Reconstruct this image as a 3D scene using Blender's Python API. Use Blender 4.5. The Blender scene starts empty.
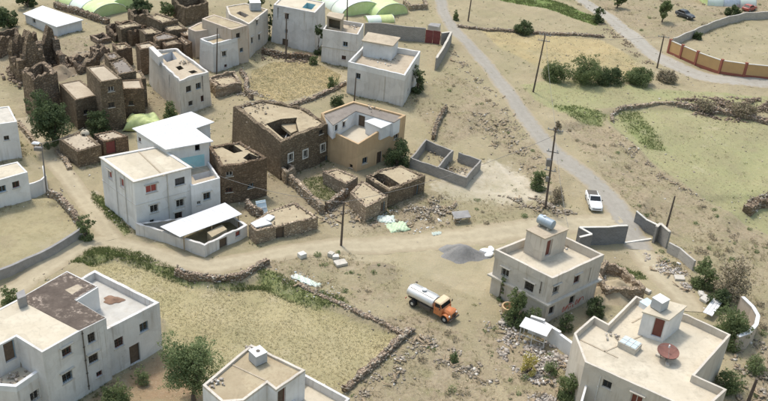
import bpy, math, random
import numpy as np
from mathutils import Vector, Matrix, geometry, noise as mnoise

random.seed(7); RNG = np.random.default_rng(11)
SC = bpy.context.scene; COL = SC.collection

# ------------------------------------------------------------------ camera, world, sun, exposure
FPX, PITCH, CAMH, ROLL = 900.0, math.radians(29.5), 53.8, math.radians(4.5)   # focal length in photo pixels, tilt below the horizon, flying height, roll
cam_d = bpy.data.cameras.new('camera'); cam = bpy.data.objects.new('camera', cam_d); COL.objects.link(cam)
cam.location = (0, 0, CAMH); cam.rotation_euler = (Matrix.Rotation(math.pi/2 - PITCH, 3, 'X') @ Matrix.Rotation(ROLL, 3, 'Z')).to_euler()
cam_d.sensor_fit = 'HORIZONTAL'; cam_d.sensor_width = 36.0; cam_d.lens = 36.0*FPX/768.0
cam_d.clip_start = 0.5; cam_d.clip_end = 6000
SC.camera = cam
SUN_EL = math.radians(64.0); SUN_XY = (-0.62, 0.78)      # high sun, from beyond and to the left
W = bpy.data.worlds.new('World'); SC.world = W; W.use_nodes = True
nt = W.node_tree; bg = nt.nodes['Background']; sky = nt.nodes.new('ShaderNodeTexSky')
sky.sky_type = 'NISHITA'; sky.sun_disc = False; sky.sun_elevation = SUN_EL
sky.sun_rotation = math.atan2(SUN_XY[0], SUN_XY[1]); sky.altitude = 0; sky.dust_density = 4.0; sky.air_density = 2.1; sky.ozone_density = 1.8
nt.links.new(sky.outputs[0], bg.inputs[0]); bg.inputs[1].default_value = 0.15
sl = bpy.data.lights.new('sun', 'SUN'); so = bpy.data.objects.new('sun', sl); COL.objects.link(so)
sl.energy = 1.8; sl.angle = math.radians(7.0); sl.color = (1.0, 0.965, 0.91)
sv = Vector((SUN_XY[0]*math.cos(SUN_EL), SUN_XY[1]*math.cos(SUN_EL), math.sin(SUN_EL)))
so.rotation_euler = (-sv).to_track_quat('-Z', 'Y').to_euler(); so.location = (0, 60, 90)
SC.view_settings.view_transform = 'Standard'; SC.view_settings.look = 'None'
SC.view_settings.exposure = 0.42; SC.view_settings.gamma = 1.0

# ------------------------------------------------------------------ pixels to places
def raydir(px, py):
    x0 = (px-384.0)/FPX; y0 = (py-200.5)/FPX; c, s = math.cos(PITCH), math.sin(PITCH)
    x = x0*math.cos(ROLL)+y0*math.sin(ROLL); y = y0*math.cos(ROLL)-x0*math.sin(ROLL)
    return np.array([x, c - y*s, -s - y*c])
def hit(px, py, z):
    d = raydir(px, py); t = (z-CAMH)/d[2]; return np.array([d[0]*t, d[1]*t])
def proj(p):
    c, s = math.cos(PITCH), math.sin(PITCH); x, y, z = p[0], p[1], p[2]-CAMH
    dep = y*c - z*s; up = y*s + z*c
    a, b = x/dep, -up/dep; cr, sr_ = math.cos(ROLL), math.sin(ROLL)
    return 384+FPX*(a*cr-b*sr_), 200.5+FPX*(a*sr_+b*cr), dep

def poly_sd(X, Y, poly):
    """signed distance to a polygon, positive inside"""
    n = len(poly); d2 = np.full(X.shape, 1e18); ins = np.zeros(X.shape, bool)
    for i in range(n):
        ax, ay = poly[i]; bx, by = poly[(i+1) % n]
        ex, ey = bx-ax, by-ay; L = ex*ex+ey*ey+1e-12
        t = np.clip(((X-ax)*ex+(Y-ay)*ey)/L, 0, 1)
        d2 = np.minimum(d2, (X-ax-t*ex)**2+(Y-ay-t*ey)**2)
        c = ((ay > Y) != (by > Y)) & (X < (bx-ax)*(Y-ay)/((by-ay) if abs(by-ay) > 1e-9 else 1e-9)+ax)
        ins ^= c
    d = np.sqrt(d2); return np.where(ins, d, -d)
def line_d(X, Y, pts):
    d2 = np.full(X.shape, 1e18)
    for i in range(len(pts)-1):
        ax, ay = pts[i]; bx, by = pts[i+1]; ex, ey = bx-ax, by-ay; L = ex*ex+ey*ey+1e-12
        t = np.clip(((X-ax)*ex+(Y-ay)*ey)/L, 0, 1); d2 = np.minimum(d2, (X-ax-t*ex)**2+(Y-ay-t*ey)**2)
    return np.sqrt(d2)
def sstep(x, a, b):
    t = np.clip((x-a)/(b-a), 0, 1); return t*t*(3-2*t)
def P0(pts): return [tuple(hit(px, py, 0)) for px, py in pts]

STEPS = []     # (polygon, dz, blend)
def terr(X, Y):
    X = np.asarray(X, float); Y = np.asarray(Y, float)
    z = 0.16*np.sin(X*0.21+1.3)*np.cos(Y*0.17+0.4) + 0.10*np.sin(X*0.47-Y*0.39) + 0.07*np.sin(X*0.83+Y*0.71+2) + 0.045*np.sin(X*1.9+1)*np.sin(Y*1.7) + 0.025*np.sin(X*3.1+Y*1.3)*np.sin(Y*2.9-X)
    for poly, dz, bl in STEPS:
        xs = [p[0] for p in poly]; ys = [p[1] for p in poly]
        m = (X > min(xs)-3) & (X < max(xs)+3) & (Y > min(ys)-3) & (Y < max(ys)+3)
        if X.ndim == 0:
            if m: z = z + dz*float(sstep(poly_sd(X.reshape(1), Y.reshape(1), poly), -bl, bl)[0])
        elif m.any():
            z[m] += dz*sstep(poly_sd(X[m], Y[m], poly), -bl, bl)
    return z
def th(x, y): return float(terr(np.array([x]), np.array([y]))[0])
def gp(px, py):
    z = 0.0
    for _ in range(7):
        p = hit(px, py, z); z = th(p[0], p[1])
    return np.array([p[0], p[1], z])
def top_z(g, py):
    """height (absolute) above ground point g whose image row is py"""
    c, s = math.cos(PITCH), math.sin(PITCH); k = (py-200.5)/FPX; cr, sr_ = math.cos(ROLL), math.sin(ROLL)
    return CAMH + (g[0]*sr_ - g[1]*s*cr - k*g[1]*c)/(c*cr - k*s)

# ------------------------------------------------------------------ scene objects
ORIG = {}
def link(name, me, mat=None, parent=None, loc=(0, 0, 0)):
    o = bpy.data.objects.new(name, me); COL.objects.link(o); o.location = loc
    if mat is not None and me is not None:
        for m in (mat if isinstance(mat, (list, tuple)) else [mat]): me.materials.append(m)
    if parent is not None: o.parent = parent
    return o
def tag(o, label=None, cat=None, group=None, kind=None):
    if label: o['label'] = label
    if cat: o['category'] = cat
    if group: o['group'] = group
    if kind: o['kind'] = kind
    return o
def thing(name, label, cat, loc, rz=0.0, group=None):
    o = link(name, None, None, None, tuple(float(v) for v in loc)); o.rotation_euler = (0, 0, rz)
    o.empty_display_size = 0.3
    ORIG[o.name] = np.array(loc, float)
    return tag(o, label, cat, group)

class MB:
    def __init__(s): s.v = []; s.f = []; s.uv = []; s.mi = []
    def face(s, pts, uv=None, mi=0):
        b = len(s.v); s.v += [tuple(map(float, p)) for p in pts]; s.f.append(tuple(range(b, b+len(pts))))
        s.uv.append(uv if uv else [(0, 0)]*len(pts)); s.mi.append(mi)
    def hexa(s, b4, t4, mi=0):
        """solid from bottom quad and top quad, both counter-clockwise seen from above"""
        s.face(b4[::-1], None, mi); s.face(t4, None, mi)
        for i in range(4):
            j = (i+1) % 4; w = math.dist(b4[i], b4[j]); h = math.dist(b4[i], t4[i])
            s.face([b4[i], b4[j], t4[j], t4[i]], [(0, 0), (w, 0), (w, h), (0, h)], mi)
    def box(s, c, sz, rz=0.0, mi=0, taper=1.0):
        hx, hy, hz = sz[0]/2, sz[1]/2, sz[2]/2; ca, sa = math.cos(rz), math.sin(rz)
        def q(z, k): return [(c[0]+(x*ca-y*sa)*k, c[1]+(x*sa+y*ca)*k, z) for x, y in ((-hx, -hy), (hx, -hy), (hx, hy), (-hx, hy))]
        s.hexa(q(c[2]-hz, 1.0), q(c[2]+hz, taper), mi)
    def tube(s, p0, p1, r0, r1=None, n=8, caps=True, mi=0):
        r1 = r0 if r1 is None else r1; p0 = Vector(p0); p1 = Vector(p1); d = (p1-p0)
        if d.length < 1e-6: return
        d.normalize(); a = d.orthogonal().normalized(); b = d.cross(a)
        A = [p0+(a*math.cos(2*math.pi*i/n)+b*math.sin(2*math.pi*i/n))*r0 for i in range(n)]
        B = [p1+(a*math.cos(2*math.pi*i/n)+b*math.sin(2*math.pi*i/n))*r1 for i in range(n)]
        for i in range(n):
            j = (i+1) % n; s.face([A[i], A[j], B[j], B[i]], None, mi)
        if caps: s.face(A[::-1], None, mi); s.face(B, None, mi)
    def bar(s, p0, p1, w, h, mi=0):
        p0 = Vector(p0); p1 = Vector(p1); d = (p1-p0).normalized()
        up = Vector((0, 0, 1)) if abs(d.z) < 0.95 else Vector((1, 0, 0))
        r = d.cross(up).normalized()*w/2; u = r.cross(d).normalized()*h/2
        A = [p0-r-u, p0+r-u, p0+r+u, p0-r+u]; B = [p+(p1-p0) for p in A]
        s.face(A, None, mi); s.face(B[::-1], None, mi)
        for i in range(4):
            j = (i+1) % 4; s.face([A[j], A[i], B[i], B[j]], None, mi)
    def loft(s, rings, close=True, caps=True, mi=0):
        n = len(rings[0])
        for a, b in zip(rings[:-1], rings[1:]):
            for i in range(n if close else n-1):
                j = (i+1) % n; s.face([a[i], a[j], b[j], b[i]], None, mi)
        if caps: s.face(rings[0][::-1], None, mi); s.face(rings[-1], None, mi)
    def build(s, name, mat, parent=None, root=None, loc=None, smooth=False, merge=False):
        """vertices are world positions when root (a thing) is given, else local"""
        off = np.zeros(3)
        if root is not None: off = ORIG[root.name]
        if loc is not None: off = np.array(loc, float)
        me = bpy.data.meshes.new(name)
        V = (np.array(s.v, float)-off) if s.v else np.zeros((0, 3))
        me.from_pydata(V.tolist(), [], s.f)
        ul = me.uv_layers.new(name='UVMap'); flat = [c for f in s.uv for p in f for c in p]
        ul.data.foreach_set('uv', flat)
        if any(s.mi): me.polygons.foreach_set('material_index', s.mi)
        if merge or smooth:
            import bmesh
            bm = bmesh.new(); bm.from_mesh(me); bmesh.ops.remove_doubles(bm, verts=bm.verts, dist=0.0005)
            bmesh.ops.recalc_face_normals(bm, faces=bm.faces)
            bm.to_mesh(me); bm.free()
        if smooth:
            me.shade_smooth()
            try: me.set_sharp_from_angle(angle=math.radians(40))
            except Exception: pass
        p = parent if parent is not None else root
        o = link(name, me, mat, p, (0, 0, 0) if p is not None else tuple(loc if loc is not None else (0, 0, 0)))
        return o

def mesh_np(name, V, F, mat, parent=None, off=(0, 0, 0), attrs=None, smooth=False):
    V = np.asarray(V, np.float32)-np.asarray(off, np.float32); F = np.asarray(F, np.int32); k = F.shape[1]
    me = bpy.data.meshes.new(name); me.vertices.add(len(V)); me.vertices.foreach_set('co', V.ravel())
    me.loops.add(F.size); me.loops.foreach_set('vertex_index', F.ravel())
    me.polygons.add(len(F)); me.polygons.foreach_set('loop_start', np.arange(0, F.size, k, dtype=np.int32))
    me.polygons.foreach_set('loop_total', np.full(len(F), k, np.int32))
    if smooth: me.polygons.foreach_set('use_smooth', np.ones(len(F), bool))
    me.update(calc_edges=True)
    for n, a in (attrs or {}).items():
        at = me.attributes.new(n, 'FLOAT', 'POINT'); at.data.foreach_set('value', np.asarray(a, np.float32))
    o = link(name, me, mat, parent, (0, 0, 0) if parent is not None else tuple(float(v) for v in off))
    return o
# ------------------------------------------------------------------ procedural materials
class NT:
    def __init__(s, name, rough=0.9):
        s.m = bpy.data.materials.new(name); s.m.use_nodes = True; s.t = s.m.node_tree
        s.b = s.t.nodes['Principled BSDF']; s.b.inputs['Roughness'].default_value = rough
        s.b.inputs['Specular IOR Level'].default_value = 0.25
        s.pos = s.n('ShaderNodeNewGeometry').outputs['Position']
    def n(s, t, **k):
        nd = s.t.nodes.new(t)
        for a, v in k.items(): setattr(nd, a, v)
        return nd
    def L(s, a, b): s.t.links.new(a, b)
    def put(s, sock, v):
        if isinstance(v, (int, float)): sock.default_value = v
        elif isinstance(v, (tuple, list)): sock.default_value = tuple(v) if len(v) != 3 or sock.type == 'VECTOR' else (*v, 1)
        else: s.L(v, sock)
    def mapv(s, vec, sc):
        nd = s.n('ShaderNodeMapping'); s.L(vec, nd.inputs[0]); nd.inputs['Scale'].default_value = sc; return nd.outputs[0]
    def noise(s, scale, det=4, rough=0.55, vec=None):
        nd = s.n('ShaderNodeTexNoise'); nd.inputs['Scale'].default_value = scale; nd.inputs['Detail'].default_value = det
        nd.inputs['Roughness'].default_value = rough; s.L(vec if vec is not None else s.pos, nd.inputs['Vector']); return nd.outputs['Fac']
    def vor(s, scale, feat='F1', out='Distance', vec=None, rnd=1.0):
        nd = s.n('ShaderNodeTexVoronoi', feature=feat); nd.inputs['Scale'].default_value = scale
        nd.inputs['Randomness'].default_value = rnd
        s.L(vec if vec is not None else s.pos, nd.inputs['Vector']); return nd.outputs[out]
    def rng(s, x, a, b, c=0.0, d=1.0, smooth=False):
        nd = s.n('ShaderNodeMapRange'); nd.interpolation_type = 'SMOOTHSTEP' if smooth else 'LINEAR'
        s.put(nd.inputs[0], x)
        for i, v in enumerate((a, b, c, d)): nd.inputs[i+1].default_value = v
        return nd.outputs[0]
    def mix(s, f, a, b, mode='MIX'):
        nd = s.n('ShaderNodeMix', data_type='RGBA', blend_type=mode); s.put(nd.inputs[0], f)
        s.put(nd.inputs[6], a); s.put(nd.inputs[7], b); return nd.outputs[2]
    def math(s, op, a, b=0.0):
        nd = s.n('ShaderNodeMath', operation=op); s.put(nd.inputs[0], a); s.put(nd.inputs[1], b); return nd.outputs[0]
    def attr(s, name): return s.n('ShaderNodeAttribute', attribute_name=name).outputs['Fac']
    def bump(s, h, st=0.5, dist=0.05):
        nd = s.n('ShaderNodeBump'); nd.inputs['Strength'].default_value = st; nd.inputs['Distance'].default_value = dist
        s.L(h, nd.inputs['Height']); s.L(nd.outputs[0], s.b.inputs['Normal'])
    def col(s, c): s.put(s.b.inputs['Base Color'], c); return s
def sr(r, g, b, k=1.0):
    f = lambda c: ((c/255+0.055)/1.055)**2.4 if c > 10 else c/255/12.92
    return (f(r)*k, f(g)*k, f(b)*k)

def plaster(name, c, dirt=(0.20, 0.16, 0.11), amt=0.5, streak=0.5):
    m = NT(name, 0.92)
    big = m.noise(0.35, 5, 0.6); fine = m.noise(3.5, 5, 0.65)
    st = m.noise(1.0, 4, 0.6, m.mapv(m.pos, (1.25, 1.25, 0.20)))
    c2 = tuple(v*0.80 for v in c)
    x = m.mix(m.rng(big, 0.38, 0.66), c, c2)
    x = m.mix(m.math('MULTIPLY', m.rng(st, 0.52, 0.80), streak*0.8), x, dirt)
    gr = m.noise(0.9, 6, 0.7); x = m.mix(m.math('MULTIPLY', m.rng(gr, 0.52, 0.70), amt*0.8), x, tuple(0.5*(p+q) for p, q in zip(c, dirt)))
    x = m.mix(m.math('MULTIPLY', m.rng(fine, 0.56, 0.80), amt*0.6), x, dirt)
    sp = m.vor(1.3, 'F1'); x = m.mix(m.math('MULTIPLY', m.rng(m.math('ADD', sp, m.math('MULTIPLY', fine, 0.5)), 0.32, 0.20), 0.35*amt), x, dirt)
    pm = m.vor(0.42, 'F1', 'Color', m.mapv(m.pos, (1, 1, 1.3))); sp2 = m.n('ShaderNodeSeparateColor'); m.L(pm, sp2.inputs[0])
    x = m.mix(m.rng(sp2.outputs[0], 0.70, 0.74, 0, 0.30), x, tuple(0.62*p+0.38*q for p, q in zip(c, dirt)))       # patched areas
    x = m.mix(m.rng(sp2.outputs[1], 0.80, 0.83, 0, 0.35), x, tuple(min(0.8, p*1.12) for p in c))
    wv = m.n('ShaderNodeVectorMath', operation='MULTIPLY_ADD'); wn = m.n('ShaderNodeTexNoise'); wn.inputs['Scale'].default_value = 1.7; m.L(m.pos, wn.inputs['Vector'])
    m.L(wn.outputs['Color'], wv.inputs[0]); wv.inputs[1].default_value = (0.9, 0.9, 0.9); m.L(m.pos, wv.inputs[2])
    ck = m.vor(0.33, 'DISTANCE_TO_EDGE', 'Distance', wv.outputs[0]); x = m.mix(m.math('MULTIPLY', m.rng(ck, 0.008, 0.002), m.rng(big, 0.52, 0.60, 0, 0.35)), x, tuple(q*0.7 for q in dirt))   # cracks
    run = m.noise(1.0, 5, 0.65, m.mapv(m.pos, (3.2, 3.2, 0.16))); x = m.mix(m.math('MULTIPLY', m.rng(run, 0.53, 0.64, 0, 1.0*streak), m.rng(m.noise(0.28, 3), 0.42, 0.58)), x, dirt)   # runs of rain dirt
    m.col(x); m.bump(m.math('ADD', fine, m.math('MULTIPLY', big, 2.0)), 0.4, 0.04); return m.m
def stonework(name, c1, c2, mortar, scale=3.3, flat=1.7, bump=0.9):
    m = NT(name, 0.95); v = m.mapv(m.pos, (1, 1, flat))
    wob = m.n('ShaderNodeTexNoise'); wob.inputs['Scale'].default_value = 1.4; m.L(v, wob.inputs['Vector'])
    va = m.n('ShaderNodeVectorMath', operation='MULTIPLY_ADD'); m.L(wob.outputs['Color'], va.inputs[0]); va.inputs[1].default_value = (0.3, 0.3, 0.3); m.L(v, va.inputs[2])
    v = va.outputs[0]
    cc = m.vor(scale, 'F1', 'Color', v); d = m.vor(scale, 'DISTANCE_TO_EDGE', 'Distance', v)
    sep = m.n('ShaderNodeSeparateColor'); m.L(cc, sep.inputs[0])
    x = m.mix(sep.outputs[0], c1, c2)
    x = m.mix(m.rng(sep.outputs[1], 0.75, 1.0, 0, 0.6), x, tuple(min(1, q*1.7) for q in c2))
    big = m.noise(0.3, 4); x = m.mix(m.rng(big, 0.40, 0.70, 0, 0.55), x, tuple(q*0.62 for q in c1))
    x = m.mix(m.rng(d, 0.0, 0.07, 0.85, 0.0), x, mortar)
    m.col(x); h = m.math('ADD', m.rng(d, 0, 0.16), m.math('MULTIPLY', m.noise(9, 3), 0.35)); m.bump(h, bump, 0.10); return m.m
def blockwork(name, c, mortar, bump=0.4, w=0.4, h=0.2):
    m = NT(name, 0.95); uv = m.n('ShaderNodeUVMap').outputs[0]
    br = m.n('ShaderNodeTexBrick'); m.L(uv, br.inputs['Vector']); br.inputs['Scale'].default_value = 1.0
    br.inputs['Brick Width'].default_value = w; br.inputs['Row Height'].default_value = h; br.inputs['Mortar Size'].default_value = 0.014
    br.inputs['Color1'].default_value = (*c, 1); br.inputs['Color2'].default_value = (*[q*0.78 for q in c], 1); br.inputs['Mortar'].default_value = (*mortar, 1)
    n = m.noise(0.7, 5, 0.6); x = m.mix(m.rng(n, 0.4, 0.7, 0, 0.45), br.outputs['Color'], tuple(q*0.7 for q in c))
    m.col(x); m.bump(m.math('SUBTRACT', m.math('MULTIPLY', m.noise(14, 3), 0.3), br.outputs['Fac']), bump, 0.03); return m.m
def earth(name, c1, c2, c3=None, sc=0.8, bump=0.5, speck=None):
    m = NT(name, 0.97); n1 = m.noise(sc, 6, 0.6); n2 = m.noise(sc*6, 4, 0.6)
    x = m.mix(m.rng(n1, 0.36, 0.66), c1, c2)
    x = m.mix(m.rng(n2, 0.50, 0.78, 0, 0.7), x, c3 or tuple(q*0.75 for q in c1))
    st = m.noise(sc*0.55, 6, 0.72); x = m.mix(m.rng(st, 0.53, 0.68, 0, 0.6), x, tuple(q*0.66 for q in c2))
    ln = m.noise(sc*2.2, 5, 0.7); x = m.mix(m.rng(ln, 0.60, 0.72, 0, 0.5), x, tuple(q*0.58 for q in c1))
    pv = m.vor(0.3, 'F1', 'Color'); ps = m.n('ShaderNodeSeparateColor'); m.L(pv, ps.inputs[0]); x = m.mix(m.rng(ps.outputs[0], 0.66, 0.72, 0, 0.35), x, tuple(q*0.82 for q in c2))
    wn = m.n('ShaderNodeTexNoise'); wn.inputs['Scale'].default_value = 1.3; m.L(m.pos, wn.inputs['Vector']); wv = m.n('ShaderNodeVectorMath', operation='MULTIPLY_ADD')
    m.L(wn.outputs['Color'], wv.inputs[0]); wv.inputs[1].default_value = (1.2, 1.2, 1.2); m.L(m.pos, wv.inputs[2])
    ck = m.vor(0.26, 'DISTANCE_TO_EDGE', 'Distance', wv.outputs[0]); x = m.mix(m.rng(ck, 0.009, 0.002, 0, 0.28), x, tuple(q*0.55 for q in c1))
    if speck:
        sp = m.vor(2.2, 'F1'); x = m.mix(m.math('MULTIPLY', m.rng(m.noise(2.6, 6, 0.75), 0.52, 0.60), m.rng(m.noise(0.45, 3), 0.46, 0.60)), x, speck)
    m.col(x); m.bump(m.math('ADD', n1, m.math('MULTIPLY', n2, 0.5)), bump, 0.08); return m.m
def plain(name, c, rough=0.8, metal=0.0, var=0.18, sc=2.0, dirt=None):
    m = NT(name, rough); n = m.noise(sc, 5, 0.6); x = m.mix(m.rng(n, 0.35, 0.7), c, tuple(q*(1-var) for q in c))
    if dirt: x = m.mix(m.rng(m.noise(sc*2.3, 5, 0.7), 0.52, 0.75, 0, 0.7), x, dirt)
    m.col(x); m.b.inputs['Metallic'].default_value = metal; m.b.inputs['Specular IOR Level'].default_value = 0.4
    m.bump(m.noise(sc*5, 3), 0.15, 0.02); return m.m
def varied(name, c1, c2, rough=0.95, trans=0.0, extra=None):
    """colour runs from c1 to c2 by the element's own random value"""
    m = NT(name, rough); a = m.attr('rnd'); x = m.mix(a, c1, c2)
    if extra: x = m.mix(m.rng(a, 0.86, 1.0), x, extra)
    m.col(x)
    if trans:
        tr = m.n('ShaderNodeBsdfTranslucent'); m.put(tr.inputs[0], x); ms = m.n('ShaderNodeMixShader'); ms.inputs[0].default_value = trans
        m.L(m.b.outputs[0], ms.inputs[1]); m.L(tr.outputs[0], ms.inputs[2])
        m.L(ms.outputs[0], m.t.nodes['Material Output'].inputs['Surface'])
    return m.m

M = {}
M['white'] = plaster('white_plaster', (0.74, 0.73, 0.715), (0.46, 0.42, 0.365), 0.36, 0.36)
M['white2'] = plaster('stained_white_plaster', (0.645, 0.62, 0.59), (0.38, 0.33, 0.275), 0.6, 0.6)
M['blue_white'] = plaster('bluish_limewash', (0.67, 0.68, 0.69), (0.42, 0.40, 0.37), 0.3, 0.3)
M['teal'] = plaster('teal_limewash', (0.36, 0.62, 0.66), (0.55, 0.62, 0.62), 0.5, 0.5)
M['beige'] = plaster('beige_render', (0.59, 0.54, 0.47), (0.36, 0.295, 0.22), 0.55, 0.6)
M['pinkish'] = plaster('pinkish_render', (0.54, 0.46, 0.38), (0.34, 0.25, 0.18), 0.6, 0.6)
M['greyplaster'] = plaster('grey_render', (0.645, 0.63, 0.61), (0.38, 0.34, 0.295), 0.6, 0.65)
M['yellow'] = plaster('ochre_render', (0.56, 0.40, 0.24), (0.34, 0.23, 0.13), 0.5, 0.4)
M['stone'] = stonework('brown_stonework', (0.1721, 0.1282, 0.084), (0.2791, 0.2185, 0.1486), (0.107, 0.0813, 0.0548))
M['stone_red'] = stonework('reddish_stonework', (0.1674, 0.1156, 0.0734), (0.2651, 0.1896, 0.1256), (0.093, 0.0677, 0.0442))
M['stone_light'] = stonework('buff_stonework', (0.3184, 0.2435, 0.1698), (0.4632, 0.3746, 0.2753), (0.193, 0.1405, 0.0918), 2.8)
M['drystone'] = stonework('dry_stone', (0.2526, 0.1839, 0.1301), (0.4421, 0.3474, 0.2603), (0.0632, 0.046, 0.03), 3.0, 1.5, 1.0)
M['ruin'] = stonework('ruined_stonework', (0.1674, 0.1228, 0.0831), (0.2791, 0.2122, 0.1486), (0.0837, 0.0632, 0.0442), 2.2, 1.4, 1.0)
M['block'] = blockwork('grey_blockwork', (0.32, 0.30, 0.275), (0.40, 0.37, 0.33))
M['block_dark'] = blockwork('dark_blockwork', (0.235, 0.23, 0.225), (0.29, 0.28, 0.27))
M['block_light'] = blockwork('pale_blockwork', (0.46, 0.43, 0.39), (0.50, 0.47, 0.42))
M['coping'] = plain('pale_coping', (0.66, 0.63, 0.57), 0.9, 0, 0.25, 1.5)
M['concrete'] = plain('pale_concrete', (0.55, 0.51, 0.44), 0.9, 0, 0.22, 1.2, (0.33, 0.29, 0.23))
M['concrete_grey'] = plain('grey_concrete', (0.30, 0.29, 0.28), 0.9, 0, 0.25, 1.2, (0.22, 0.20, 0.18))
M['cream_roof'] = earth('cream_screed', (0.5808, 0.5192, 0.4092), (0.5104, 0.4488, 0.3432), (0.44, 0.3872, 0.2992), 0.45, 0.15)
M['tan_roof'] = earth('tan_screed', (0.473, 0.4042, 0.3053), (0.4042, 0.3354, 0.2494), (0.3096, 0.2494, 0.1806), 0.6, 0.25)
M['mud_roof'] = earth('straw_mud', (0.43, 0.3612, 0.2451), (0.3612, 0.2924, 0.1935), (0.2838, 0.2236, 0.1419), 0.7, 0.5)
M['mud_dark'] = earth('bare_mud', (0.306, 0.2465, 0.17), (0.2465, 0.1913, 0.1318), (0.187, 0.1445, 0.0978), 0.9, 0.7)
M['dark_roof'] = earth('weathered_dark_screed', (0.095, 0.075, 0.062), (0.14, 0.112, 0.092), (0.07, 0.055, 0.045), 0.9, 0.6, (0.40, 0.33, 0.27))
M['grey_roof'] = earth('grey_gravel_screed', (0.255, 0.2253, 0.1955), (0.2125, 0.1827, 0.1573), (0.323, 0.289, 0.2465), 1.2, 0.4)
M['sheet_white'] = plain('white_metal_sheet', (0.66, 0.665, 0.67), 0.5, 0.0, 0.08, 0.6, (0.52, 0.51, 0.48))
M['sheet_grey'] = plain('galvanised_sheet', (0.58, 0.60, 0.62), 0.45, 0.6, 0.2, 2.0)
M['floor_grey'] = plain('greyish_terrace', (0.52, 0.50, 0.455), 0.9, 0, 0.22, 0.7, (0.40, 0.355, 0.29))
M['glass'] = plain('dark_glass', (0.020, 0.022, 0.024), 0.2, 0, 0.2, 1.0)
M['void'] = plain('dim_interior', (0.05, 0.043, 0.037), 0.95, 0, 0.2, 1.0)
M['frame'] = plain('white_frame', (0.62, 0.60, 0.56), 0.6)
M['frame_dark'] = plain('dark_frame', (0.10, 0.085, 0.07), 0.6)
M['frame_red'] = plain('red_shutter', (0.36, 0.075, 0.06), 0.6)
M['door_brown'] = plain('brown_door', (0.17, 0.055, 0.04), 0.55)
M['door_wood'] = plain('weathered_wood', (0.14, 0.10, 0.07), 0.85, 0, 0.35, 4)
M['door_red'] = plain('dark_red_gate', (0.20, 0.05, 0.05), 0.6, 0, 0.25, 3, (0.16, 0.10, 0.07))
M['wood'] = plain('pole_wood', (0.13, 0.10, 0.08), 0.9, 0, 0.35, 5)
M['timber'] = plain('pale_timber', (0.34, 0.26, 0.17), 0.85, 0, 0.3, 5)
M['steel'] = plain('pole_steel', (0.22, 0.21, 0.20), 0.6, 0.3)
M['black'] = plain('black_rubber', (0.02, 0.02, 0.02), 0.75)
M['chrome'] = plain('tank_steel', (0.66, 0.65, 0.62), 0.4, 0.55, 0.12, 1.2, (0.52, 0.48, 0.42))
M['orange'] = plain('orange_paint', (0.58, 0.20, 0.07), 0.55, 0, 0.15, 2, (0.46, 0.30, 0.19))
M['cream_paint'] = plain('cream_paint', (0.68, 0.52, 0.34), 0.45, 0, 0.12, 2)
M['car_white'] = plain('white_car_paint', (0.76, 0.77, 0.78), 0.3, 0, 0.05, 1, (0.60, 0.57, 0.50))
M['lamp_red'] = plain('red_lens', (0.4, 0.03, 0.02), 0.3); M['lamp_clear'] = plain('clear_lens', (0.75, 0.75, 0.72), 0.15)
M['tank_blue'] = plain('blue_grey_tank', (0.33, 0.40, 0.46), 0.5, 0.2, 0.25, 1.5, (0.40, 0.36, 0.32))
M['tank_grey'] = plain('grey_plastic_tank', (0.42, 0.44, 0.46), 0.55); M['tank_white'] = plain('white_tank', (0.78, 0.78, 0.77), 0.5)
M['dish'] = plain('rust_red_dish', (0.23, 0.105, 0.082), 0.8, 0, 0.25, 3, (0.17, 0.10, 0.08))
M['skyl'] = plain('pale_blue_glazing', (0.55, 0.65, 0.68), 0.3)
M['tarp_green'] = plain('lime_tarpaulin', (0.54, 0.60, 0.25), 0.6, 0, 0.2, 1.5, (0.66, 0.68, 0.42))
M['poly_green'] = plain('pale_green_film', (0.54, 0.65, 0.30), 0.5, 0, 0.15, 0.4, (0.68, 0.74, 0.52))
M['poly_white'] = plain('milky_film', (0.66, 0.72, 0.64), 0.4, 0, 0.12, 0.4, (0.56, 0.70, 0.42))
M['tarp_pale'] = plain('pale_green_tarpaulin', (0.52, 0.64, 0.42), 0.6, 0, 0.15, 1.5, (0.66, 0.70, 0.58))
M['poly_brown'] = plain('dusty_film', (0.50, 0.42, 0.22), 0.6)
M['fence_orange'] = plain('orange_render', (0.52, 0.33, 0.155), 0.9, 0, 0.12, 0.8, (0.44, 0.29, 0.16))
M['fence_red'] = plain('red_brown_render', (0.30, 0.105, 0.075), 0.9, 0, 0.2, 1)
M['gravel'] = earth('grey_gravel', (0.23, 0.225, 0.215), (0.28, 0.27, 0.255), (0.17, 0.165, 0.16), 3.0, 0.8)
M['sand'] = earth('red_sand', (0.27, 0.175, 0.122), (0.23, 0.145, 0.10), None, 2.0, 0.5)
M['stone_bits'] = varied('loose_stone', (0.2125, 0.1742, 0.1318), (0.374, 0.323, 0.2507), 0.95, 0, (0.60, 0.56, 0.49))
M['stone_dark_bits'] = varied('dark_loose_stone', (0.1275, 0.0935, 0.068), (0.306, 0.238, 0.1785), 0.95)
M['stone_pale_bits'] = varied('pale_loose_stone', (0.272, 0.2295, 0.187), (0.476, 0.4335, 0.3825), 0.95, 0, (0.74, 0.72, 0.68))
M['litter'] = varied('plastic_scraps', (0.62, 0.62, 0.60), (0.80, 0.79, 0.76), 0.6, 0, (0.25, 0.40, 0.55))
M['straw'] = varied('dry_straw', (0.391, 0.3485, 0.2125), (0.544, 0.4887, 0.3272), 0.9, 0.5)
M['weed'] = varied('dry_weed', (0.34, 0.2975, 0.1913), (0.459, 0.4037, 0.2677), 0.9, 0.5, (0.27, 0.28, 0.14))
M['grass'] = varied('green_grass', (0.095, 0.135, 0.042), (0.21, 0.235, 0.095), 0.9, 0.4, (0.42, 0.38, 0.20))
M['leaf_dark'] = varied('dark_leaf', (0.060, 0.088, 0.040), (0.14, 0.18, 0.08), 0.75, 0.4)
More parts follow.
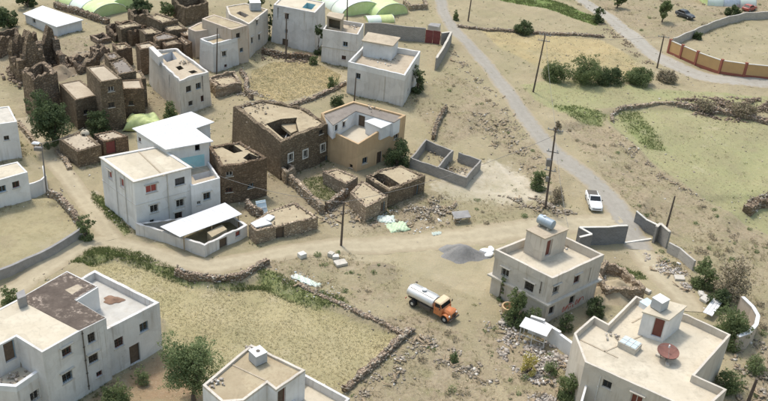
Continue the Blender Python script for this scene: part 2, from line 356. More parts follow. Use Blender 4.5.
M['leaf_mid'] = varied('mid_leaf', (0.10, 0.138, 0.058), (0.215, 0.255, 0.112), 0.75, 0.4)
M['leaf_pale'] = varied('pale_leaf', (0.125, 0.17, 0.075), (0.255, 0.30, 0.14), 0.75, 0.4)
M['leaf_dry'] = varied('dry_twigs', (0.20, 0.165, 0.11), (0.36, 0.30, 0.21), 0.9, 0.1, (0.12, 0.14, 0.06))
M['leaf_yellow'] = varied('yellow_leaf', (0.40, 0.34, 0.10), (0.55, 0.48, 0.18), 0.8, 0.25)
M['bark'] = plain('bark', (0.14, 0.11, 0.085), 0.95, 0, 0.4, 6)
M['paint_red'] = plain('red_spray_paint', (0.48, 0.13, 0.10), 0.8)
M['lampwhite'] = plain('white_lamp_housing', (0.75, 0.76, 0.78), 0.35)
M['frame_blue'] = plain('blue_frame', (0.20, 0.30, 0.38), 0.6)
# ------------------------------------------------------------------ terrain, zones, roads
WHEAT = P0([(82, 258), (112, 258), (150, 263), (182, 276), (205, 283), (240, 284), (262, 276), (300, 296), (345, 314), (398, 334), (346, 388), (312, 376), (262, 350), (240, 356), (214, 376), (190, 362), (166, 350), (165, 318), (110, 290)])
OVAL = P0([(252, 70), (275, 62), (300, 62), (325, 66), (342, 76), (335, 86), (310, 96), (285, 103), (262, 100), (250, 88)])
LEFTF = P0([(-60, 212), (0, 207), (40, 197), (62, 205), (78, 226), (84, 236), (0, 277), (-60, 307)])
RFIELD = P0([(604, 112), (640, 106), (690, 108), (730, 113), (830, 128), (830, 245), (745, 214), (700, 190), (660, 165), (625, 135)])
UFIELD = P0([(478, 30), (520, 32), (600, 38), (640, 62), (648, 74), (600, 82), (545, 70), (500, 48)])
MFIELD = P0([(520, 85), (560, 80), (660, 88), (800, 100), (800, 112), (690, 104), (640, 102), (605, 108), (560, 112), (535, 100)])
GREENT = P0([(466, -6), (500, 0), (540, 8), (575, 18), (596, 26), (600, 18), (560, 4), (530, -8)])
GREENM = [P0([(552, 106), (575, 104), (606, 112), (604, 122), (580, 122)]), P0([(618, 108), (640, 108), (655, 128), (668, 146), (648, 146), (628, 128)])]
GSTRIP = [P0([(70, 262), (88, 249), (110, 246), (140, 253), (175, 269), (205, 280), (245, 282), (270, 280), (272, 285), (235, 286), (190, 283), (150, 267), (115, 257), (88, 263)]),
          P0([(258, 268), (275, 270), (300, 284), (345, 300), (352, 310), (320, 306), (280, 292), (258, 282)]),
          P0([(92, 190), (104, 198), (120, 216), (132, 232), (124, 234), (108, 218), (92, 200)]),
          P0([(302, 180), (330, 176), (342, 190), (328, 202), (312, 196)]),
          P0([(614, 262), (640, 272), (650, 280), (634, 280), (612, 268)])]
PALE = [P0([(430, 186), (470, 168), (490, 160), (508, 162), (530, 176), (546, 186), (540, 202), (505, 206), (470, 202), (446, 198)]),
        P0([(80, 196), (92, 192), (100, 210), (112, 232), (100, 234), (88, 214)])]
DIRT = [P0([(-40, 318), (0, 292), (60, 250), (96, 236), (118, 234), (150, 245), (205, 262), (250, 250), (300, 244), (345, 238), (420, 232), (490, 224), (560, 218), (640, 216), (650, 240), (600, 240), (540, 246), (500, 262), (480, 300), (440, 282), (385, 262), (300, 258), (262, 262), (215, 273), (150, 260), (110, 246), (84, 250), (40, 276), (0, 302), (-40, 330)]),
        P0([(622, 236), (650, 236), (680, 262), (700, 300), (690, 312), (664, 296), (640, 268)]), P0([(20, 122), (30, 124), (48, 150), (86, 190), (74, 196), (40, 160)])]
SCRUB = [P0([(410, 100), (445, 70), (480, 90), (520, 130), (560, 170), (560, 205), (520, 160), (480, 130), (440, 150)]),
         P0([(350, 200), (430, 190), (520, 205), (570, 210), (540, 222), (440, 230), (360, 234)]),
         P0([(380, 320), (420, 310), (470, 340), (500, 401), (520, 440), (380, 440), (350, 395)]),
         P0([(470, 320), (520, 330), (580, 360), (585, 440), (520, 440), (500, 380)]),
         P0([(640, 240), (800, 230), (800, 440), (700, 440), (740, 380), (760, 340), (740, 300), (700, 290)]),
         P0([(560, 0), (768, -5), (768, 10), (690, 40), (640, 40), (600, 12)]),
         P0([(262, 262), (340, 252), (400, 262), (400, 300), (350, 305), (290, 285)]),
         P0([(60, 40), (130, 30), (130, 70), (70, 90)]), P0([(560, 120), (610, 125), (700, 195), (768, 230), (768, 260), (680, 240), (620, 200)])]
REDS = P0([(84, 402), (112, 380), (162, 352), (178, 362), (196, 380), (202, 402)])
CORE = [P0([(-10, 40), (60, 40), (105, 50), (112, 26), (150, 12), (200, 10), (215, 40), (205, 80), (150, 120), (100, 140), (40, 130), (-10, 70)]), P0([(215, 150), (270, 150), (330, 165), (350, 170), (430, 180), (400, 215), (330, 215), (280, 205), (240, 215)])]
DAMP = P0([(366, 268), (380, 262), (396, 266), (396, 280), (378, 286), (366, 280)])
STEPS += [(WHEAT, -0.7, 0.5), (P0([(-80, 318), (0, 281), (84, 238), (90, 236), (70, 200), (-80, 206)]), 0.45, 0.35),
          (RFIELD, -0.6, 0.9), (P0([(560, 128), (600, 150), (650, 190), (700, 222), (800, 262), (800, 190), (700, 192), (640, 152), (600, 118)]), -0.5, 0.7),
          (P0([(640, 232), (680, 240), (730, 262), (800, 290), (800, 262), (700, 222), (650, 200)]), -0.5, 0.6), (P0([(480, 110), (540, 165), (575, 205), (560, 212), (520, 180), (470, 130)]), -0.4, 0.8), (P0([(728, 222), (745, 208), (764, 196), (800, 190), (800, 250), (760, 240)]), -0.8, 1.4)]

def zone(X, Y, polys, soft):
    if polys and not isinstance(polys[0], list): polys = [polys]
    w = np.zeros(X.shape)
    for p in polys:
        xs = [q[0] for q in p]; ys = [q[1] for q in p]
        m = (X > min(xs)-4) & (X < max(xs)+4) & (Y > min(ys)-4) & (Y < max(ys)+4)
        if m.any(): w[m] = np.maximum(w[m], sstep(poly_sd(X[m], Y[m], p), -soft, soft))
    return w
def axis(lo, hi, step, far):
    a = list(np.arange(lo, hi+step/2, step)); s = step
    while a[-1] < far: s *= 1.35; a.append(a[-1]+s)
    s = step
    while a[0] > -far: s *= 1.35; a.insert(0, a[0]-s)
    return np.array(a)
gx = axis(-92, 92, 0.42, 2500); gy = axis(52, 212, 0.42, 2500)
GX, GY = np.meshgrid(gx, gy); sh = GX.shape; X = GX.ravel(); Y = GY.ravel()
rough = 1-np.clip(zone(X, Y, DIRT, 1.5)+zone(X, Y, [WHEAT, OVAL, LEFTF], 1.0), 0, 1)
def bumps(x, y):
    return 0.05*np.sin(x*1.9+1)*np.sin(y*1.7)+0.035*np.sin(x*3.1+y*1.3)*np.sin(y*2.9-x)
Z = terr(X, Y)
far = np.maximum(0, np.hypot(X, Y-120)-190); Z += far*0.02+np.where(far > 0, 4*np.sin(X*0.01)*np.sin(Y*0.008)*np.clip(far/200, 0, 1), 0)
ny, nx = sh; I = np.arange(nx*ny).reshape(sh)
F = np.stack([I[:-1, :-1].ravel(), I[:-1, 1:].ravel(), I[1:, 1:].ravel(), I[1:, :-1].ravel()], 1)
att = dict(wheat=np.maximum(zone(X, Y, [WHEAT, OVAL], 0.7), zone(X, Y, UFIELD, 1.5)*0.9), plough=np.maximum(zone(X, Y, LEFTF, 0.8), 0.8*zone(X, Y, [RFIELD, MFIELD], 1.2)),
           green=np.maximum(zone(X, Y, GREENT, 1.0), np.maximum(zone(X, Y, GREENM, 2.0)*0.9, zone(X, Y, GSTRIP, 0.8)*0.75)),
           pale=zone(X, Y, PALE, 2.2), dirt=zone(X, Y, DIRT, 1.0), scrub=zone(X, Y, SCRUB, 2.5), damp=zone(X, Y, DAMP, 1.0), crop=zone(X, Y, GREENT, 0.8), oval=np.maximum(zone(X, Y, OVAL, 0.8), 0.8*zone(X, Y, UFIELD, 1.5)), mud=zone(X, Y, CORE, 2.5), reds=zone(X, Y, REDS, 1.2),
           rfield=zone(X, Y, [RFIELD, MFIELD], 1.5))
g = NT('ground_soil', 0.97)
n0 = g.noise(0.09, 5, 0.6); n1 = g.noise(0.5, 6, 0.62); n2 = g.noise(3.0, 6, 0.65); n3 = g.noise(11, 4, 0.6)
def soft(name, k=0.7):      # a zone with a ragged edge
    return g.rng(g.math('ADD', g.attr(name), g.math('MULTIPLY', g.math('SUBTRACT', n2, 0.5), k)), 0.32, 0.68, 0, 1, True)
x = g.mix(g.rng(n1, 0.35, 0.68), (0.372, 0.328, 0.216), (0.300, 0.263, 0.172))
x = g.mix(g.rng(n0, 0.42, 0.62, 0, 0.6), x, (0.40, 0.355, 0.235))
x = g.mix(g.rng(n2, 0.52, 0.74, 0, 0.55), x, (0.27, 0.228, 0.155))
sc_ = g.mix(g.rng(n2, 0.40, 0.62), (0.375, 0.32, 0.225), (0.27, 0.222, 0.155))
sc_ = g.mix(g.rng(g.noise(0.5, 6, 0.75), 0.50, 0.64, 0, 0.8), sc_, (0.235, 0.225, 0.12)); sc_ = g.mix(g.rng(g.noise(1.7, 5, 0.75), 0.55, 0.66, 0, 0.6), sc_, (0.18, 0.145, 0.10))
x = g.mix(g.math('MULTIPLY', soft('scrub', 1.0), 0.85), x, sc_)
pl = g.mix(g.rng(n1, 0.35, 0.65), (0.405, 0.365, 0.23), (0.355, 0.318, 0.195))
pl = g.mix(g.rng(g.noise(1.6, 3, 0.5, g.mapv(g.pos, (1, 1, 0.2))), 0.50, 0.64, 0, 0.45), pl, (0.27, 0.235, 0.135))
x = g.mix(soft('plough', 0.4), x, pl)
fur = g.noise(1.0, 2, 0.5, g.mapv(g.pos, (0.35, 2.2, 1)))
x = g.mix(g.math('MULTIPLY', soft('rfield', 0.5), g.rng(fur, 0.45, 0.62, 0, 0.40)), x, (0.315, 0.32, 0.165))
x = g.mix(g.math('MULTIPLY', soft('rfield', 0.5), g.rng(n0, 0.38, 0.62, 0.3, 0.75)), x, (0.305, 0.335, 0.165))
wh = g.mix(g.rng(n2, 0.40, 0.62), (0.44, 0.395, 0.24), (0.375, 0.335, 0.195)); wh = g.mix(g.rng(n0, 0.5, 0.7, 0, 0.5), wh, (0.37, 0.35, 0.185))
wh = g.mix(g.rng(g.noise(0.13, 4, 0.6), 0.50, 0.66, 0, 0.55), wh, (0.325, 0.30, 0.16)); x = g.mix(soft('wheat', 0.5), x, wh)
x = g.mix(g.math('MULTIPLY', soft('oval', 0.5), 0.75), x, g.mix(g.rng(n1, 0.38, 0.64), (0.47, 0.385, 0.215), (0.39, 0.31, 0.165)))
dr = g.mix(g.rng(n1, 0.35, 0.68), (0.445, 0.398, 0.278), (0.385, 0.342, 0.235)); dr = g.mix(g.rng(n3, 0.55, 0.75, 0, 0.35), dr, (0.33, 0.275, 0.19))
dr = g.mix(g.rng(g.noise(1.1, 5, 0.6, g.mapv(g.pos, (0.25, 2.0, 1))), 0.54, 0.68, 0, 0.35), dr, (0.38, 0.32, 0.20))
x = g.mix(g.math('MULTIPLY', soft('dirt', 0.7), 0.92), x, dr)
x = g.mix(g.math('MULTIPLY', g.rng(g.math('ADD', g.attr('pale'), g.math('MULTIPLY', g.math('SUBTRACT', g.noise(0.9, 6, 0.75), 0.5), 2.2)), 0.25, 0.85, 0, 1, True), 0.85), x, g.mix(g.rng(n1, 0.4, 0.65), (0.60, 0.555, 0.46), (0.50, 0.455, 0.365)))
gr = g.mix(g.rng(n2, 0.38, 0.62), (0.145, 0.20, 0.07), (0.255, 0.285, 0.12)); x = g.mix(g.math('MULTIPLY', soft('green', 0.9), 0.85), x, gr)
x = g.mix(g.math('MULTIPLY', soft('mud', 1.2), 0.55), x, g.mix(g.rng(n2, 0.4, 0.62), (0.315, 0.27, 0.19), (0.22, 0.18, 0.125)))
x = g.mix(g.math('MULTIPLY', soft('damp', 0.8), 0.6), x, (0.24, 0.195, 0.165))
x = g.mix(g.math('MULTIPLY', soft('reds', 0.9), 0.8), x, g.mix(g.rng(n2, 0.4, 0.65), (0.315, 0.205, 0.13), (0.37, 0.265, 0.175)))
mt = g.noise(0.22, 6, 0.7); x = g.mix(g.rng(mt, 0.54, 0.70, 0, 0.45), x, (0.25, 0.21, 0.15)); x = g.mix(g.rng(g.noise(0.06, 6, 0.72), 0.46, 0.62, 0, 0.60), x, (0.285, 0.27, 0.16)); x = g.mix(g.rng(mt, 0.44, 0.30, 0, 0.35), x, (0.50, 0.45, 0.345))
peb = g.vor(5.0, 'F1'); x = g.mix(g.math('MULTIPLY', g.rng(peb, 0.20, 0.12), g.rng(n1, 0.42, 0.62)), x, (0.56, 0.50, 0.41))
peb2 = g.vor(7.5, 'F1'); x = g.mix(g.math('MULTIPLY', g.rng(peb2, 0.17, 0.10), g.rng(n1, 0.58, 0.40)), x, (0.20, 0.16, 0.115))
x = g.mix(g.math('MULTIPLY', soft('crop', 0.5), 0.9), x, g.mix(g.rng(n1, 0.4, 0.65), (0.135, 0.205, 0.062), (0.20, 0.26, 0.09)))
x = g.mix(1.0, x, (0.885, 0.85, 0.81), 'MULTIPLY')      # overall soil tone
g.col(x); g.bump(g.math('ADD', n2, g.math('MULTIPLY', n3, 0.4)), 0.7, 0.14)
tag(mesh_np('ground', np.stack([X, Y, Z], 1), F, g.m, None, (0, 0, 0), att, True), kind='structure')

def strip(name, px, width, mat, lift=0.05, cols=7, world=False):
    P = np.array(px if world else [gp(*p)[:2] for p in px]); 
    # Catmull-Rom through the points
    pts = []; Q = np.vstack([2*P[0]-P[1], P, 2*P[-1]-P[-2]])
    for i in range(1, len(Q)-2):
        n = max(2, int(np.linalg.norm(Q[i+1]-Q[i])/0.9))
        for t in np.arange(n)/n:
            pts.append(0.5*((2*Q[i])+(-Q[i-1]+Q[i+1])*t+(2*Q[i-1]-5*Q[i]+4*Q[i+1]-Q[i+2])*t*t+(-Q[i-1]+3*Q[i]-3*Q[i+1]+Q[i+2])*t**3))
    pts.append(P[-1]); pts = np.array(pts); T = np.gradient(pts, axis=0); T /= np.linalg.norm(T, axis=1)[:, None]+1e-9
    N = np.stack([-T[:, 1], T[:, 0]], 1); n = len(pts)
    wv = np.interp(np.linspace(0, 1, n), np.linspace(0, 1, len(width)), width) if isinstance(width, (list, tuple)) else np.full(n, width)
    V = []; E = []
    for j in range(cols):
        s = j/(cols-1)*2-1; q = pts+N*(wv/2*s)[:, None]
        z = terr(q[:, 0], q[:, 1])+lift*(1.0 if abs(s) < 0.99 else 0.15); V.append(np.column_stack([q, z])); E.append(np.full(n, abs(s)))
    V = np.stack(V, 1).reshape(-1, 3); E = np.stack(E, 1).ravel(); I = np.arange(n*cols).reshape(n, cols)
    F = np.stack([I[:-1, :-1].ravel(), I[1:, :-1].ravel(), I[1:, 1:].ravel(), I[:-1, 1:].ravel()], 1)[:, ::-1]
    return tag(mesh_np(name, V, F, mat, None, (0, 0, 0), dict(edge=E), True), kind='structure')
def roadmat(name, c1, c2, e0):
    m = NT(name, 0.93); a = m.attr('edge'); n = m.noise(1.2, 5, 0.65); k = m.noise(8, 4)
    x = m.mix(m.rng(n, 0.35, 0.68), c1, c2); x = m.mix(m.rng(k, 0.5, 0.75, 0, 0.4), x, tuple(q*0.8 for q in c2))
    tr = m.rng(m.math('ABSOLUTE', m.math('SUBTRACT', a, 0.42)), 0.22, 0.02, 0, 0.25); x = m.mix(tr, x, tuple(q*1.12 for q in c1))
    x = m.mix(m.rng(m.math('ADD', a, m.math('MULTIPLY', m.math('SUBTRACT', n, 0.5), 0.9)), e0, 1.0, 0, 1, True), x, (0.325, 0.27, 0.18))
    m.col(x); m.bump(k, 0.4, 0.03); return m.m
M['asphalt'] = roadmat('dusty_asphalt', (0.315, 0.292, 0.25), (0.27, 0.248, 0.21), 0.55)
M['track'] = roadmat('stony_track', (0.355, 0.33, 0.285), (0.305, 0.28, 0.235), 0.66)
strip('road', [(438, -14), (441, 0), (444, 14), (456, 32), (478, 55), (500, 82), (518, 106), (543, 140), (570, 165), (596, 185), (613, 202), (622, 216), (632, 232), (640, 250)], [2.8, 2.8, 2.9, 3.0, 3.2, 3.8, 3.6], M['asphalt'])
strip('road', [(560, -10), (585, 2), (608, 17), (630, 35), (652, 53), (680, 68), (712, 78), (750, 82), (830, 85)], [4.0, 4.0, 4.4, 4.6, 4.4], M['track'])
M['pathdirt'] = roadmat('trodden_dirt', (0.415, 0.357, 0.248), (0.348, 0.298, 0.205), 0.40)
strip('path', [(-30, 312), (0, 297), (40, 272), (75, 249), (105, 241), (140, 250), (175, 260), (210, 267), (245, 260), (285, 252), (330, 247), (380, 246), (430, 242), (490, 234), (550, 226), (600, 222), (622, 220)], [3.2, 3.0, 2.8, 3.0, 3.0, 3.4, 4.0, 4.2, 4.2, 4.0], M['pathdirt'], 0.045)
strip('path', [(640, 250), (652, 264), (668, 282), (684, 298), (694, 312)], [3.4, 3.6, 3.2], M['pathdirt'], 0.045)
strip('path', [(22, 118), (34, 136), (52, 160), (74, 186), (94, 214), (112, 240)], [2.2, 2.4, 2.4, 2.6], M['pathdirt'], 0.045)
# ------------------------------------------------------------------ builders for houses and walls
def ccw(P):
    a = sum(P[i-1][0]*P[i][1]-P[i][0]*P[i-1][1] for i in range(len(P))); return a > 0
def inset(P, d):
    """move every edge of a counter-clockwise polygon inwards by d"""
    n = len(P); out = []
    for i in range(n):
        a, b, c = np.array(P[i-1]), np.array(P[i]), np.array(P[(i+1) % n])
        u = (b-a)/np.linalg.norm(b-a); w = (c-b)/np.linalg.norm(c-b)
        n1 = np.array([-u[1], u[0]]); n2 = np.array([-w[1], w[0]]); m = n1+n2; k = max(0.35, 1+n1@n2)
        out.append(tuple(b+m*d/k))
    return out
def fill(mb, P, z, holes=(), up=True, mi=0):
    pts = [Vector(p) for p in P]; edges = [(i, (i+1) % len(P)) for i in range(len(P))]
    for h in holes:
        b = len(pts); pts += [Vector(p) for p in h]; edges += [(b+i, b+(i+1) % len(h)) for i in range(len(h))]
    v, e, f, *_ = geometry.delaunay_2d_cdt(pts, edges, [], 1, 1e-4)
    for t in f:
        c = sum((v[i] for i in t), Vector((0, 0)))/len(t)
        if any(poly_sd(np.array([c.x]), np.array([c.y]), [tuple(q) for q in h])[0] > 0 for h in holes): continue
        q = [v[i] for i in t]
        if not ccw(q): q = q[::-1]
        if not up: q = q[::-1]
        zz = [z(p.x, p.y) if callable(z) else z for p in q]
        mb.face([(p.x, p.y, h) for p, h in zip(q, zz)], [(p.x, p.y) for p in q], mi)

FEET = []     # house outlines, for weeds and grit along the wall foot
def jagged(n, amt, sd):
    r = random.Random(sd); return [r.uniform(-amt, amt*0.35) for _ in range(n)]
def ring(mb, P, z0, z1, thk, out=0.0, jag=0.0, seg=0.8, sd=1):
    """a parapet round a counter-clockwise polygon; z1 may be a list by corner"""
    O = inset(P, -out) if out else P; Q = inset(P, thk); n = len(P)
    zt = z1 if isinstance(z1, (list, tuple)) else [z1]*n; jj = [jagged(1, jag, sd*31+i)[0] if jag else 0 for i in range(n)]
    for i in range(n):
        j = (i+1) % n; a, b = np.array(O[i]), np.array(O[j]); c, d = np.array(Q[i]), np.array(Q[j]); L = np.linalg.norm(b-a)
        k = max(1, int(L/seg)) if jag else 1; hs = [0.0]+(jagged(k-1, jag, sd*77+i*5) if k > 1 else [])+[0.0]; hs[0] = jj[i]; hs[-1] = jj[j]
        for s in range(k):
            t0, t1 = s/k, (s+1)/k; A, B, C, D = a+(b-a)*t0, a+(b-a)*t1, c+(d-c)*t0, c+(d-c)*t1
            e0 = zt[i]+(zt[j]-zt[i])*t0+hs[s]; e1 = zt[i]+(zt[j]-zt[i])*t1+hs[s+1]
            u0, u1 = L*t0, L*t1
            mb.face([(*A, z0), (*B, z0), (*B, e1), (*A, e0)], [(u0, z0), (u1, z0), (u1, e1), (u0, e0)])
            mb.face([(*D, z0), (*C, z0), (*C, e0), (*D, e1)], [(u1, z0), (u0, z0), (u0, e0), (u1, e1)])
            mb.face([(*A, e0), (*B, e1), (*D, e1), (*C, e0)], [(u0, 0), (u1, 0), (u1, thk), (u0, thk)])
            if out: mb.face([(*B, z0), (*A, z0), (*C, z0), (*D, z0)])

KIND = {  # opening kind: (w, h, leaf material, frame material)
    'win': (0.95, 1.05, 'glass', 'frame'), 'wind': (0.9, 1.0, 'glass', 'frame_dark'), 'small': (0.6, 0.6, 'glass', 'frame_dark'),
    'red': (1.15, 1.0, 'frame_red', 'frame'), 'door': (1.1, 2.1, 'door_wood', 'frame_dark'), 'bdoor': (1.1, 2.1, 'door_brown', 'frame'),
    'rdoor': (1.3, 1.9, 'door_red', 'frame_dark'), 'void': (1.0, 1.0, None, None), 'wht': (0.9, 1.1, 'glass', 'frame')}
def h_(a, b, q): return (b-a)*q
def shell(root, Pt, Pb, z0, zr, mat, ops, name='wall', zc=None):
    """walls between base polygon Pb (at z0) and top polygon Pt (at zr) with real openings; zc: own top heights by corner"""
    mb = MB(); n = len(Pt); found = {i: [] for i in range(n)}; camp = np.array([0, 0, CAMH])
    for op in ops:
        px, py, kind = op[:3]; w, h, leaf, fr = KIND[kind]
        if len(op) > 3 and op[3]: w, h = op[3]
        ex = op[4] if len(op) > 4 else {}
        d = raydir(px, py); best = None
        for i in range(n):
            j = (i+1) % n; A0 = np.array([*Pb[i], z0]); B0 = np.array([*Pb[j], z0]); A1 = np.array([*Pt[i], zr])
            nr = np.cross(B0-A0, A1-A0); nr /= np.linalg.norm(nr)
            dn = d@nr
            if dn >= 0: continue
            t = ((A0-camp)@nr)/dn
            X = camp+d*t; v = (X[2]-z0)/(zr-z0)
            a = A0[:2]+(A1[:2]-A0[:2])*v; b = B0[:2]+(np.array(Pt[j])-B0[:2])*v
            L = np.linalg.norm(b-a); u = ((X[:2]-a)@(b-a))/L
            if -0.3 <= u <= L+0.3 and (best is None or t < best[0]): best = (t, i, u, X[2], L)
        if best is None: continue
        t, i, u, z, L = best
        w = min(w, L-0.5); u = min(max(u, w/2+0.2), L-w/2-0.2)
        zlo, zhi = z-h/2, z+h/2
        if zhi > zr-0.12: zlo, zhi = zr-0.12-h, zr-0.12
        if any(abs(u-q[0]) < (w+q[1])/2+0.05 and zlo < q[3]+0.05 and zhi > q[2]-0.05 for q in found[i]): continue
        found[i].append((u, w, zlo, zhi, kind, ex))
    for i in range(n):
        j = (i+1) % n; a0, b0, a1, b1 = [np.array(q) for q in (Pb[i], Pb[j], Pt[i], Pt[j])]; L = np.linalg.norm(b1-a1)
        dirv = (b1-a1)/L; nout = np.array([dirv[1], -dirv[0]])
        zi, zj = (zc[i], zc[j]) if zc else (zr, zr)
        def PT(u, z, dep=0.0):
            tt = u/L; zt = zi+(zj-zi)*tt; v = (z-z0)/(zr-z0)
            p = (a0+(a1-a0)*v)*(1-tt)+(b0+(b1-b0)*v)*tt; return (*(p-nout*dep), z)
        us = sorted({0.0, L, *[q for o in found[i] for q in (o[0]-o[1]/2, o[0]+o[1]/2)]})
        zs = sorted({z0, *[q for o in found[i] for q in (o[2], o[3])], zr})
        for ua, ub in zip(us[:-1], us[1:]):
            for za, zb in zip(zs[:-1], zs[1:]):
                uc, zz = (ua+ub)/2, (za+zb)/2
                if any(abs(uc-o[0]) < o[1]/2 and o[2] < zz < o[3] for o in found[i]): continue
                mb.face([PT(ua, za), PT(ub, za), PT(ub, zb), PT(ua, zb)], [(ua, za), (ub, za), (ub, zb), (ua, zb)])
        if zc and max(zi, zj) > zr+0.01:
            mb.face([PT(0, zr), PT(L, zr), (*b1, zj), (*a1, zi)], [(0, zr), (L, zr), (L, zj), (0, zi)])
        for (u, w, zl, zh, kind, ex) in found[i]:
            D = 0.26; u0, u1 = u-w/2, u+w/2
            for q in (((u0, zl), (u1, zl)), ((u1, zl), (u1, zh)), ((u1, zh), (u0, zh)), ((u0, zh), (u0, zl))):
                (p, r), (s, t) = q; mb.face([PT(p, r), PT(p, r, D), PT(s, t, D), PT(s, t)], [(p, r), (p, r), (s, t), (s, t)])
            _, _, leaf, fr = KIND[kind]; leaf = ex.get('leaf', leaf); rw = random.Random(int(u*977+zl*131+L*57)); fr = ex.get('frame', fr if kind in ('red', 'wht', 'bdoor', 'rdoor') else rw.choice([fr, fr, 'frame', 'frame_dark', 'door_brown', 'frame_blue']))
            if kind == 'void':
                continue
            isd = 'door' in kind; nm = 'door' if isd else 'window'
            fb = MB(); t = 0.07; d0, d1 = 0.17, 0.24
            def slab(m, ua, ub, za, zb, da, db):
                f4 = [PT(ua, za, da), PT(ub, za, da), PT(ub, zb, da), PT(ua, zb, da)]; k4 = [PT(ua, za, db), PT(ub, za, db), PT(ub, zb, db), PT(ua, zb, db)]
                m.face(f4); m.face(k4[::-1])
                for x in range(4): y = (x+1) % 4; m.face([f4[y], f4[x], k4[x], k4[y]])
            slab(fb, u0, u0+t, zl, zh, d0, d1); slab(fb, u1-t, u1, zl, zh, d0, d1)
            slab(fb, u0+t, u1-t, zh-t, zh, d0, d1)
            if not isd:
                slab(fb, u0+t, u1-t, zl, zl+t, d0, d1); slab(fb, u-0.025, u+0.025, zl+t, zh-t, d0+0.01, d1)
            if not isd and kind in ('win', 'wind') and rw.random() < 0.7:
                gb = MB(); nb2 = max(3, int(w/0.2))
                for q in range(1, nb2): slab(gb, u0+w*q/nb2-0.012, u0+w*q/nb2+0.012, zl+0.02, zh-0.02, 0.06, 0.085)
                for q in (0.33, 0.66): slab(gb, u0+0.02, u1-0.02, zl+h_(zl, zh, q)-0.012, zl+h_(zl, zh, q)+0.012, 0.058, 0.083)
                grille = gb
            else: grille = None
            if ex.get('surround'):
                s = 0.16
                for (ua, ub, za, zb) in ((u0-s, u0, zl-s, zh+s), (u1, u1+s, zl-s, zh+s), (u0, u1, zh, zh+s), (u0, u1, zl-s, zl)): slab(fb, ua, ub, za, zb, -0.04, 0.0)
            fo = fb.build(nm, M['coping'] if ex.get('surround') else M[fr], None, root)
            pb = MB(); slab(pb, u0+t, u1-t, zl+(0 if isd else t), zh-t, 0.205, 0.235)
            pb.build('leaf' if isd or leaf.startswith('frame') else 'pane', M[leaf], fo, root)
            if grille: grille.build('grille', M['frame_dark'], fo, root)
            if not isd and kind in ('win', 'wind', 'red') and rw.random() < 0.6:
                lb_ = MB(); slab(lb_, u0-0.18, u1+0.18, zh+0.06, zh+0.15, -0.22, 0.02); lb_.build('lintel', M['concrete'], fo, root)
            if ex.get('lintel', not isd) and not ex.get('surround'):
                sb = MB(); slab(sb, u0-0.1, u1+0.1, zl-0.09, zl-0.01, -0.06, 0.05); sb.build('sill', M[ex.get('sill', 'concrete')], fo, root)
    return mb.build(name, M[mat] if isinstance(mat, str) else mat, None, root)

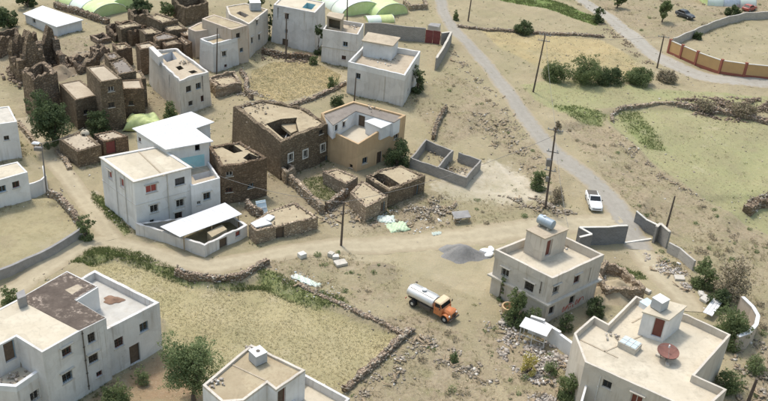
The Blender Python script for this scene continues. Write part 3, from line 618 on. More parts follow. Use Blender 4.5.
def house(name, label, cat, top, base=None, k=0, z=None, h=None, mat='white', roof='cream_roof', par=(0.35, 0.2), parmat=None, parout=0.0, jag=0.0,
          ops=(), holes=(), batter=0.0, root=None, group=None, extra=None, roofrough=0.0, wallname='wall', z0=None, dome=0.0):
    """top: outline of the wall head in photo pixels; base: foot of corner k (gives the height), or h above the ground under corner k, or z absolute"""
    if base is not None:
        lo, hi = 0.5, 16.0                      # height at which the foot below the head corner falls on the photographed foot line
        for _ in range(40):
            zz = (lo+hi)/2; p = hit(*top[k], zz); q = proj((p[0], p[1], th(*p)))[1]
            if q < base[1]: lo = zz
            else: hi = zz
        ztop = zz
    elif h is not None:
        zz = h
        for _ in range(6): p = hit(*top[k], zz); zz = th(*p)+h
        ztop = zz
    else: ztop = z
    Pt = [tuple(hit(px, py, ztop)) for px, py in top]
    if not ccw(Pt): Pt = Pt[::-1]
    cx = sum(p[0] for p in Pt)/len(Pt); cy = sum(p[1] for p in Pt)/len(Pt)
    zb = min(th(*p) for p in Pt)-0.5 if z0 is None else z0
    Pb = inset(Pt, -batter) if batter else Pt
    ph, pt = par; zr = ztop-ph
    if root is None: root = thing(name, label, cat, (cx, cy, th(cx, cy) if z0 is None else z0), 0, group)
    shell(root, Pt, Pb, zb, zr, mat, ops, wallname)
    hp = []
    rb = MB(); Q = inset(Pt, pt*0.98) if ph > 0.02 else Pt
    for hpix, dep, *rest in holes:
        H = [tuple(hit(px, py, zr)) for px, py in hpix]; H = H if ccw(H) else H[::-1]; hp.append((H, dep, rest))
    if dome or roofrough:
        pass
    fill(rb, Q, zr, [q[0] for q in hp])
    if roofrough:
        rb.v = [(x, y, zz+roofrough*(math.sin(x*1.7+y)+math.sin(y*2.3-x*0.6))*0.5) for x, y, zz in rb.v]
    rb.build('roof', M[roof], None, root)
    if ph > 0.02:
        pb = MB(); ring(pb, Pt, zr, ztop, pt, parout, jag, 0.7, int(abs(cx*13+cy*7)) % 997); pb.build('parapet', M[parmat or mat] if isinstance(parmat or mat, str) else mat, None, root)
    if z0 is None and root['category'] not in ('x',): FEET.append((Pb, z0))
    if jag > 0.05 and 'stone' in str(mat) or 'ruin' in str(mat):
        per = [(np.array(Pt[i]), np.array(Pt[(i+1) % len(Pt)])) for i in range(len(Pt))]; C = []
        for a, b in per:
            m_ = int(np.linalg.norm(b-a)*3.0); t = RNG.uniform(0, 1, m_)[:, None]; nn = (b-a)/np.linalg.norm(b-a); nn = np.array([-nn[1], nn[0]])
            q = a+(b-a)*t+nn*RNG.uniform(0.0, pt, m_)[:, None]; C.append(np.column_stack([q, np.full(m_, ztop-jag*0.5)+RNG.uniform(-0.05, 0.08, m_)]))
            m_ = int(np.linalg.norm(b-a)*1.2); t = RNG.uniform(0.05, .95, m_)[:, None]; q = a+(b-a)*t+nn*(pt+np.abs(RNG.normal(0.1, 0.5, m_)))[:, None]; C.append(np.column_stack([q, np.full(m_, zr+0.03)]))
        C = np.vstack(C); C = C[poly_sd(C[:, 0], C[:, 1], Pt) > -0.02]
        for H, *_ in hp: C = C[poly_sd(C[:, 0], C[:, 1], H) < 0]
        tag(stones('loose_stone', C, RNG.uniform(0.05, 0.15, len(C)), M['stone_dark_bits'], root, ORIG[root.name], 0.7, True), kind='stuff')
    for H, dep, rest in hp:
        wm = rest[0] if rest else mat; fm = rest[1] if len(rest) > 1 else 'mud_dark'
        cb = MB(); n = len(H)
        for i in range(n):
            j = (i+1) % n; L = math.dist(H[i], H[j]); cb.face([(*H[j], zr-dep), (*H[i], zr-dep), (*H[i], zr), (*H[j], zr)], [(0, 0), (L, 0), (L, dep), (0, dep)])
        cb.build('courtyard_wall', M[wm], None, root); fb = MB(); fill(fb, H, zr-dep); fb.build('courtyard_floor', M[fm], None, root)
    return root, Pt, ztop, zr

def rough_wall(mb, P, hfun, thk, jag=0.15, disp=0.06, step=0.45, rows=4, sd=3, base=None, sink=0.35):
    """free-standing wall along world xy points; rough faces, uneven top"""
    r = random.Random(sd); pts = []; S = 0
    for a, b in zip(P[:-1], P[1:]):
        a, b = np.array(a[:2]), np.array(b[:2]); L = np.linalg.norm(b-a); k = max(1, int(L/step))
        for i in range(k): pts.append((a+(b-a)*i/k, S+L*i/k))
        S += L
    pts.append((np.array(P[-1][:2]), S)); n = len(pts)
    xy = np.array([p[0] for p in pts]); T = np.gradient(xy, axis=0); T /= np.linalg.norm(T, axis=1)[:, None]+1e-9; N = np.stack([-T[:, 1], T[:, 0]], 1)
    G = []
    for i in range(n):
        s = pts[i][1]; hh = hfun(s/S if S else 0)+r.uniform(-jag, jag*0.5); z0 = (th(*xy[i]) if base is None else base)
        col = []
        for side in (1, -1):
            rowv = []
            for q in range(rows+1):
                t = q/rows; z = z0-sink+(hh+sink)*t; w = thk/2*(1.08-0.16*t)
                p = xy[i]+N[i]*side*(w+r.uniform(-disp, disp))+T[i]*r.uniform(-disp, disp)*0.6
                rowv.append((p[0], p[1], z+(r.uniform(-disp, disp)*0.5 if 0 < q < rows else 0)))
            col.append(rowv)
        G.append(col)
    for i in range(n-1):
        u0, u1 = pts[i][1], pts[i+1][1]
        for q in range(rows):
            a, b = G[i][0], G[i+1][0]; mb.face([b[q], a[q], a[q+1], b[q+1]], [(u1, b[q][2]), (u0, a[q][2]), (u0, a[q+1][2]), (u1, b[q+1][2])])
            a, b = G[i][1], G[i+1][1]; mb.face([a[q], b[q], b[q+1], a[q+1]], [(u0, a[q][2]), (u1, b[q][2]), (u1, b[q+1][2]), (u0, a[q+1][2])])
        mb.face([G[i][1][-1], G[i+1][1][-1], G[i+1][0][-1], G[i][0][-1]], [(u0, 0), (u1, 0), (u1, thk), (u0, thk)])
    for e, o in ((0, 1), (n-1, -1)):
        L_, R_ = G[e][0], G[e][1]
        for q in range(rows):
            f = [L_[q], R_[q], R_[q+1], L_[q+1]]; mb.face(f if o > 0 else f[::-1], [(0, L_[q][2]), (thk, L_[q][2]), (thk, L_[q+1][2]), (0, L_[q+1][2])])
    return pts, xy, S

# loose stones: one mesh for many
def ico():
    t = (1+5**0.5)/2; v = np.array([(-1, t, 0), (1, t, 0), (-1, -t, 0), (1, -t, 0), (0, -1, t), (0, 1, t), (0, -1, -t), (0, 1, -t), (t, 0, -1), (t, 0, 1), (-t, 0, -1), (-t, 0, 1)], float)
    f = np.array([(0, 11, 5), (0, 5, 1), (0, 1, 7), (0, 7, 10), (0, 10, 11), (1, 5, 9), (5, 11, 4), (11, 10, 2), (10, 7, 6), (7, 1, 8), (3, 9, 4), (3, 4, 2), (3, 2, 6), (3, 6, 8), (3, 8, 9), (4, 9, 5), (2, 4, 11), (6, 2, 10), (8, 6, 7), (9, 8, 1)])
    return v/np.linalg.norm(v[0]), f
ICO_V, ICO_F = ico()
BOX_V = np.array([(x, y, z) for x in (-1, 1) for y in (-1, 1) for z in (-1, 1)], float)*0.75
BOX_F = np.array([(0, 1, 3), (0, 3, 2), (4, 6, 7), (4, 7, 5), (0, 4, 5), (0, 5, 1), (2, 3, 7), (2, 7, 6), (0, 2, 6), (0, 6, 4), (1, 5, 7), (1, 7, 3)])
def stones(name, C, S, mat, parent=None, off=(0, 0, 0), flat=0.7, blocky=False):
    """C: centres (n,3); S: radii (n,)"""
    n = len(C); bv, bf = (BOX_V, BOX_F) if blocky else (ICO_V, ICO_F); k = len(bv)
    V = bv[None]*(1+RNG.uniform(-0.28, 0.28, (n, k, 1)))*np.stack([RNG.uniform(0.75, 1.35, n), RNG.uniform(0.7, 1.1, n), RNG.uniform(0.6, 1.0, n)*flat], 1)[:, None]*S[:, None, None]
    ax = RNG.uniform(-0.5, 0.5, n); az = RNG.uniform(0, 6.28, n)
    ca, sa = np.cos(ax)[:, None], np.sin(ax)[:, None]; y = V[..., 1]*ca-V[..., 2]*sa; z = V[..., 1]*sa+V[..., 2]*ca; x = V[..., 0]
    cz, sz = np.cos(az)[:, None], np.sin(az)[:, None]
    V = np.stack([x*cz-y*sz, x*sz+y*cz, z], 2)+C[:, None]
    F = (bf[None]+(np.arange(n)*k)[:, None, None]).reshape(-1, 3)
    return mesh_np(name, V.reshape(-1, 3), F, mat, parent, off, dict(rnd=np.repeat(RNG.uniform(0, 1, n), k)))
def in_poly(poly, n):
    xs = [p[0] for p in poly]; ys = [p[1] for p in poly]; out = np.zeros((0, 2))
    while len(out) < n:
        q = np.stack([RNG.uniform(min(xs), max(xs), n*2), RNG.uniform(min(ys), max(ys), n*2)], 1)
        out = np.vstack([out, q[poly_sd(q[:, 0], q[:, 1], poly) > 0]])
    return out[:n]
def gz(xy): return terr(xy[:, 0], xy[:, 1])

def stone_wall(name, label, px, h, thk=0.6, mat='drystone', jag=0.18, cat='wall', group=None, caps=1.2, sd=5, world=None, bits='stone_bits', disp=0.07, hfun=None):
    P = world if world is not None else [gp(*p)[:2] for p in px]
    mid = P[len(P)//2]; root = thing(name, label, cat, (mid[0], mid[1], th(*mid)), 0, group)
    mb = MB(); hf = hfun or (lambda t: h); pts, xy, S = rough_wall(mb, P, hf, thk, jag, disp, 0.45, 3, sd)
    mb.build('masonry', M[mat], None, root)
    if caps:
        n = int(S*caps*4); t = RNG.uniform(0, 1, n); idx = np.clip((t*(len(xy)-1)).astype(int), 0, len(xy)-1)
        c = xy[idx]+RNG.normal(0, thk*0.22, (n, 2)); z = gz(c)+np.array([hf(v) for v in t])-0.02; s = RNG.uniform(0.05, 0.16, n)
        n2 = int(S*caps*5); t2 = RNG.integers(0, len(xy), n2); c2 = xy[t2]+RNG.normal(0, thk*1.1, (n2, 2)); s2 = RNG.uniform(0.03, 0.12, n2)
        n3 = int(S*max(0.2, h)*22); i3 = RNG.integers(0, len(xy)-1, n3); f3 = RNG.uniform(0, 1, n3)[:, None]; dd_ = xy[i3+1]-xy[i3]; ln_ = np.linalg.norm(dd_, axis=1)[:, None]+1e-6
        sg = RNG.choice([-1, 1], n3)[:, None]; c3 = xy[i3]+dd_*f3+np.column_stack([-dd_[:, 1], dd_[:, 0]])/ln_*sg*(thk/2-0.02); z3 = gz(c3)+RNG.uniform(0, 1, n3)*np.array([hf(v) for v in i3/len(xy)])*0.95; s3 = RNG.uniform(0.06, 0.17, n3)
        C = np.vstack([np.column_stack([c, z]), np.column_stack([c2, gz(c2)+s2*0.3]), np.column_stack([c3, z3])]); s2 = np.concatenate([s2, s3])
        o = stones('loose_stone', C, np.concatenate([s, s2]), M[bits], root, ORIG[root.name], 0.75, True); tag(o, kind='stuff')
    return root
def block_wall(name, label, px, h, thk=0.2, mat='block', coping=None, cat='wall', world=None, group=None, jag=0.0, root=None, piers=0.0):
    P = world if world is not None else [gp(*p)[:2] for p in px]
    mid = P[len(P)//2]
    if root is None: root = thing(name, label, cat, (mid[0], mid[1], th(*mid)), 0, group)
    for q, (a, b) in enumerate(zip(P[:-1], P[1:])):
        mb = MB(); a, b = np.array(a), np.array(b); d = (b-a)/np.linalg.norm(b-a); e = 0 if q == 0 else thk/2
        hh = h[q] if isinstance(h, (list, tuple)) else h
        rough_wall(mb, [a-d*0, b+d*(thk/2-0.004*(q % 2))], (lambda t, hh=hh: hh), thk*(1-0.012*q), jag, 0.0, 1.2, 1, 3+q)
        mb.build('masonry', M[mat], None, root)
        if coping:
            cb = MB(); n = max(1, int(np.linalg.norm(b-a)/1.2)); nr = np.array([-d[1], d[0]])*(thk/2+0.04)
            for i in range(n):
                p, s = a+(b-a)*i/n, a+(b-a)*(i+1)/n; zp, zs = th(*p)+hh-0.01, th(*s)+hh-0.01
                cb.hexa([(*(p-nr), zp), (*(s-nr), zs), (*(s+nr), zs), (*(p+nr), zp)], [(*(p-nr), zp+0.08), (*(s-nr), zs+0.08), (*(s+nr), zs+0.08), (*(p+nr), zp+0.08)])
            cb.build('coping', M[coping], None, root)
    return root
def rubble(name, label, poly_px, n, smin, smax, mat='stone_bits', world=None, heap=0.0, cat='rubble', blocky=False, kind='stuff'):
    n = int(n*3.0); smin *= 0.45; smax *= 0.75; blocky = True; poly = world or P0(poly_px); C = in_poly(poly, n); C = C+RNG.normal(0, 0.35, C.shape); s = smin*(smax/smin)**RNG.uniform(0, 1, n)**2.2
    keep = np.array([mnoise.noise(Vector((p[0]*0.55, p[1]*0.55, len(label)))) > 0.02+RNG.uniform(-.15, .15) for p in C]); C = C[keep]; s = s[keep]; n = len(C)
    z = gz(C)+s*0.25
    if heap:
        d = poly_sd(C[:, 0], C[:, 1], poly); z = z+RNG.uniform(0.0, 1, n)*heap*np.clip(d/1.5, 0, 1)
    o = stones(name, np.column_stack([C, z]), s, M[mat], None, (float(C[:, 0].mean()), float(C[:, 1].mean()), 0), 0.7, blocky)
    if cat == 'rubble':          # earth and planks among the stones
        m_ = max(4, n//40); Cb = C[RNG.integers(0, n, m_)]; V = []; F = []
        for p in Cb:
            a = RNG.uniform(0, 6.28); L = RNG.uniform(.3, 1.1); w_ = RNG.uniform(.04, .12); d = np.array([math.cos(a), math.sin(a)]); q = np.array([-d[1], d[0]])*w_; z0 = th(*p)+.05; z1 = z0+RNG.uniform(0, .35); b = len(V)
            V += [(*(p-q), z0), (*(p+q), z0), (*(p+d*L+q), z1), (*(p+d*L-q), z1), (*(p-q), z0+.05), (*(p+q), z0+.05), (*(p+d*L+q), z1+.05), (*(p+d*L-q), z1+.05)]
            F += [(b, b+3, b+2, b+1), (b+4, b+5, b+6, b+7), (b, b+1, b+5, b+4), (b+1, b+2, b+6, b+5), (b+2, b+3, b+7, b+6), (b+3, b, b+4, b+7)]
        tag(mesh_np('debris', np.array(V), F, M['timber'], o, tuple(o.location)), kind='stuff')
    return tag(o, label, cat, None, kind)
def mound(name, label, center_px, rx, ry, h, mat, cat='heap', rz=0.0, base=None, root=None, rough=0.12, n=26, m=9, part=None):
    g_ = np.array(base) if base is not None else gp(*center_px); V = []; F = []
    for i in range(m+1):
        t = i/m
        for j in range(n):
            a = 2*math.pi*j/n; k = 1+0.18*math.sin(3*a+1)+0.09*math.sin(7*a); x = rx*t*math.cos(a)*k; y = ry*t*math.sin(a)*k
            z = h*(math.cos(t*math.pi)*0.5+0.5)**0.85*(1+rough*math.sin(x*3+y*2))
            X_, Y_ = x*math.cos(rz)-y*math.sin(rz), x*math.sin(rz)+y*math.cos(rz); zz = (th(g_[0]+X_, g_[1]+Y_)-g_[2]) if base is None else 0
            V.append((X_, Y_, z+zz-0.05*(t > 0.95)))
    for i in range(m):
        for j in range(n): k = (j+1) % n; F.append((i*n+j, (i+1)*n+j, (i+1)*n+k, i*n+k))
    V = np.array(V)
    if root is not None:
        return mesh_np(part or name, V+g_, F, M[mat], root, ORIG[root.name], None, True)
    o = mesh_np(name, V, F, M[mat], None, (0, 0, 0), None, True); o.location = tuple(g_); return tag(o, label, cat)
# ------------------------------------------------------------------ houses
# white two-storey house by the path
R, Pm, Zm, _ = house('white_house', 'white two-storey house with red shutters and flat cream roof beside the dirt path', 'house',
    [(100.4, 157), (133.8, 181.5), (191, 167), (158.5, 146)], (134.3, 232.5), 1, mat='white', roof='cream_roof', par=(0.12, 0.25),
    ops=[(110, 174.5, 'red', (0.9, 1.1)), (122, 183, 'red', (0.9, 1.1)), (151.5, 188.5, 'red', (1.3, 1.0)), (180, 181.5, 'wind', (1.2, 0.95)), (154.3, 208.5, 'win'), (180.3, 203, 'win'), (178.6, 216, 'win', (0.9, 1.1)), (152, 221.6, 'small', (0.5, 0.5))])
cb = MB()    # string course, a few centimetres proud
for A, B in ((Pm[1], Pm[2]),):
    pass
def band(root, P, z, hh, out, mat, name='string_course'):
    b = MB(); O = inset(P, -out); n = len(P)
    for i in range(n):
        j = (i+1) % n; b.hexa([(*P[i], z), (*O[i], z), (*O[j], z), (*P[j], z)][::-1], [(*P[i], z+hh), (*O[i], z+hh), (*O[j], z+hh), (*P[j], z+hh)][::-1])
    return b.build(name, M[mat], None, root)
band(R, Pm, Zm-3.0, 0.10, 0.05, 'white2')
band(R, Pm, Zm-0.13, 0.12, 0.12, 'concrete', 'roof_edge')
sb = MB(); sb.bar((*hit(138.5, 151.5, Zm-0.1), Zm-0.09), (*hit(164, 176, Zm-0.1), Zm-0.09), 0.16, 0.06); sb.build('roof_joint', M['tan_roof'], None, R)
# wing with teal terrace
Rw, Pw, Zw, _ = house('house_wing', '', '', [(191, 186), (220, 178), (205, 156), (176, 163)], z=Zm-2.1, mat='white', root=R, roof='tan_roof', par=(0.5, 0.22), parmat='white', wallname='wing_wall',
    ops=[(199, 203, 'small', (0.5, 0.5)), (207, 196, 'wind', (0.9, 1.0))], holes=[([(195, 180.5), (214, 175.5), (210, 170.5), (192, 175)], 1.6, 'white', 'mud_dark'), ([(181, 168), (203, 164), (197, 157.5), (180, 161)], 1.8, 'teal', 'teal')])
# block with the white metal roof
Zs = Zm+0.5
Rt, Pr, _, _ = house('metal_roofed_house', 'white walled house under a bright white L-shaped sheet metal roof', 'house',
    [(136.4, 129.5), (167, 149), (209, 141.5), (192, 129), (210, 122.8), (190.7, 114)], z=Zs, mat='white', roof='cream_roof', par=(0.02, 0.2), ops=[(139.5, 139.5, 'small'), (197, 134, 'void', (0.6, 0.8))])
mb = MB(); O = inset(Pr, -0.35); fill(mb, O, Zs+0.14); fill(mb, O, Zs+0.03, up=False)
for i in range(len(O)): j = (i+1) % len(O); mb.face([(*O[i], Zs+0.03), (*O[j], Zs+0.03), (*O[j], Zs+0.14), (*O[i], Zs+0.14)])
mr = mb.build('metal_roof', M['sheet_white'], None, Rt)
pa, pb_ = np.array(hit(167, 149, Zs)), np.array(hit(209, 141.5, Zs)); dv = (pb_-pa)/np.linalg.norm(pb_-pa); nv = np.array([dv[1], -dv[0]])*0.012
mb_ = MB(); q0, q1 = pa+dv*0.15+nv, pa+dv*4.4+nv; mb_.hexa([(*q0, Zm-2.5), (*q1, Zm-2.5), (*(q1-nv), Zm-2.5), (*(q0-nv), Zm-2.5)], [(*q0, Zm-1.0), (*q1, Zm-1.0), (*(q1-nv), Zm-1.0), (*(q0-nv), Zm-1.0)]); mb_.build('teal_dado', M['teal'], None, Rt)
d = np.array(Pr[1])-np.array(Pr[0]) if True else None
mb = MB(); a, b, c = [hit(*p, Zs+0.15) for p in ((136.4, 129.5), (190.7, 114), (167, 149))]
for t in np.arange(0.06, 0.98, 0.09):
    p = a+(c-a)*t; q = p+(b-a)*(0.97 if t < 0.46 else 0.70); mb.bar((*p, Zs+0.145), (*q, Zs+0.145), 0.06, 0.025)
mb.build('seam', M['sheet_white'], mr, Rt)

# shed yard with sheet roof in front of the white house
G = lambda px, py: gp(px, py)
c0 = gp(205, 257.5); zt_ = top_z(c0, 245)
root = thing('white_shed', 'low whitewashed shed with white sheet roof and walled yard on the path', 'shed', c0)
Wp = [tuple(hit(p[0], p[1], zt_)) for p in ((135, 223), (205, 245), (247.5, 225), (229, 212))]; Wp[1] = (c0[0], c0[1])
W4 = Wp if ccw(Wp) else Wp[::-1]
shell(root, W4, W4, min(th(*p) for p in W4)-0.4, zt_-0.1, 'white2', [(223.4, 243.5, 'door', (1.1, 1.9)), (238, 232, 'small', (0.7, 0.7), dict(leaf='frame_red'))])
mb = MB(); ring(mb, W4, zt_-0.1, zt_, 0.3, 0.0, 0.14, 0.6, 7); mb.build('wall_head', M['white2'], None, root)
mb = MB(); fill(mb, inset(W4, 0.3), zt_-1.6); mb.build('yard_floor', M['mud_dark'], None, root)
zr_ = zt_+0.55; Rp = [tuple(hit(p[0], p[1], zr_)) for p in ((160, 226.5), (180, 237), (242, 214), (225, 202.5))]; Rp = Rp if ccw(Rp) else Rp[::-1]
mb = MB(); fill(mb, Rp, zr_); fill(mb, Rp, zr_-0.06, up=False)
for i in range(4): j = (i+1) % 4; mb.face([(*Rp[i], zr_-0.06), (*Rp[j], zr_-0.06), (*Rp[j], zr_), (*Rp[i], zr_)])
mr = mb.build('sheet_roof', M['sheet_white'], None, root)
mb = MB(); a, b, c, dd = [np.array(hit(*p, zr_)) for p in ((160, 226.5), (180, 237), (242, 214), (225, 202.5))]
for t in np.arange(0.04, 1, 0.065):
    p, q = a+(dd-a)*t, b+(c-b)*t; mb.bar((*p, zr_+0.006), (*q, zr_+0.006), 0.05, 0.016)
mb.build('rib', M['sheet_white'], mr, root)
for t in (0.05, 0.5, 0.95):
    for e, f in ((a, dd), (b, c)):
        mb = MB(); p = e+(f-e)*t; p = p+(a+b+c+dd)/4*0.02-p*0.02; mb.tube((*p, zt_-2.3), (*p, zr_-0.06), 0.07); mb.build('post', M['timber'], None, root)
q4 = [tuple(hit(px, py, zt_+0.05)) for px, py in ((207, 232), (212, 237), (227, 229), (222, 224.5))]; q4 = q4 if ccw(q4) else q4[::-1]
mb = MB(); mb.hexa([(*p, zt_-1.6) for p in q4], [(*p, zt_+0.04) for p in q4]); mb.build('store_room', M['mud_roof'], None, root)

# stone shed with mud roof and plastic sheets
R3, P3, Z3, _ = house('stone_shed', 'low stone shed with straw-mud roof and scraps of white plastic sheet', 'shed',
    [(248.5, 224.5), (256, 231), (318, 217), (295, 201.7), (268, 211)], (255.5, 245), 1, mat='stone_light', roof='mud_roof', par=(0.12, 0.3), parmat='stone_light', jag=0.1, roofrough=0.06, ops=[(280, 232.5, 'door', (1.0, 1.9))])
for k, pts in enumerate([[(250.5, 223.5), (256, 228), (272, 224.5), (262, 219)], [(262, 218.5), (270, 221.5), (275, 217.5), (268, 215.5)]]):
    mb = MB(); q = [hit(px, py, Z3-0.02) for px, py in pts]
    q = [tuple(v) for v in q]; q = q if ccw(q) else q[::-1]
    mb.hexa([(*v, Z3-0.05) for v in q], [(*v, Z3+0.03+0.05*i) for i, v in enumerate(q)]); o = mb.build('plastic_sheet', M['sheet_white'], None, None, (*q[0], Z3)); o.location = (*q[0], Z3)
    tag(o, ['large scrap of white plastic sheet on the low stone shed roof', 'small scrap of white plastic sheet higher up the stone shed roof'][k], 'plastic sheet')

# dark stone house next to the white one, open courts in its roof
house('stone_house', 'brown stone house with two sunken roof courts adjoining the white house', 'house',
    [(221, 166), (246, 163), (267, 157.5), (240, 141), (208, 146)], (221.8, 205.5), 0, mat='stone_red', roof='mud_roof', par=(0.22, 0.4), jag=0.16, roofrough=0.05,
    ops=[(229.5, 174, 'small', (0.8, 0.6)), (229, 190, 'small', (0.8, 0.6)), (250, 186, 'small', (0.8, 0.6))],
    holes=[([(222, 147), (234, 153.5), (243, 151), (231, 143.5)], 1.7, 'stone', 'mud_dark'), ([(243, 158), (252, 162.5), (261, 158), (249, 153)], 2.0, 'stone', 'mud_dark')])
# big stone house
R5, P5, Z5, _ = house('big_stone_house', 'large dark stone house with collapsed roof corner and white window surrounds', 'house',
    [(233, 106), (281, 141.5), (329.5, 123), (303, 106.5), (262, 98.5)], (283, 179.5), 1, mat='stone', roof='mud_roof', par=(0.30, 0.55), jag=0.25, batter=0.18, roofrough=0.08,
    ops=[(290.4, 157.5, 'wht', (0.7, 1.0), dict(surround=1)), (304.8, 154, 'wht', (0.7, 1.0), dict(surround=1)), (322, 148, 'wht', (0.7, 1.0), dict(surround=1)), (322, 164.5, 'door', (1.3, 2.0)), (321, 132, 'small', (0.7, 0.6))],
    holes=[([(266, 124), (284, 139), (299, 133), (296, 121), (297, 117.5), (281, 119)], 2.3, 'stone', 'mud_dark')])
q4 = [tuple(hit(px, py, Z5-1.1)) for px, py in ((281, 125), (291, 133), (305, 127), (295, 121))]; q4 = q4 if ccw(q4) else q4[::-1]
mb = MB(); mb.hexa([(*p, Z5-1.5) for p in q4], [(*p, Z5-1.1) for p in q4]); mb.build('sunken_roof', M['mud_roof'], None, R5)
a_ = hit(285, 133, Z5-1.6); mb = MB()
for k in range(5): mb.tube((a_[0]+k*0.35, a_[1]-0.4, Z5-2.3), (a_[0]+k*0.45+0.5, a_[1]+1.2, Z5-1.5), 0.08, n=6)
tag(mb.build('fallen_beam', M['sheet_grey'], None, R5), kind='stuff')

# ochre house with terrace
gF = gp(356.5, 171.5); zF = top_z(gF, 144.3); zB = zF+1.9
fp = [hit(331, 133.5, zF), gF[:2], hit(406, 115, zB), hit(353.4, 101, zB), hit(321, 113, zB)]
fp = [tuple(float(v) for v in p) for p in fp]; zc = [zF+0.3, zF, zB, zB, zB]
if not ccw(fp): fp = fp[::-1]; zc = zc[::-1]
R6 = thing('ochre_house', 'ochre rendered house with white walled roof terrace and grey roof wings', 'house', (float(np.mean([p[0] for p in fp])), float(np.mean([p[1] for p in fp])), 0))
shell(R6, fp, fp, min(th(*p) for p in fp)-0.4, zF-0.35, 'yellow', [(365, 160.5, 'small', (0.9, 0.9)), (379.5, 158, 'door', (1.0, 1.9)), (397, 127.5, 'small', (0.9, 0.7)), (351, 166, 'small', (0.5, 0.5))])
mb = MB(); ring(mb, fp, zF-0.35, zc, 0.28); mb.build('parapet', M['yellow'], None, R6)
mb = MB(); fill(mb, inset(fp, 0.27), zF-0.3); mb.build('terrace_floor', M['cream_roof'], None, R6)
zW = zB-0.12
wing = [tuple(hit(px, py, zW)) for px, py in ((322, 113), (353.4, 102), (404.5, 115.5), (394, 122), (356, 110.5), (333, 125))]
wing = wing if ccw(wing) else wing[::-1]
wing_in = inset(wing, 0.06)
shell(R6, wing_in, wing_in, zF-0.29, zW-0.2, 'blue_white', [(336.5, 127.5, 'wind', (0.7, 0.9)), (344, 124, 'wind', (0.7, 0.9)), (361.5, 121.5, 'door', (1.0, 1.7))], 'wing_wall')
mb = MB(); fill(mb, wing_in, zW-0.1); fill(mb, wing_in, zW-0.2, up=False)
for i in range(6): j = (i+1) % 6; mb.face([(*wing_in[i], zW-0.2), (*wing_in[j], zW-0.2), (*wing_in[j], zW-0.1), (*wing_in[i], zW-0.1)])
mb.build('wing_roof', M['grey_roof'], None, R6)
q4 = [tuple(hit(px, py, zF+1.5)) for px, py in ((366, 121), (376, 118), (391, 123), (381, 127.5))]; q4 = q4 if ccw(q4) else q4[::-1]
mb = MB(); mb.hexa([(*p, zF-0.29) for p in q4], [(*p, zF+1.42) for p in q4]); mb.build('terrace_room', M['blue_white'], None, R6)
mb = MB(); qq = inset(q4, -0.12); mb.hexa([(*p, zF+1.43) for p in qq], [(*p, zF+1.5) for p in qq]); mb.build('terrace_room_roof', M['sheet_white'], None, R6)

# beige tall house
R7, P7, Z7, _ = house('beige_house', 'tall battered beige house with broken parapet and open roof court above the stone shed', 'house',
    [(149, 51), (179.5, 80), (208.7, 71), (176, 47)], (180.5, 114.5), 1, mat='beige', roof='tan_roof', par=(0.5, 0.3), parmat='white2', jag=0.18, batter=0.25, roofrough=0.03,
    ops=[(188.5, 89, 'wind', (0.9, 0.9)), (198, 86, 'wind', (0.9, 0.9)), (190, 103.5, 'small', (0.7, 0.7)), (201, 99, 'small', (0.5, 0.9))],
    holes=[([(161, 56), (167, 62), (177, 59), (172, 51.5)], 2.0, 'blue_white', 'mud_dark'), ([(175.5, 67), (179, 70), (184, 68.5), (180.5, 65.5)], 1.0, 'stone', 'mud_dark'), ([(188, 71.5), (192, 73.8), (198, 72), (194, 70)], 1.0, 'stone', 'mud_dark')])
q4 = [tuple(hit(px, py, Z7+0.9)) for px, py in ((148.8, 47), (158.5, 57), (163, 55), (153, 45.8))]; q4 = q4 if ccw(q4) else q4[::-1]
mb = MB(); mb.hexa([(*p, Z7-0.45) for p in q4], [(*p, Z7+0.9) for p in q4]); mb.build('corner_turret', M['white2'], None, R7)

# cluster to the right of it
house('square_house', 'square pale house with low white parapet beside a utility pole', 'house',
    [(200, 38.5), (213, 43.8), (237.5, 37.8), (226, 32)], (215, 72), 1, mat='white2', roof='mud_roof', par=(0.55, 0.25), parmat='white', batter=0.2, jag=0.08, ops=[(224, 53.8, 'wind', (0.8, 0.9)), (225, 66, 'small', (0.5, 0.5))])
house('brown_sided_house', 'pale fronted house with brown stone flank and dark doorway', 'house',
    [(188, 27.6), (195, 31.2), (216.6, 28), (201, 21.5)], (196, 58), 1, mat='pinkish', roof='mud_roof', par=(0.12, 0.3), jag=0.08, batter=0.1, ops=[(211.6, 34.5, 'door', (0.9, 1.8))])
house('long_tan_house', 'long tan house with wide straw-mud roof behind the square house', 'house',
    [(202, 18.5), (231.7, 29.5), (247.5, 25), (214, 14)], (232.5, 66), 1, mat='pinkish', roof='mud_roof', par=(0.1, 0.3), jag=0.06, batter=0.15, ops=[(238, 35.5, 'small', (0.8, 0.8)), (241, 50, 'small', (0.7, 0.7))])
R11, P11, Z11, _ = house('corner_house', 'pinkish house with rooftop water tank next to the tall plain house', 'house',
    [(229, 14), (249, 24), (268, 9), (245, 2.5), (226, 6)], (249.5, 58), 1, mat='beige', roof='mud_roof', par=(0.15, 0.3), jag=0.06, batter=0.15,
    ops=[(257, 21.5, 'wind', (0.8, 0.9)), (252, 40, 'wind', (0.8, 1.1)), (259, 37, 'wind', (0.8, 1.1))], holes=[([(236, 13), (245, 17.5), (249, 15), (240, 11)], 1.8, 'pinkish', 'mud_dark')])
R12, P12, Z12, _ = house('tall_plain_house', 'tall battered grey-white house with recessed teal roof terrace above the rubble bank', 'house',
    [(273.5, 4.5), (315, 12.5), (325, 2), (284, -6)], (313, 52), 1, mat='white2', roof='cream_roof', par=(0.15, 0.3), batter=0.35,
    ops=[(286.5, 16, 'wind', (0.7, 1.0)), (285.5, 31, 'small', (0.5, 0.7)), (284, 43.5, 'door', (1.0, 1.7))], holes=[([(302, 7.5), (311.5, 9.5), (316, 4.5), (307, 2.5)], 2.0, 'teal', 'mud_dark')])
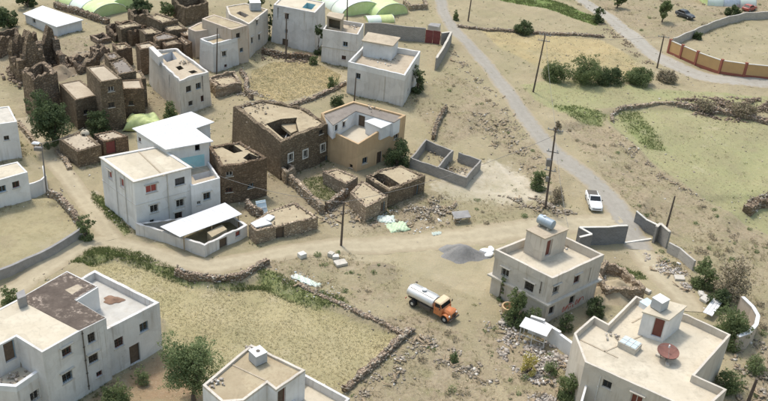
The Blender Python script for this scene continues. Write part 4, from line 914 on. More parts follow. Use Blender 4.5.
R13, P13, Z13, Zr13 = house('two_tone_house', 'two-tone pale house with roof stair hood beside the yellow threshing field', 'house',
    [(323, 29), (358, 34.5), (364, 23.4), (331, 18)], (355.5, 67), 1, mat='white2', roof='tan_roof', par=(0.6, 0.22), batter=0.15, ops=[(345, 44, 'wind', (0.8, 0.8)), (343, 57.5, 'small', (0.7, 0.7))])
z_ = Zr13+2.3; q4 = [tuple(hit(px, py, z_)) for px, py in ((327, 15.5), (341.5, 19), (344, 13.8), (330, 11.8))]; q4 = q4 if ccw(q4) else q4[::-1]
shell(R13, q4, q4, Zr13, z_-0.15, 'tan_roof', [(334.5, 24, 'void', (2.4, 1.5))], 'stair_hood')
mb = MB(); mb.hexa([(*p, z_-0.15) for p in inset(q4, -0.1)], [(*p, z_) for p in inset(q4, -0.1)]); mb.build('stair_hood_roof', M['tan_roof'], None, R13)
band(R13, P13, 2.6, 0.12, 0.14, 'concrete')
R14, P14, Z14, Zr14 = house('roof_room_house', 'whitewashed house with bluish roof room and parapet next to the grey compound wall', 'house',
    [(348, 61.5), (405, 75), (420.5, 51), (367, 42)], (404.5, 107), 1, mat='white2', roof='tan_roof', par=(0.9, 0.25), parmat='white', jag=0.06, ops=[(358, 76, 'wind', (0.8, 0.9)), (413, 78, 'wind', (0.7, 0.8)), (408, 90, 'small')])
z_ = Zr14+2.6; q4 = [tuple(hit(px, py, z_)) for px, py in ((363.5, 40), (392, 45), (398.6, 37.5), (369, 32.5))]; q4 = q4 if ccw(q4) else q4[::-1]
shell(R14, q4, q4, Zr14, z_-0.15, 'blue_white', [], 'roof_room'); mb = MB(); qq = inset(q4, -0.25); mb.hexa([(*p, z_-0.15) for p in qq], [(*p, z_) for p in qq]); mb.build('roof_room_roof', M['tan_roof'], None, R14)

# white prefab at the top left
Rc, Pc, Zc, _ = house('white_prefab', 'long white prefabricated hall with bright flat roof behind the ruins', 'hall',
    [(25, 14.2), (56.9, 27), (81.4, 20.4), (42.6, 7)], (57, 36.5), 1, mat='blue_white', roof='sheet_white', par=(0.02, 0.2), ops=[(34, 21, 'small', (0.9, 0.8))])
mb = MB(); O = inset(Pc, -0.25); mb.hexa([(*p, Zc+0.01) for p in O], [(*p, Zc+0.15) for p in O]); mb.build('metal_roof', M['sheet_white'], None, Rc)

# stone houses at the left
house('stone_house', 'low stone house with flat tan roof tucked behind the big dark tree', 'house', [(59, 83.5), (75, 100), (100, 94.5), (80, 79.5)], (76, 130), 1, mat='stone', roof='tan_roof', par=(0.05, 0.3), ops=[(86, 112, 'small')])
house('stone_house', 'taller stone house with tan roof and two small windows one above the other', 'house', [(86, 67), (100, 82), (122, 78.5), (105, 64.5)], (101, 132), 1, mat='stone', roof='tan_roof', par=(0.08, 0.3), batter=0.15, ops=[(111, 89, 'small', (0.8, 0.7)), (111, 105, 'small', (0.8, 0.7))])
house('stone_house', 'narrow stone house with thick tan coping between the tall stone house and the beige house', 'house', [(122, 89), (144, 88.5), (141, 79), (120, 80)], (123.5, 122), 0, mat='stone_red', roof='tan_roof', par=(0.1, 0.3), ops=[(131, 103, 'small')])
house('stone_house', 'stone house with pale patched grey roof behind the taller stone house', 'house', [(110, 62.5), (118, 74.5), (136, 71), (124, 57.5)], h=5.6, k=1, mat='stone', roof='grey_roof', par=(0.1, 0.3), jag=0.08)
_, _, _, ZrS = house('stone_house', 'small square stone house with clay flue on its tan roof by the street lamp', 'house', [(58.5, 138.5), (77, 152), (101, 145), (83.6, 130)], (76.5, 168), 1, mat='stone', roof='tan_roof', par=(0.1, 0.35), jag=0.06)
house('stone_house', 'small stone store with dark red door beside the square stone house', 'house', [(93.6, 134), (103, 141.5), (128, 136), (113.7, 130)], (104, 158), 1, mat='stone_red', roof='tan_roof', par=(0.1, 0.3), jag=0.06, ops=[(111, 145.5, 'rdoor', (1.3, 1.7))])
# old village core at the top
core = [('mud roofed stone house at the back of the old core, next to the dark trees', [(146.4, 16), (162, 23), (178, 19.2), (157, 13)], 4.0, 'mud_roof', 'stone'),
        ('grey roofed stone hut in the middle of the old core', [(153, 36), (156, 41), (178, 36.5), (165.6, 31.5)], 3.6, 'grey_roof', 'stone_red'),
        ('stone hut with pale roof and dark porch next to the beige tall house', [(135.5, 44), (140, 49.5), (160, 46.5), (150, 41)], 4.2, 'tan_roof', 'stone_red'),
        ('tan roofed stone hut strewn with rubble in the old core', [(139, 29), (145, 34), (162, 32), (152, 26.5)], 3.2, 'mud_roof', 'stone'),
        ('low dark stone hut against the back wall of the grey roofed hut', [(163, 26), (169, 31), (187, 28), (179, 23)], 3.4, 'mud_roof', 'stone'),
        ('stone hut with sagging mud roof beside the brown flanked house', [(178, 30), (184, 36), (195, 34), (189, 28)], 3.0, 'tan_roof', 'stone_red'),
        ('stone hut squeezed between the pale roofed house and the beige tall house', [(126, 72), (130, 80), (146, 78), (141, 70)], 4.4, 'mud_roof', 'stone'),
        ('small brown hut with earth roof at the edge of the stone heap field', [(112, 44), (117, 50), (132, 47), (126, 42)], 2.8, 'mud_roof', 'stone_red'),
        ('flat earth roofed hut below the pale roofed stone house', [(104, 54), (109, 60), (121, 57), (115, 51)], 3.0, 'grey_roof', 'stone'),
        ('long low hut with earth roof behind the roofless brown pen', [(116, 25), (121, 29), (141, 25), (135, 21)], 2.8, 'mud_roof', 'stone'),
        ('stone hut with caved earth roof between the hut rows of the old core', [(160, 40), (166, 46), (182, 43), (175, 38)], 3.2, 'mud_dark', 'stone_red'),
        ('narrow stone hut with pale wall top beside the brown flanked house', [(178, 38), (186, 44.5), (192, 41.5), (182, 36)], 3.2, 'tan_roof', 'stone_red')]
for lab, tp, hh, rf, ml in core:
    house('stone_hut', lab, 'hut', tp, h=hh, k=1, mat=ml, roof=rf, par=(0.15, 0.4), jag=0.14, roofrough=0.08)
def roofless(name, label, px, hh, thk=0.45, mat='ruin', cat='ruin', jag=0.4, sd=3, bits='stone_dark_bits', nb=60, close=True):
    P = [gp(*p)[:2] for p in px]; P = P+[P[0]] if close else P
    c = np.mean(np.array(P), axis=0); root = thing(name, label, cat, (c[0], c[1], th(*c)))
    r = random.Random(sd)
    for i, (a, b) in enumerate(zip(P[:-1], P[1:])):
        mb = MB(); h0 = hh[i % len(hh)]; h1 = hh[(i+1) % len(hh)]; ph = r.uniform(0, 6)
        L = math.dist(a, b); nb_ = (b-a)/L*0.2
        rough_wall(mb, [a-nb_, b+nb_*(0.8+0.1*(i % 2))], (lambda t, h0=h0, h1=h1, ph=ph: (h0+(h1-h0)*t)*(1-0.10*abs(math.sin(3.3*t+ph)))), thk*(1-0.015*i), jag, 0.09, 0.5, 5, sd+i)
        mb.build('wall', M[mat], None, root)
    q = np.array(P); n = nb; w = RNG.dirichlet(np.ones(len(P)), n); C = w@q+RNG.normal(0, 0.5, (n, 2)); s = RNG.uniform(0.08, 0.32, n)
    tag(stones('fallen_stone', np.column_stack([C, gz(C)+s*0.3]), s, M[bits], root, ORIG[root.name]), kind='stuff')
    return root
roofless('roofless_house', 'roofless stone shell at the top of the old core with straight wall heads', [(174, 16), (200, 12), (207, 18), (186, 26)], [3.6, 3.4, 3.2, 3.4], 0.5, 'stone', 'ruin', 0.12, 21)
roofless('roofless_house', 'roofless brown stone pen with dark open inside in the old core', [(118, 36), (132, 46), (145, 40), (131, 32)], [2.6, 2.8, 2.6, 2.2], 0.5, 'stone_red', 'ruin', 0.25, 22)
roofless('roofless_house', 'roofless stone walls beside the mud roofed house in the old core', [(130, 22), (136, 30), (149, 26), (142, 19)], [2.4, 2.6, 2.6, 2.2], 0.5, 'stone', 'ruin', 0.3, 23)
roofless('roofless_house', 'low broken walls of a stone pen below the long low hut', [(108, 35), (116, 42), (127, 38), (118, 31)], [1.8, 1.4, 2.0, 1.6], 0.5, 'ruin', 'ruin', 0.35, 41, 'stone_dark_bits', 80)
roofless('roofless_house', 'broken stone walls between the earth heap and the pale roofed house', [(70, 66), (80, 74), (98, 66), (88, 59)], [1.6, 1.2, 2.2, 1.0], 0.5, 'ruin', 'ruin', 0.5, 42, 'stone_dark_bits', 120)
roofless('roofless_house', 'crumbling stone walls in front of the small brown hut', [(92, 54), (99, 60), (108, 54), (101, 50)], [1.4, 1.8, 1.2, 1.0], 0.5, 'ruin', 'ruin', 0.4, 43, 'stone_dark_bits', 80)
roofless('small_stone_pen', 'small pale rimmed square stone pen in the waste ground behind the ruins', [(92, 40), (99, 44.5), (110, 42), (103, 37.5)], [0.9, 0.9, 0.9, 0.9], 0.4, 'drystone', 'pen', 0.08, 24, 'stone_bits', 20)
roofless('ruined_enclosure', 'dark ruined stone enclosure at the edge of the village behind the jagged ruin', [(0, 58), (18, 50), (18, 40), (-4, 42)], [3.0, 2.8, 2.2, 2.4], 0.5, 'ruin', 'ruin', 0.5, 25)
def jag_ruin(label, walls, sd):
    """broken house: wall stumps given by foot pixels and a list of heights along each"""
    P = [gp(*w[0]) for w in walls]; c = np.mean(np.array(P), axis=0); root = thing('jagged_ruin', label, 'ruin', (c[0], c[1], th(c[0], c[1])))
    for i, (a, b, hs) in enumerate(walls):
        A, B = gp(*a)[:2], gp(*b)[:2]; mb = MB(); xs = np.linspace(0, 1, len(hs))
        rough_wall(mb, [A, B], (lambda t, hs=hs, xs=xs: float(hs[min(len(hs)-1, int(t*len(hs)))])), 0.95-0.03*i, 0.32, 0.12, 0.45, 6, sd+i); mb.build('wall_stump', M['ruin'], None, root)
        n = 90; t = RNG.uniform(0, 1, n)[:, None]; C = A+(B-A)*t+RNG.normal(0, 0.9, (n, 2)); s_ = RNG.uniform(0.08, 0.3, n)
        tag(stones('fallen_stone', np.column_stack([C, gz(C)+s_*0.3+RNG.uniform(0, 0.5, n)]), s_, M['stone_dark_bits'], root, ORIG[root.name], 0.8, True), kind='stuff')
    return root
jag_ruin('jagged ruined house of tall broken brown walls behind the stone tower stump', [((13, 74), (24, 70), [3.6, 5.6, 4.8, 5.8]), ((24, 80), (44, 75), [4.0, 5.4, 6.8, 7.2, 5.6, 4.2]), ((14, 76), (24, 84), [3.2, 2.6, 3.6]), ((44, 76), (40, 64), [3.0, 4.6, 3.8])], 26)
jag_ruin('tall leaning stump and broken flank of the brown ruin nearest the white hall', [((43, 66), (60, 61), [3.6, 5.2, 6.2, 5.6, 3.0]), ((57, 62), (66, 74), [4.2, 2.6, 2.4, 1.2]), ((24, 62), (38, 58), [4.2, 5.0, 3.2, 4.4])], 36)
mound('rubble_heap', 'broad heap of earth and stones spilling from the ruins', (60, 74), 3.2, 2.4, 1.2, 'mud_dark', 'heap', 0.4, rough=0.25)
mound('rubble_heap', 'low tan mound of collapsed mud walls behind the stone houses', (90, 58), 4.0, 2.8, 0.7, 'mud_dark', 'heap', 0.2, rough=0.25)
house('ruined_tower', 'tall roofless square stone tower stump beside the dark tree', 'ruin', [(33, 78), (57, 70.5), (44, 61), (21, 69)], (33, 124), 0, mat='ruin', roof='mud_dark', par=(1.6, 0.6), jag=0.5, batter=0.15)
# left edge
house('white_house', 'plain white house with grey upper room and one small window behind the street lamp', 'house', [(-30, 128), (17, 121.5), (9, 106), (-30, 110)], (17.5, 158), 1, mat='white', roof='concrete', par=(0.1, 0.2), ops=[(6.5, 138, 'small')])
Rl, Pl, Zl, _ = house('white_house', 'low white house with cream roof and curved wall at the tan field', 'house', [(-40, 191), (27.5, 172), (17.5, 161.5), (-40, 175)], (28, 199.5), 1, mat='white', roof='cream_roof', par=(0.06, 0.2), ops=[(2.5, 189, 'small', (0.8, 0.8)), (16, 184.6, 'small', (0.8, 0.8))])
yw = [gp(*p)[:2] for p in ((28.5, 199), (36, 197), (43, 194), (47, 190), (45, 180))]
block_wall('yard_wall', '', None, 1.9, 0.22, 'white', None, world=yw, root=Rl)

# big house bottom left
gD = gp(106, 379); zD = top_z(gD, 318)
R20, P20, Z20, Zr20 = house('large_grey_house', 'large stained grey-white house with cream roof, dark patched roof and walled terrace', 'house',
    [(106, 318), (75, 299.5), (97, 286), (67, 271), (18, 299), (-30, 324), (-6, 348), (16, 336.5), (42, 352.5), (80, 331)], (106, 379), 0, mat='greyplaster', roof='cream_roof', par=(0.03, 0.2),
    ops=[(66.8, 351, 'wind', (0.9, 0.95)), (91.6, 338, 'wind', (0.7, 1.0)), (93.5, 358, 'wind', (0.9, 1.0)), (67.5, 376.5, 'wind', (1.0, 1.1)), (99.5, 374, 'small', (0.6, 0.6)), (12, 348, 'door', (1.0, 1.9)), (5, 351, 'void', (1.4, 1.3))])
zq = Zr20+0.035; dk = [tuple(hit(px, py, zq)) for px, py in ((105.3, 317.7), (74.3, 299.6), (96, 286.4), (67, 272), (19, 299.2), (62, 322), (79, 330.6))]; dk = dk if ccw(dk) else dk[::-1]
mb = MB(); fill(mb, dk, zq)
for i in range(7): j = (i+1) % 7; mb.face([(*dk[i], zq-0.03), (*dk[j], zq-0.03), (*dk[j], zq), (*dk[i], zq)])
mb.build('dark_roof', M['dark_roof'], None, R20)
q4 = [tuple(hit(px, py, zq+0.01)) for px, py in ((65, 290), (72, 294.5), (83, 287.5), (77, 284.5))]; q4 = q4 if ccw(q4) else q4[::-1]
mb = MB(); fill(mb, q4, zq+0.012); mb.build('roof_patch', M['tan_roof'], None, R20)
def poly_box(root, px, z0, z1, name, mat, lowz=None):
    q = [tuple(hit(x, y, z1)) for x, y in px]; q = q if ccw(q) else q[::-1]; mb = MB()
    if len(q) == 4: mb.hexa([(*p, z0) for p in q], [(*p, z1) for p in q])
    return mb.build(name, M[mat], None, root)
poly_box(R20, [(75.5, 300), (97.3, 286.8), (98.2, 287.4), (76.5, 300.6)], Zr20-2.6, Z20+0.1, 'stair_parapet', 'white')
poly_box(R20, [(16, 293), (24, 289), (26, 296), (18, 299)], Zr20, Z20+1.0, 'roof_cupboard', 'concrete_grey')
# terrace wing
gT = gp(159.5, 349); zT = top_z(gT, 302.5)
house('terrace_wing', '', '', [(159.5, 302.5), (95, 270), (55, 292), (107, 329.5)], (159.5, 349), 0, root=R20, mat='greyplaster', roof='floor_grey', par=(0.75, 0.3), parmat='greyplaster', jag=0.04, wallname='wing_wall',
    ops=[(119, 342.6, 'wind', (0.9, 1.0)), (144, 327, 'wind', (0.9, 1.0)), (112.6, 366.7, 'door', (1.1, 2.1)), (135, 354, 'door', (1.1, 2.1))])
mound('sand_heap', 'small heap of red-brown sand on the walled roof terrace', None, 0.9, 0.6, 0.2, 'sand', base=(*hit(113, 299.5, zT-0.74), zT-0.745))
# front terrace
zt2 = Zr20-2.5
house('front_terrace', '', '', [(46, 366.5), (16, 387), (-40, 383), (-40, 365), (14, 339), (42, 355)], z=zt2, root=R20, mat='greyplaster', roof='cream_roof', par=(0.55, 0.3), parmat='blue_white', wallname='terrace_wall', ops=[(35, 396, 'wind', (0.9, 1.0)), (63, 396, 'wind', (1.0, 1.1))])
g1 = hit(25, 367, zt2-0.55); g2 = hit(24, 350, Zr20-1.0)
t_ = thing('ladder', 'wooden ladder leaning in the corner of the front roof terrace', 'ladder', (*g1, zt2-0.55))
p1 = np.array([*g1, zt2-0.55]); p2 = np.array([g1[0]-0.1, g1[1]+0.9, Zr20-0.4]); ax = np.array([0.28, 0.1, 0])
for s_ in (-1, 1): mb = MB(); mb.bar(p1+ax*s_, p2+ax*s_, 0.06, 0.05); mb.build('rail', M['timber'], None, t_)
for k in range(6): mb = MB(); q = p1+(p2-p1)*(k+0.6)/6.5; mb.bar(q-ax, q+ax, 0.04, 0.04); mb.build('rung', M['timber'], None, t_)

# bottom centre house
R21, P21, Z21, Zr21 = house('yellow_roofed_house', 'pale house with yellowish mud roof and white water box at the wheat field edge', 'house',
    [(251, 344), (202.5, 385), (222, 402), (243.5, 400.5), (267, 383), (276, 390), (305.4, 370)], h=5.6, k=0, mat='white', roof='mud_roof', par=(0.22, 0.22), parmat='beige', jag=0.04, ops=[(281, 397.5, 'door', (0.9, 1.9))])
sb = MB(); sb.bar((*hit(229, 363.5, Zr21), Zr21+0.02), (*hit(266, 381, Zr21), Zr21+0.02), 0.14, 0.07); sb.build('roof_joint', M['tan_roof'], None, R21)
house('rear_yard', '', '', [(305, 374), (350, 398.5), (330, 420), (282, 396)], z=Z21-2.3, root=R21, mat='beige', roof='cream_roof', par=(0.8, 0.22), parmat='greyplaster', wallname='yard_wall')

# cream house by the gate
R22, P22, Z22, Zr22 = house('cream_house', 'cream two-storey house with stair tower, water cylinder and red scrawl on its side', 'house',
    [(496, 249.5), (552.5, 278), (603.5, 254.5), (549, 229)], (546.5, 325), 1, mat='beige', roof='cream_roof', par=(0.95, 0.2), parmat='beige', parout=0.06, jag=0.03,
    ops=[(505, 272.5, 'wind', (0.9, 1.0)), (529, 286.5, 'wind', (1.05, 1.1)), (556, 289.5, 'wind', (0.9, 1.1)), (577, 278.5, 'wind', (0.9, 1.1)), (551.5, 310.5, 'small', (0.8, 1.0)), (572, 300, 'small', (0.8, 1.0))])
band(R22, P22, Z22-0.60*(Z22-th(*P22[0])), 0.18, 0.32, 'concrete', 'ledge')
zt3 = Zr22+2.75
q4 = [tuple(hit(px, py, zt3)) for px, py in ((527, 229.5), (545, 238.5), (568, 229), (549.5, 221))]; q4 = q4 if ccw(q4) else q4[::-1]
tw = shell(R22, q4, q4, Zr22, zt3-0.12, 'beige', [(549, 248, 'bdoor', (0.85, 1.9))], 'stair_tower')
mb = MB(); mb.hexa([(*p, zt3-0.12) for p in inset(q4, -0.06)], [(*p, zt3) for p in inset(q4, -0.06)]); mb.build('stair_tower_roof', M['tan_roof'], None, R22)
T22 = (zt3, q4)
# red scrawl on the side wall
d_ = raydir(567, 308)
def wall_frame(P, px, py, z0=0):
    best = None
    for i in range(len(P)):
        a, b = np.array(P[i]), np.array(P[(i+1) % len(P)]); e = (b-a)/np.linalg.norm(b-a); nr = np.array([e[1], -e[0], 0]); d = raydir(px, py)
        if d@nr >= 0: continue
        t = ((np.array([*a, 0])-np.array([0, 0, CAMH]))@nr)/(d@nr); X = np.array([0, 0, CAMH])+d*t; u = (X[:2]-a)@e
        if -0.2 < u < np.linalg.norm(b-a)+0.2 and (best is None or t < best[0]): best = (t, X, np.array([*e, 0]), nr)
    return best
for k, (px, py) in enumerate(((566, 308), (579, 300.5))):
    bf = wall_frame(P22, px, py)
    if bf:
        _, X, e, nr = bf; mb = MB(); r = random.Random(k+4)
        for s in range(3-k):
            p = X+e*(s*0.55-0.6)+nr*0.012; prev = None
            for q in range(12):
                a = q*0.55+s; c = p+e*(0.22*math.cos(a)+0.05*q)+np.array([0, 0, 0.32*math.sin(a*1.3+s)])
                if prev is not None: mb.bar(prev, c, 0.012, 0.085)
                prev = c
        mb.build('painted_scrawl', M['paint_red'], None, R22)

# big house bottom right
out = [(574, 333), (585, 362), (672, 401), (700, 414), (727, 389.5), (695, 375), (731, 334.5), (688, 314.5), (660, 306), (636, 295.5), (608, 323.5), (594, 315.5)]
R23, P23, Z23, Zr23 = house('flat_roofed_house', 'broad cream house with parapet roof, stair room, skylight and dish', 'house', out, h=5.2, k=0, mat='beige', roof='cream_roof', par=(0.75, 0.2), parmat='beige', jag=0.03,
    ops=[(609, 376, 'small', (0.8, 0.8)), (637, 397, 'red', (1.0, 1.2), dict(leaf='door_brown')), (722, 350, 'win', (1.4, 1.0))])
zt4 = Zr23+2.6
q4 = [tuple(hit(px, py, zt4)) for px, py in ((643.5, 311.5), (668.7, 319.5), (685.5, 306), (658, 298.5))]; q4 = q4 if ccw(q4) else q4[::-1]
shell(R23, q4, q4, Zr23, zt4-0.12, 'white', [(662.5, 328.5, 'bdoor', (0.95, 2.0))], 'stair_room')
mb = MB(); mb.hexa([(*p, zt4-0.12) for p in inset(q4, -0.1)], [(*p, zt4) for p in inset(q4, -0.1)]); mb.build('stair_room_roof', M['cream_roof'], None, R23)
sb = MB(); 
for a, b in (((632, 323), (644, 316)), ((604, 352), (656, 330)), ((580, 340), (618, 358))):
    sb.bar((*hit(*a, Zr23), Zr23+0.02), (*hit(*b, Zr23), Zr23+0.02), 0.12, 0.06)
sb.build('roof_joint', M['tan_roof'], None, R23)

# ruined mud house between the two, and the mud huts in the middle
roofless('ruined_mud_house', 'crumbling mud and stone ruin behind the cream house', [(592, 285), (606, 299), (640, 299), (622, 276), (604, 272)], [1.9, 1.5, 1.6, 1.2, 1.6], 0.5, 'stone_light', 'ruin', 0.35, 31, 'stone_bits', 120)
mound('mud_heap', 'heap of fallen tan roof mud inside the crumbling ruin', (614, 294), 3.1, 2.2, 1.5, 'mud_roof', 'heap', 0.3, rough=0.2)
house('mud_hut', 'low stone hut with straw-mud roof in front of the ochre house', 'hut', [(350, 192), (366, 207.5), (388, 195.5), (362, 180)], h=2.0, k=1, mat='stone_light', roof='mud_roof', par=(0.12, 0.35), jag=0.12, roofrough=0.1, ops=[(383, 207, 'door', (0.9, 1.4))])
R_, _, zh_, _ = house('mud_hut', 'stone hut with half fallen mud roof between the ochre house and the block foundation', 'hut', [(366, 176.5), (389, 191), (425.5, 175.5), (401, 165), (380, 169)], h=2.4, k=1, mat='stone', roof='mud_roof', par=(0.15, 0.4), jag=0.15, roofrough=0.1,
    ops=[(416, 191, 'door', (0.9, 1.5))], holes=[([(371, 175.5), (388, 188), (400, 184), (384, 174), (376, 173)], 1.3, 'stone', 'mud_dark')])
mb = MB(); c = hit(384, 179, zh_-0.8)
for k in range(7): mb.tube((c[0]-1.4+k*0.42, c[1]-0.6+0.2*math.sin(k*2), zh_-1.3), (c[0]-0.8+k*0.45, c[1]+1.5+0.3*math.cos(k*3), zh_-0.5), 0.07, n=6)
tag(mb.build('fallen_beam', M['wood'], None, R_), kind='stuff')
house('mud_porch', 'narrow mud roofed store against the corner of the ochre house', 'hut', [(323.5, 172), (346, 184), (358, 177), (337, 168)], h=1.9, k=1, mat='stone_light', roof='mud_roof', par=(0.1, 0.3), jag=0.1, roofrough=0.08)
R_ = roofless('stone_kiosk', 'little square stone gate hut at the end of the yard wall', [(281, 178), (286, 183.5), (293, 180), (288, 175)], [1.9, 1.9, 1.9, 1.9], 0.4, 'stone_light', 'hut', 0.1, 33, 'stone_bits', 8)
roofless('mud_ruin', 'low mud ruin with reddish niche below the square pale house', [(209, 88), (217, 97), (240, 92), (234, 82)], [1.9, 2.0, 1.7, 1.9], 0.45, 'stone_light', 'ruin', 0.25, 34, 'stone_bits', 50)
house('mud_hut', 'tiny mud store with straw roof below the square pale house', 'hut', [(211, 79), (222, 86), (241, 82), (231, 75)], h=1.6, k=1, mat='stone_light', roof='mud_roof', par=(0.1, 0.3), jag=0.1, ops=[(214, 91, 'rdoor', (0.8, 1.1))])
# block foundation with two rooms
gf = gp(465, 187); hF = top_z(gf, 177)-gf[2]
fnd = thing('block_foundation', 'unfinished grey block walls of two small open rooms on pale ground', 'foundation', gf)
zf = gf[2]+hF; Q = lambda px, py: hit(px, py, zf)
L_, B_, R1_, F_ = Q(411, 157.8), Q(426, 140.5), Q(480.7, 159.5), gf[:2]
D1, D2 = B_+(R1_-B_)*0.50, L_+(F_-L_)*0.50
for i, (a, b) in enumerate(((L_, F_), (F_, R1_), (R1_, B_+(R1_-B_)*0.62), (B_+(R1_-B_)*0.5, B_), (B_, L_), (D1, D2))):
    mb = MB(); d = (b-a)/np.linalg.norm(b-a); rough_wall(mb, [a-d*0.09, b+d*(0.10-0.005*i)], lambda t: hF*(0.97+0.01*i), 0.2+0.004*i, 0.03, 0.0, 0.8, 1, 40+i); mb.build('wall', M['block'], None, fnd)

# rain pipes down some fronts, and small heaps of blocks left on roofs
def pipe(root, P, px, py, z0, z1, mat='frame_dark', r=0.045):
    bf = wall_frame(P, px, py)
    if bf is None: return
    _, X, e, nr = bf; mb = MB(); p = X+nr*0.07; mb.tube((p[0], p[1], z0), (p[0], p[1], z1), r, r, 8)
    for z in np.arange(z0+0.4, z1, 1.4): mb.box((p[0], p[1], z), (0.14, 0.14, 0.05))
    mb.build('rain_pipe', M[mat], None, root)
pipe(R7, P7, 202.5, 90, 0.2, Z7-0.4); pipe(R7, P7, 170, 88, 1.0, Z7-0.6, 'concrete'); pipe(R20, P20, 84, 350, 0.3, Zr20); pipe(R22, P22, 540, 292, 3.0, Zr22); pipe(R22, P22, 590, 272, 2.6, Zr22, 'concrete')
pipe(R, Pm, 117, 190, 0.2, Zm-0.2, 'frame'); pipe(R, Pm, 126, 196, 0.2, Zm-0.2, 'frame'); pipe(R, Pm, 168, 195, 0.2, Zm-0.2, 'concrete'); pipe(R12, P12, 278, 25, 0.2, Z12-0.3); pipe(R12, P12, 304, 32, 0.2, Z12-0.3, 'concrete'); pipe(R14, P14, 385, 82, 0.2, Z14-0.9, 'concrete'); pipe(R23, P23, 600, 380, 0.2, Zr23, 'frame')
def brick_pile(label, px, z, n, sp, mat='stone_pale_bits', s=(0.07, 0.16)):
    c = hit(*px, z); C = np.column_stack([c+RNG.normal(0, sp, (n, 2)), np.zeros(n)]); d = np.hypot(C[:, 0]-c[0], C[:, 1]-c[1]); C[:, 2] = z+0.05+RNG.uniform(0, 1, n)*np.clip(0.35-d*0.3/sp*0.5, 0.0, 0.35)
    tag(stones('brick_pile', C, RNG.uniform(*s, n), M[mat], None, (*c, z), 0.7, True), label, 'bricks', None, 'stuff')
brick_pile('scatter of broken bricks in the left corner of the yellowish roof', (217, 384.5), Zr21, 16, .28); brick_pile('few bricks in the back corner of the yellowish roof', (249.5, 350), Zr21, 9, .2)
brick_pile('crumbs of masonry on the front roof terrace of the large grey house', (12, 378), zt2-.55, 22, .5); brick_pile('fallen blocks on the roof edge of the roof room house', (384, 61), Zr14, 26, .8)
brick_pile('blocks left on the tan roof beside the stair hood', (351, 27), Zr13, 14, .5); brick_pile('stones gathered on the roof of the beige tall house', (184, 63), Z7-.5, 20, .5, 'stone_bits'); brick_pile('loose stones on the mud roof of the big stone house', (256, 108), Z5-.3, 40, 1.3, 'stone_bits')
brick_pile('blocks stacked by the stair tower on the cream house roof', (570, 247), Zr22, 12, .3); brick_pile('rubble crumbs beside the skylight on the broad roof', (612, 338), Zr23, 12, .4); brick_pile('stones on the roof of the ochre house wing', (372, 108), zW-.1, 16, .6, 'stone_bits')
# ------------------------------------------------------------------ free-standing walls
block_wall('compound_wall', 'long grey block compound wall behind the roof room house', [(364, 37), (398, 39.5), (424, 42)], 2.6, 0.25, 'block', None)
gt = gp(432, 43); ga, gb = gp(424.8, 42.5), gp(439.5, 44.5)
t_ = thing('red_gate', 'dark red double-leaf metal gate in the grey compound wall', 'gate', gt); e = (gb-ga)[:2]; e = e/np.linalg.norm(e)
for s_, (a, b) in enumerate(((ga[:2], (ga+gb)[:2]/2-e*0.02), ((ga+gb)[:2]/2+e*0.02, gb[:2]))):
    mb = MB(); z = th(*a); nr = np.array([-e[1], e[0]])*0.03
    mb.hexa([(*(a-nr), z), (*(b-nr), z), (*(b+nr), z), (*(a+nr), z)], [(*(a-nr), z+2.4), (*(b-nr), z+2.4), (*(b+nr), z+2.4), (*(a+nr), z+2.4)]); lf = mb.build('leaf', M['door_red'], None, t_)
    for k in (0.15, 1.2, 2.25): mb = MB(); mb.bar((*(a-nr*1.3), z+k), (*(b-nr*1.3), z+k), 0.03, 0.06); mb.build('crossbar', M['door_red'], lf, t_)
gh = gp(436, 33); t_ = house('gatehouse', 'tiny concrete gate hut with grey lid behind the red gate', 'hut', [(428, 25), (439, 27), (441, 23.5), (431, 22.5)], h=2.3, k=1, mat='concrete', roof='concrete_grey', par=(0.02, 0.1))
block_wall('compound_wall', 'low block wall turning down from the red gate beside the road', [(440.5, 44.5), (450, 43), (446, 52), (435.5, 70)], 2.1, 0.3, 'block', 'concrete')
block_wall('gate_wall', 'dark grey block wall with white coping and short return behind the cream house', [(576, 255), (588, 252), (576, 245), (623.5, 243)], 2.35, 0.2, 'block_dark', 'coping')
block_wall('gate_wall', 'grey block wall with white coping running back from the gate pier along the road', [(634, 222), (655, 236)], 1.5, 0.2, 'block_dark', 'coping')
block_wall('gate_wall', 'tall grey wall panel by the leaning pole at the gate', [(652.5, 243), (656.5, 239.5), (665.5, 248)], 2.2, 0.25, 'block', 'concrete')
block_wall('verge_wall', 'low pale block wall sloping away from the gate below the pole', [(667, 252), (678, 258), (692, 270)], 1.3, 0.25, 'block_light', None)
q = gp(640, 239); mb = MB(); a, b = gp(624, 243.5), gp(651, 239.5); mb.bar(a+np.array([0, 0, 0.05]), b+np.array([0, 0, 0.05]), 0.25, 0.2); o = mb.build('gate_threshold', M['coping'], None, None, q); o.location = tuple(q); tag(o, 'pale concrete threshold across the gate opening', 'threshold')
block_wall('boundary_wall', 'pale grey block wall curving round the back of the plot behind the orange wall', [(672, 46), (680, 42.6), (702, 32.8), (720, 26), (744, 19.5), (768, 18.4), (810, 19)], 1.55, 0.3, 'block_light', None)
block_wall('retaining_wall', 'long straight grey concrete retaining wall along the tan field', [(-60, 309), (0, 281), (40, 261), (81, 239)], 0.95, 0.35, 'concrete_grey', None)
stone_wall('dry_stone_wall', 'dry stone retaining wall between the path and the top of the wheat field', [(176, 272), (190, 278), (215, 281), (240, 279), (256, 270), (268, 263)], 0.65, 0.5, 'drystone', 0.2, caps=1.5, sd=51)
stone_wall('dry_stone_wall', 'dry stone wall running down the right end of the wheat field', [(344, 392), (360, 378), (380, 361), (398, 343), (412, 331)], 0.6, 0.6, 'drystone', 0.3, caps=1.6, sd=52)
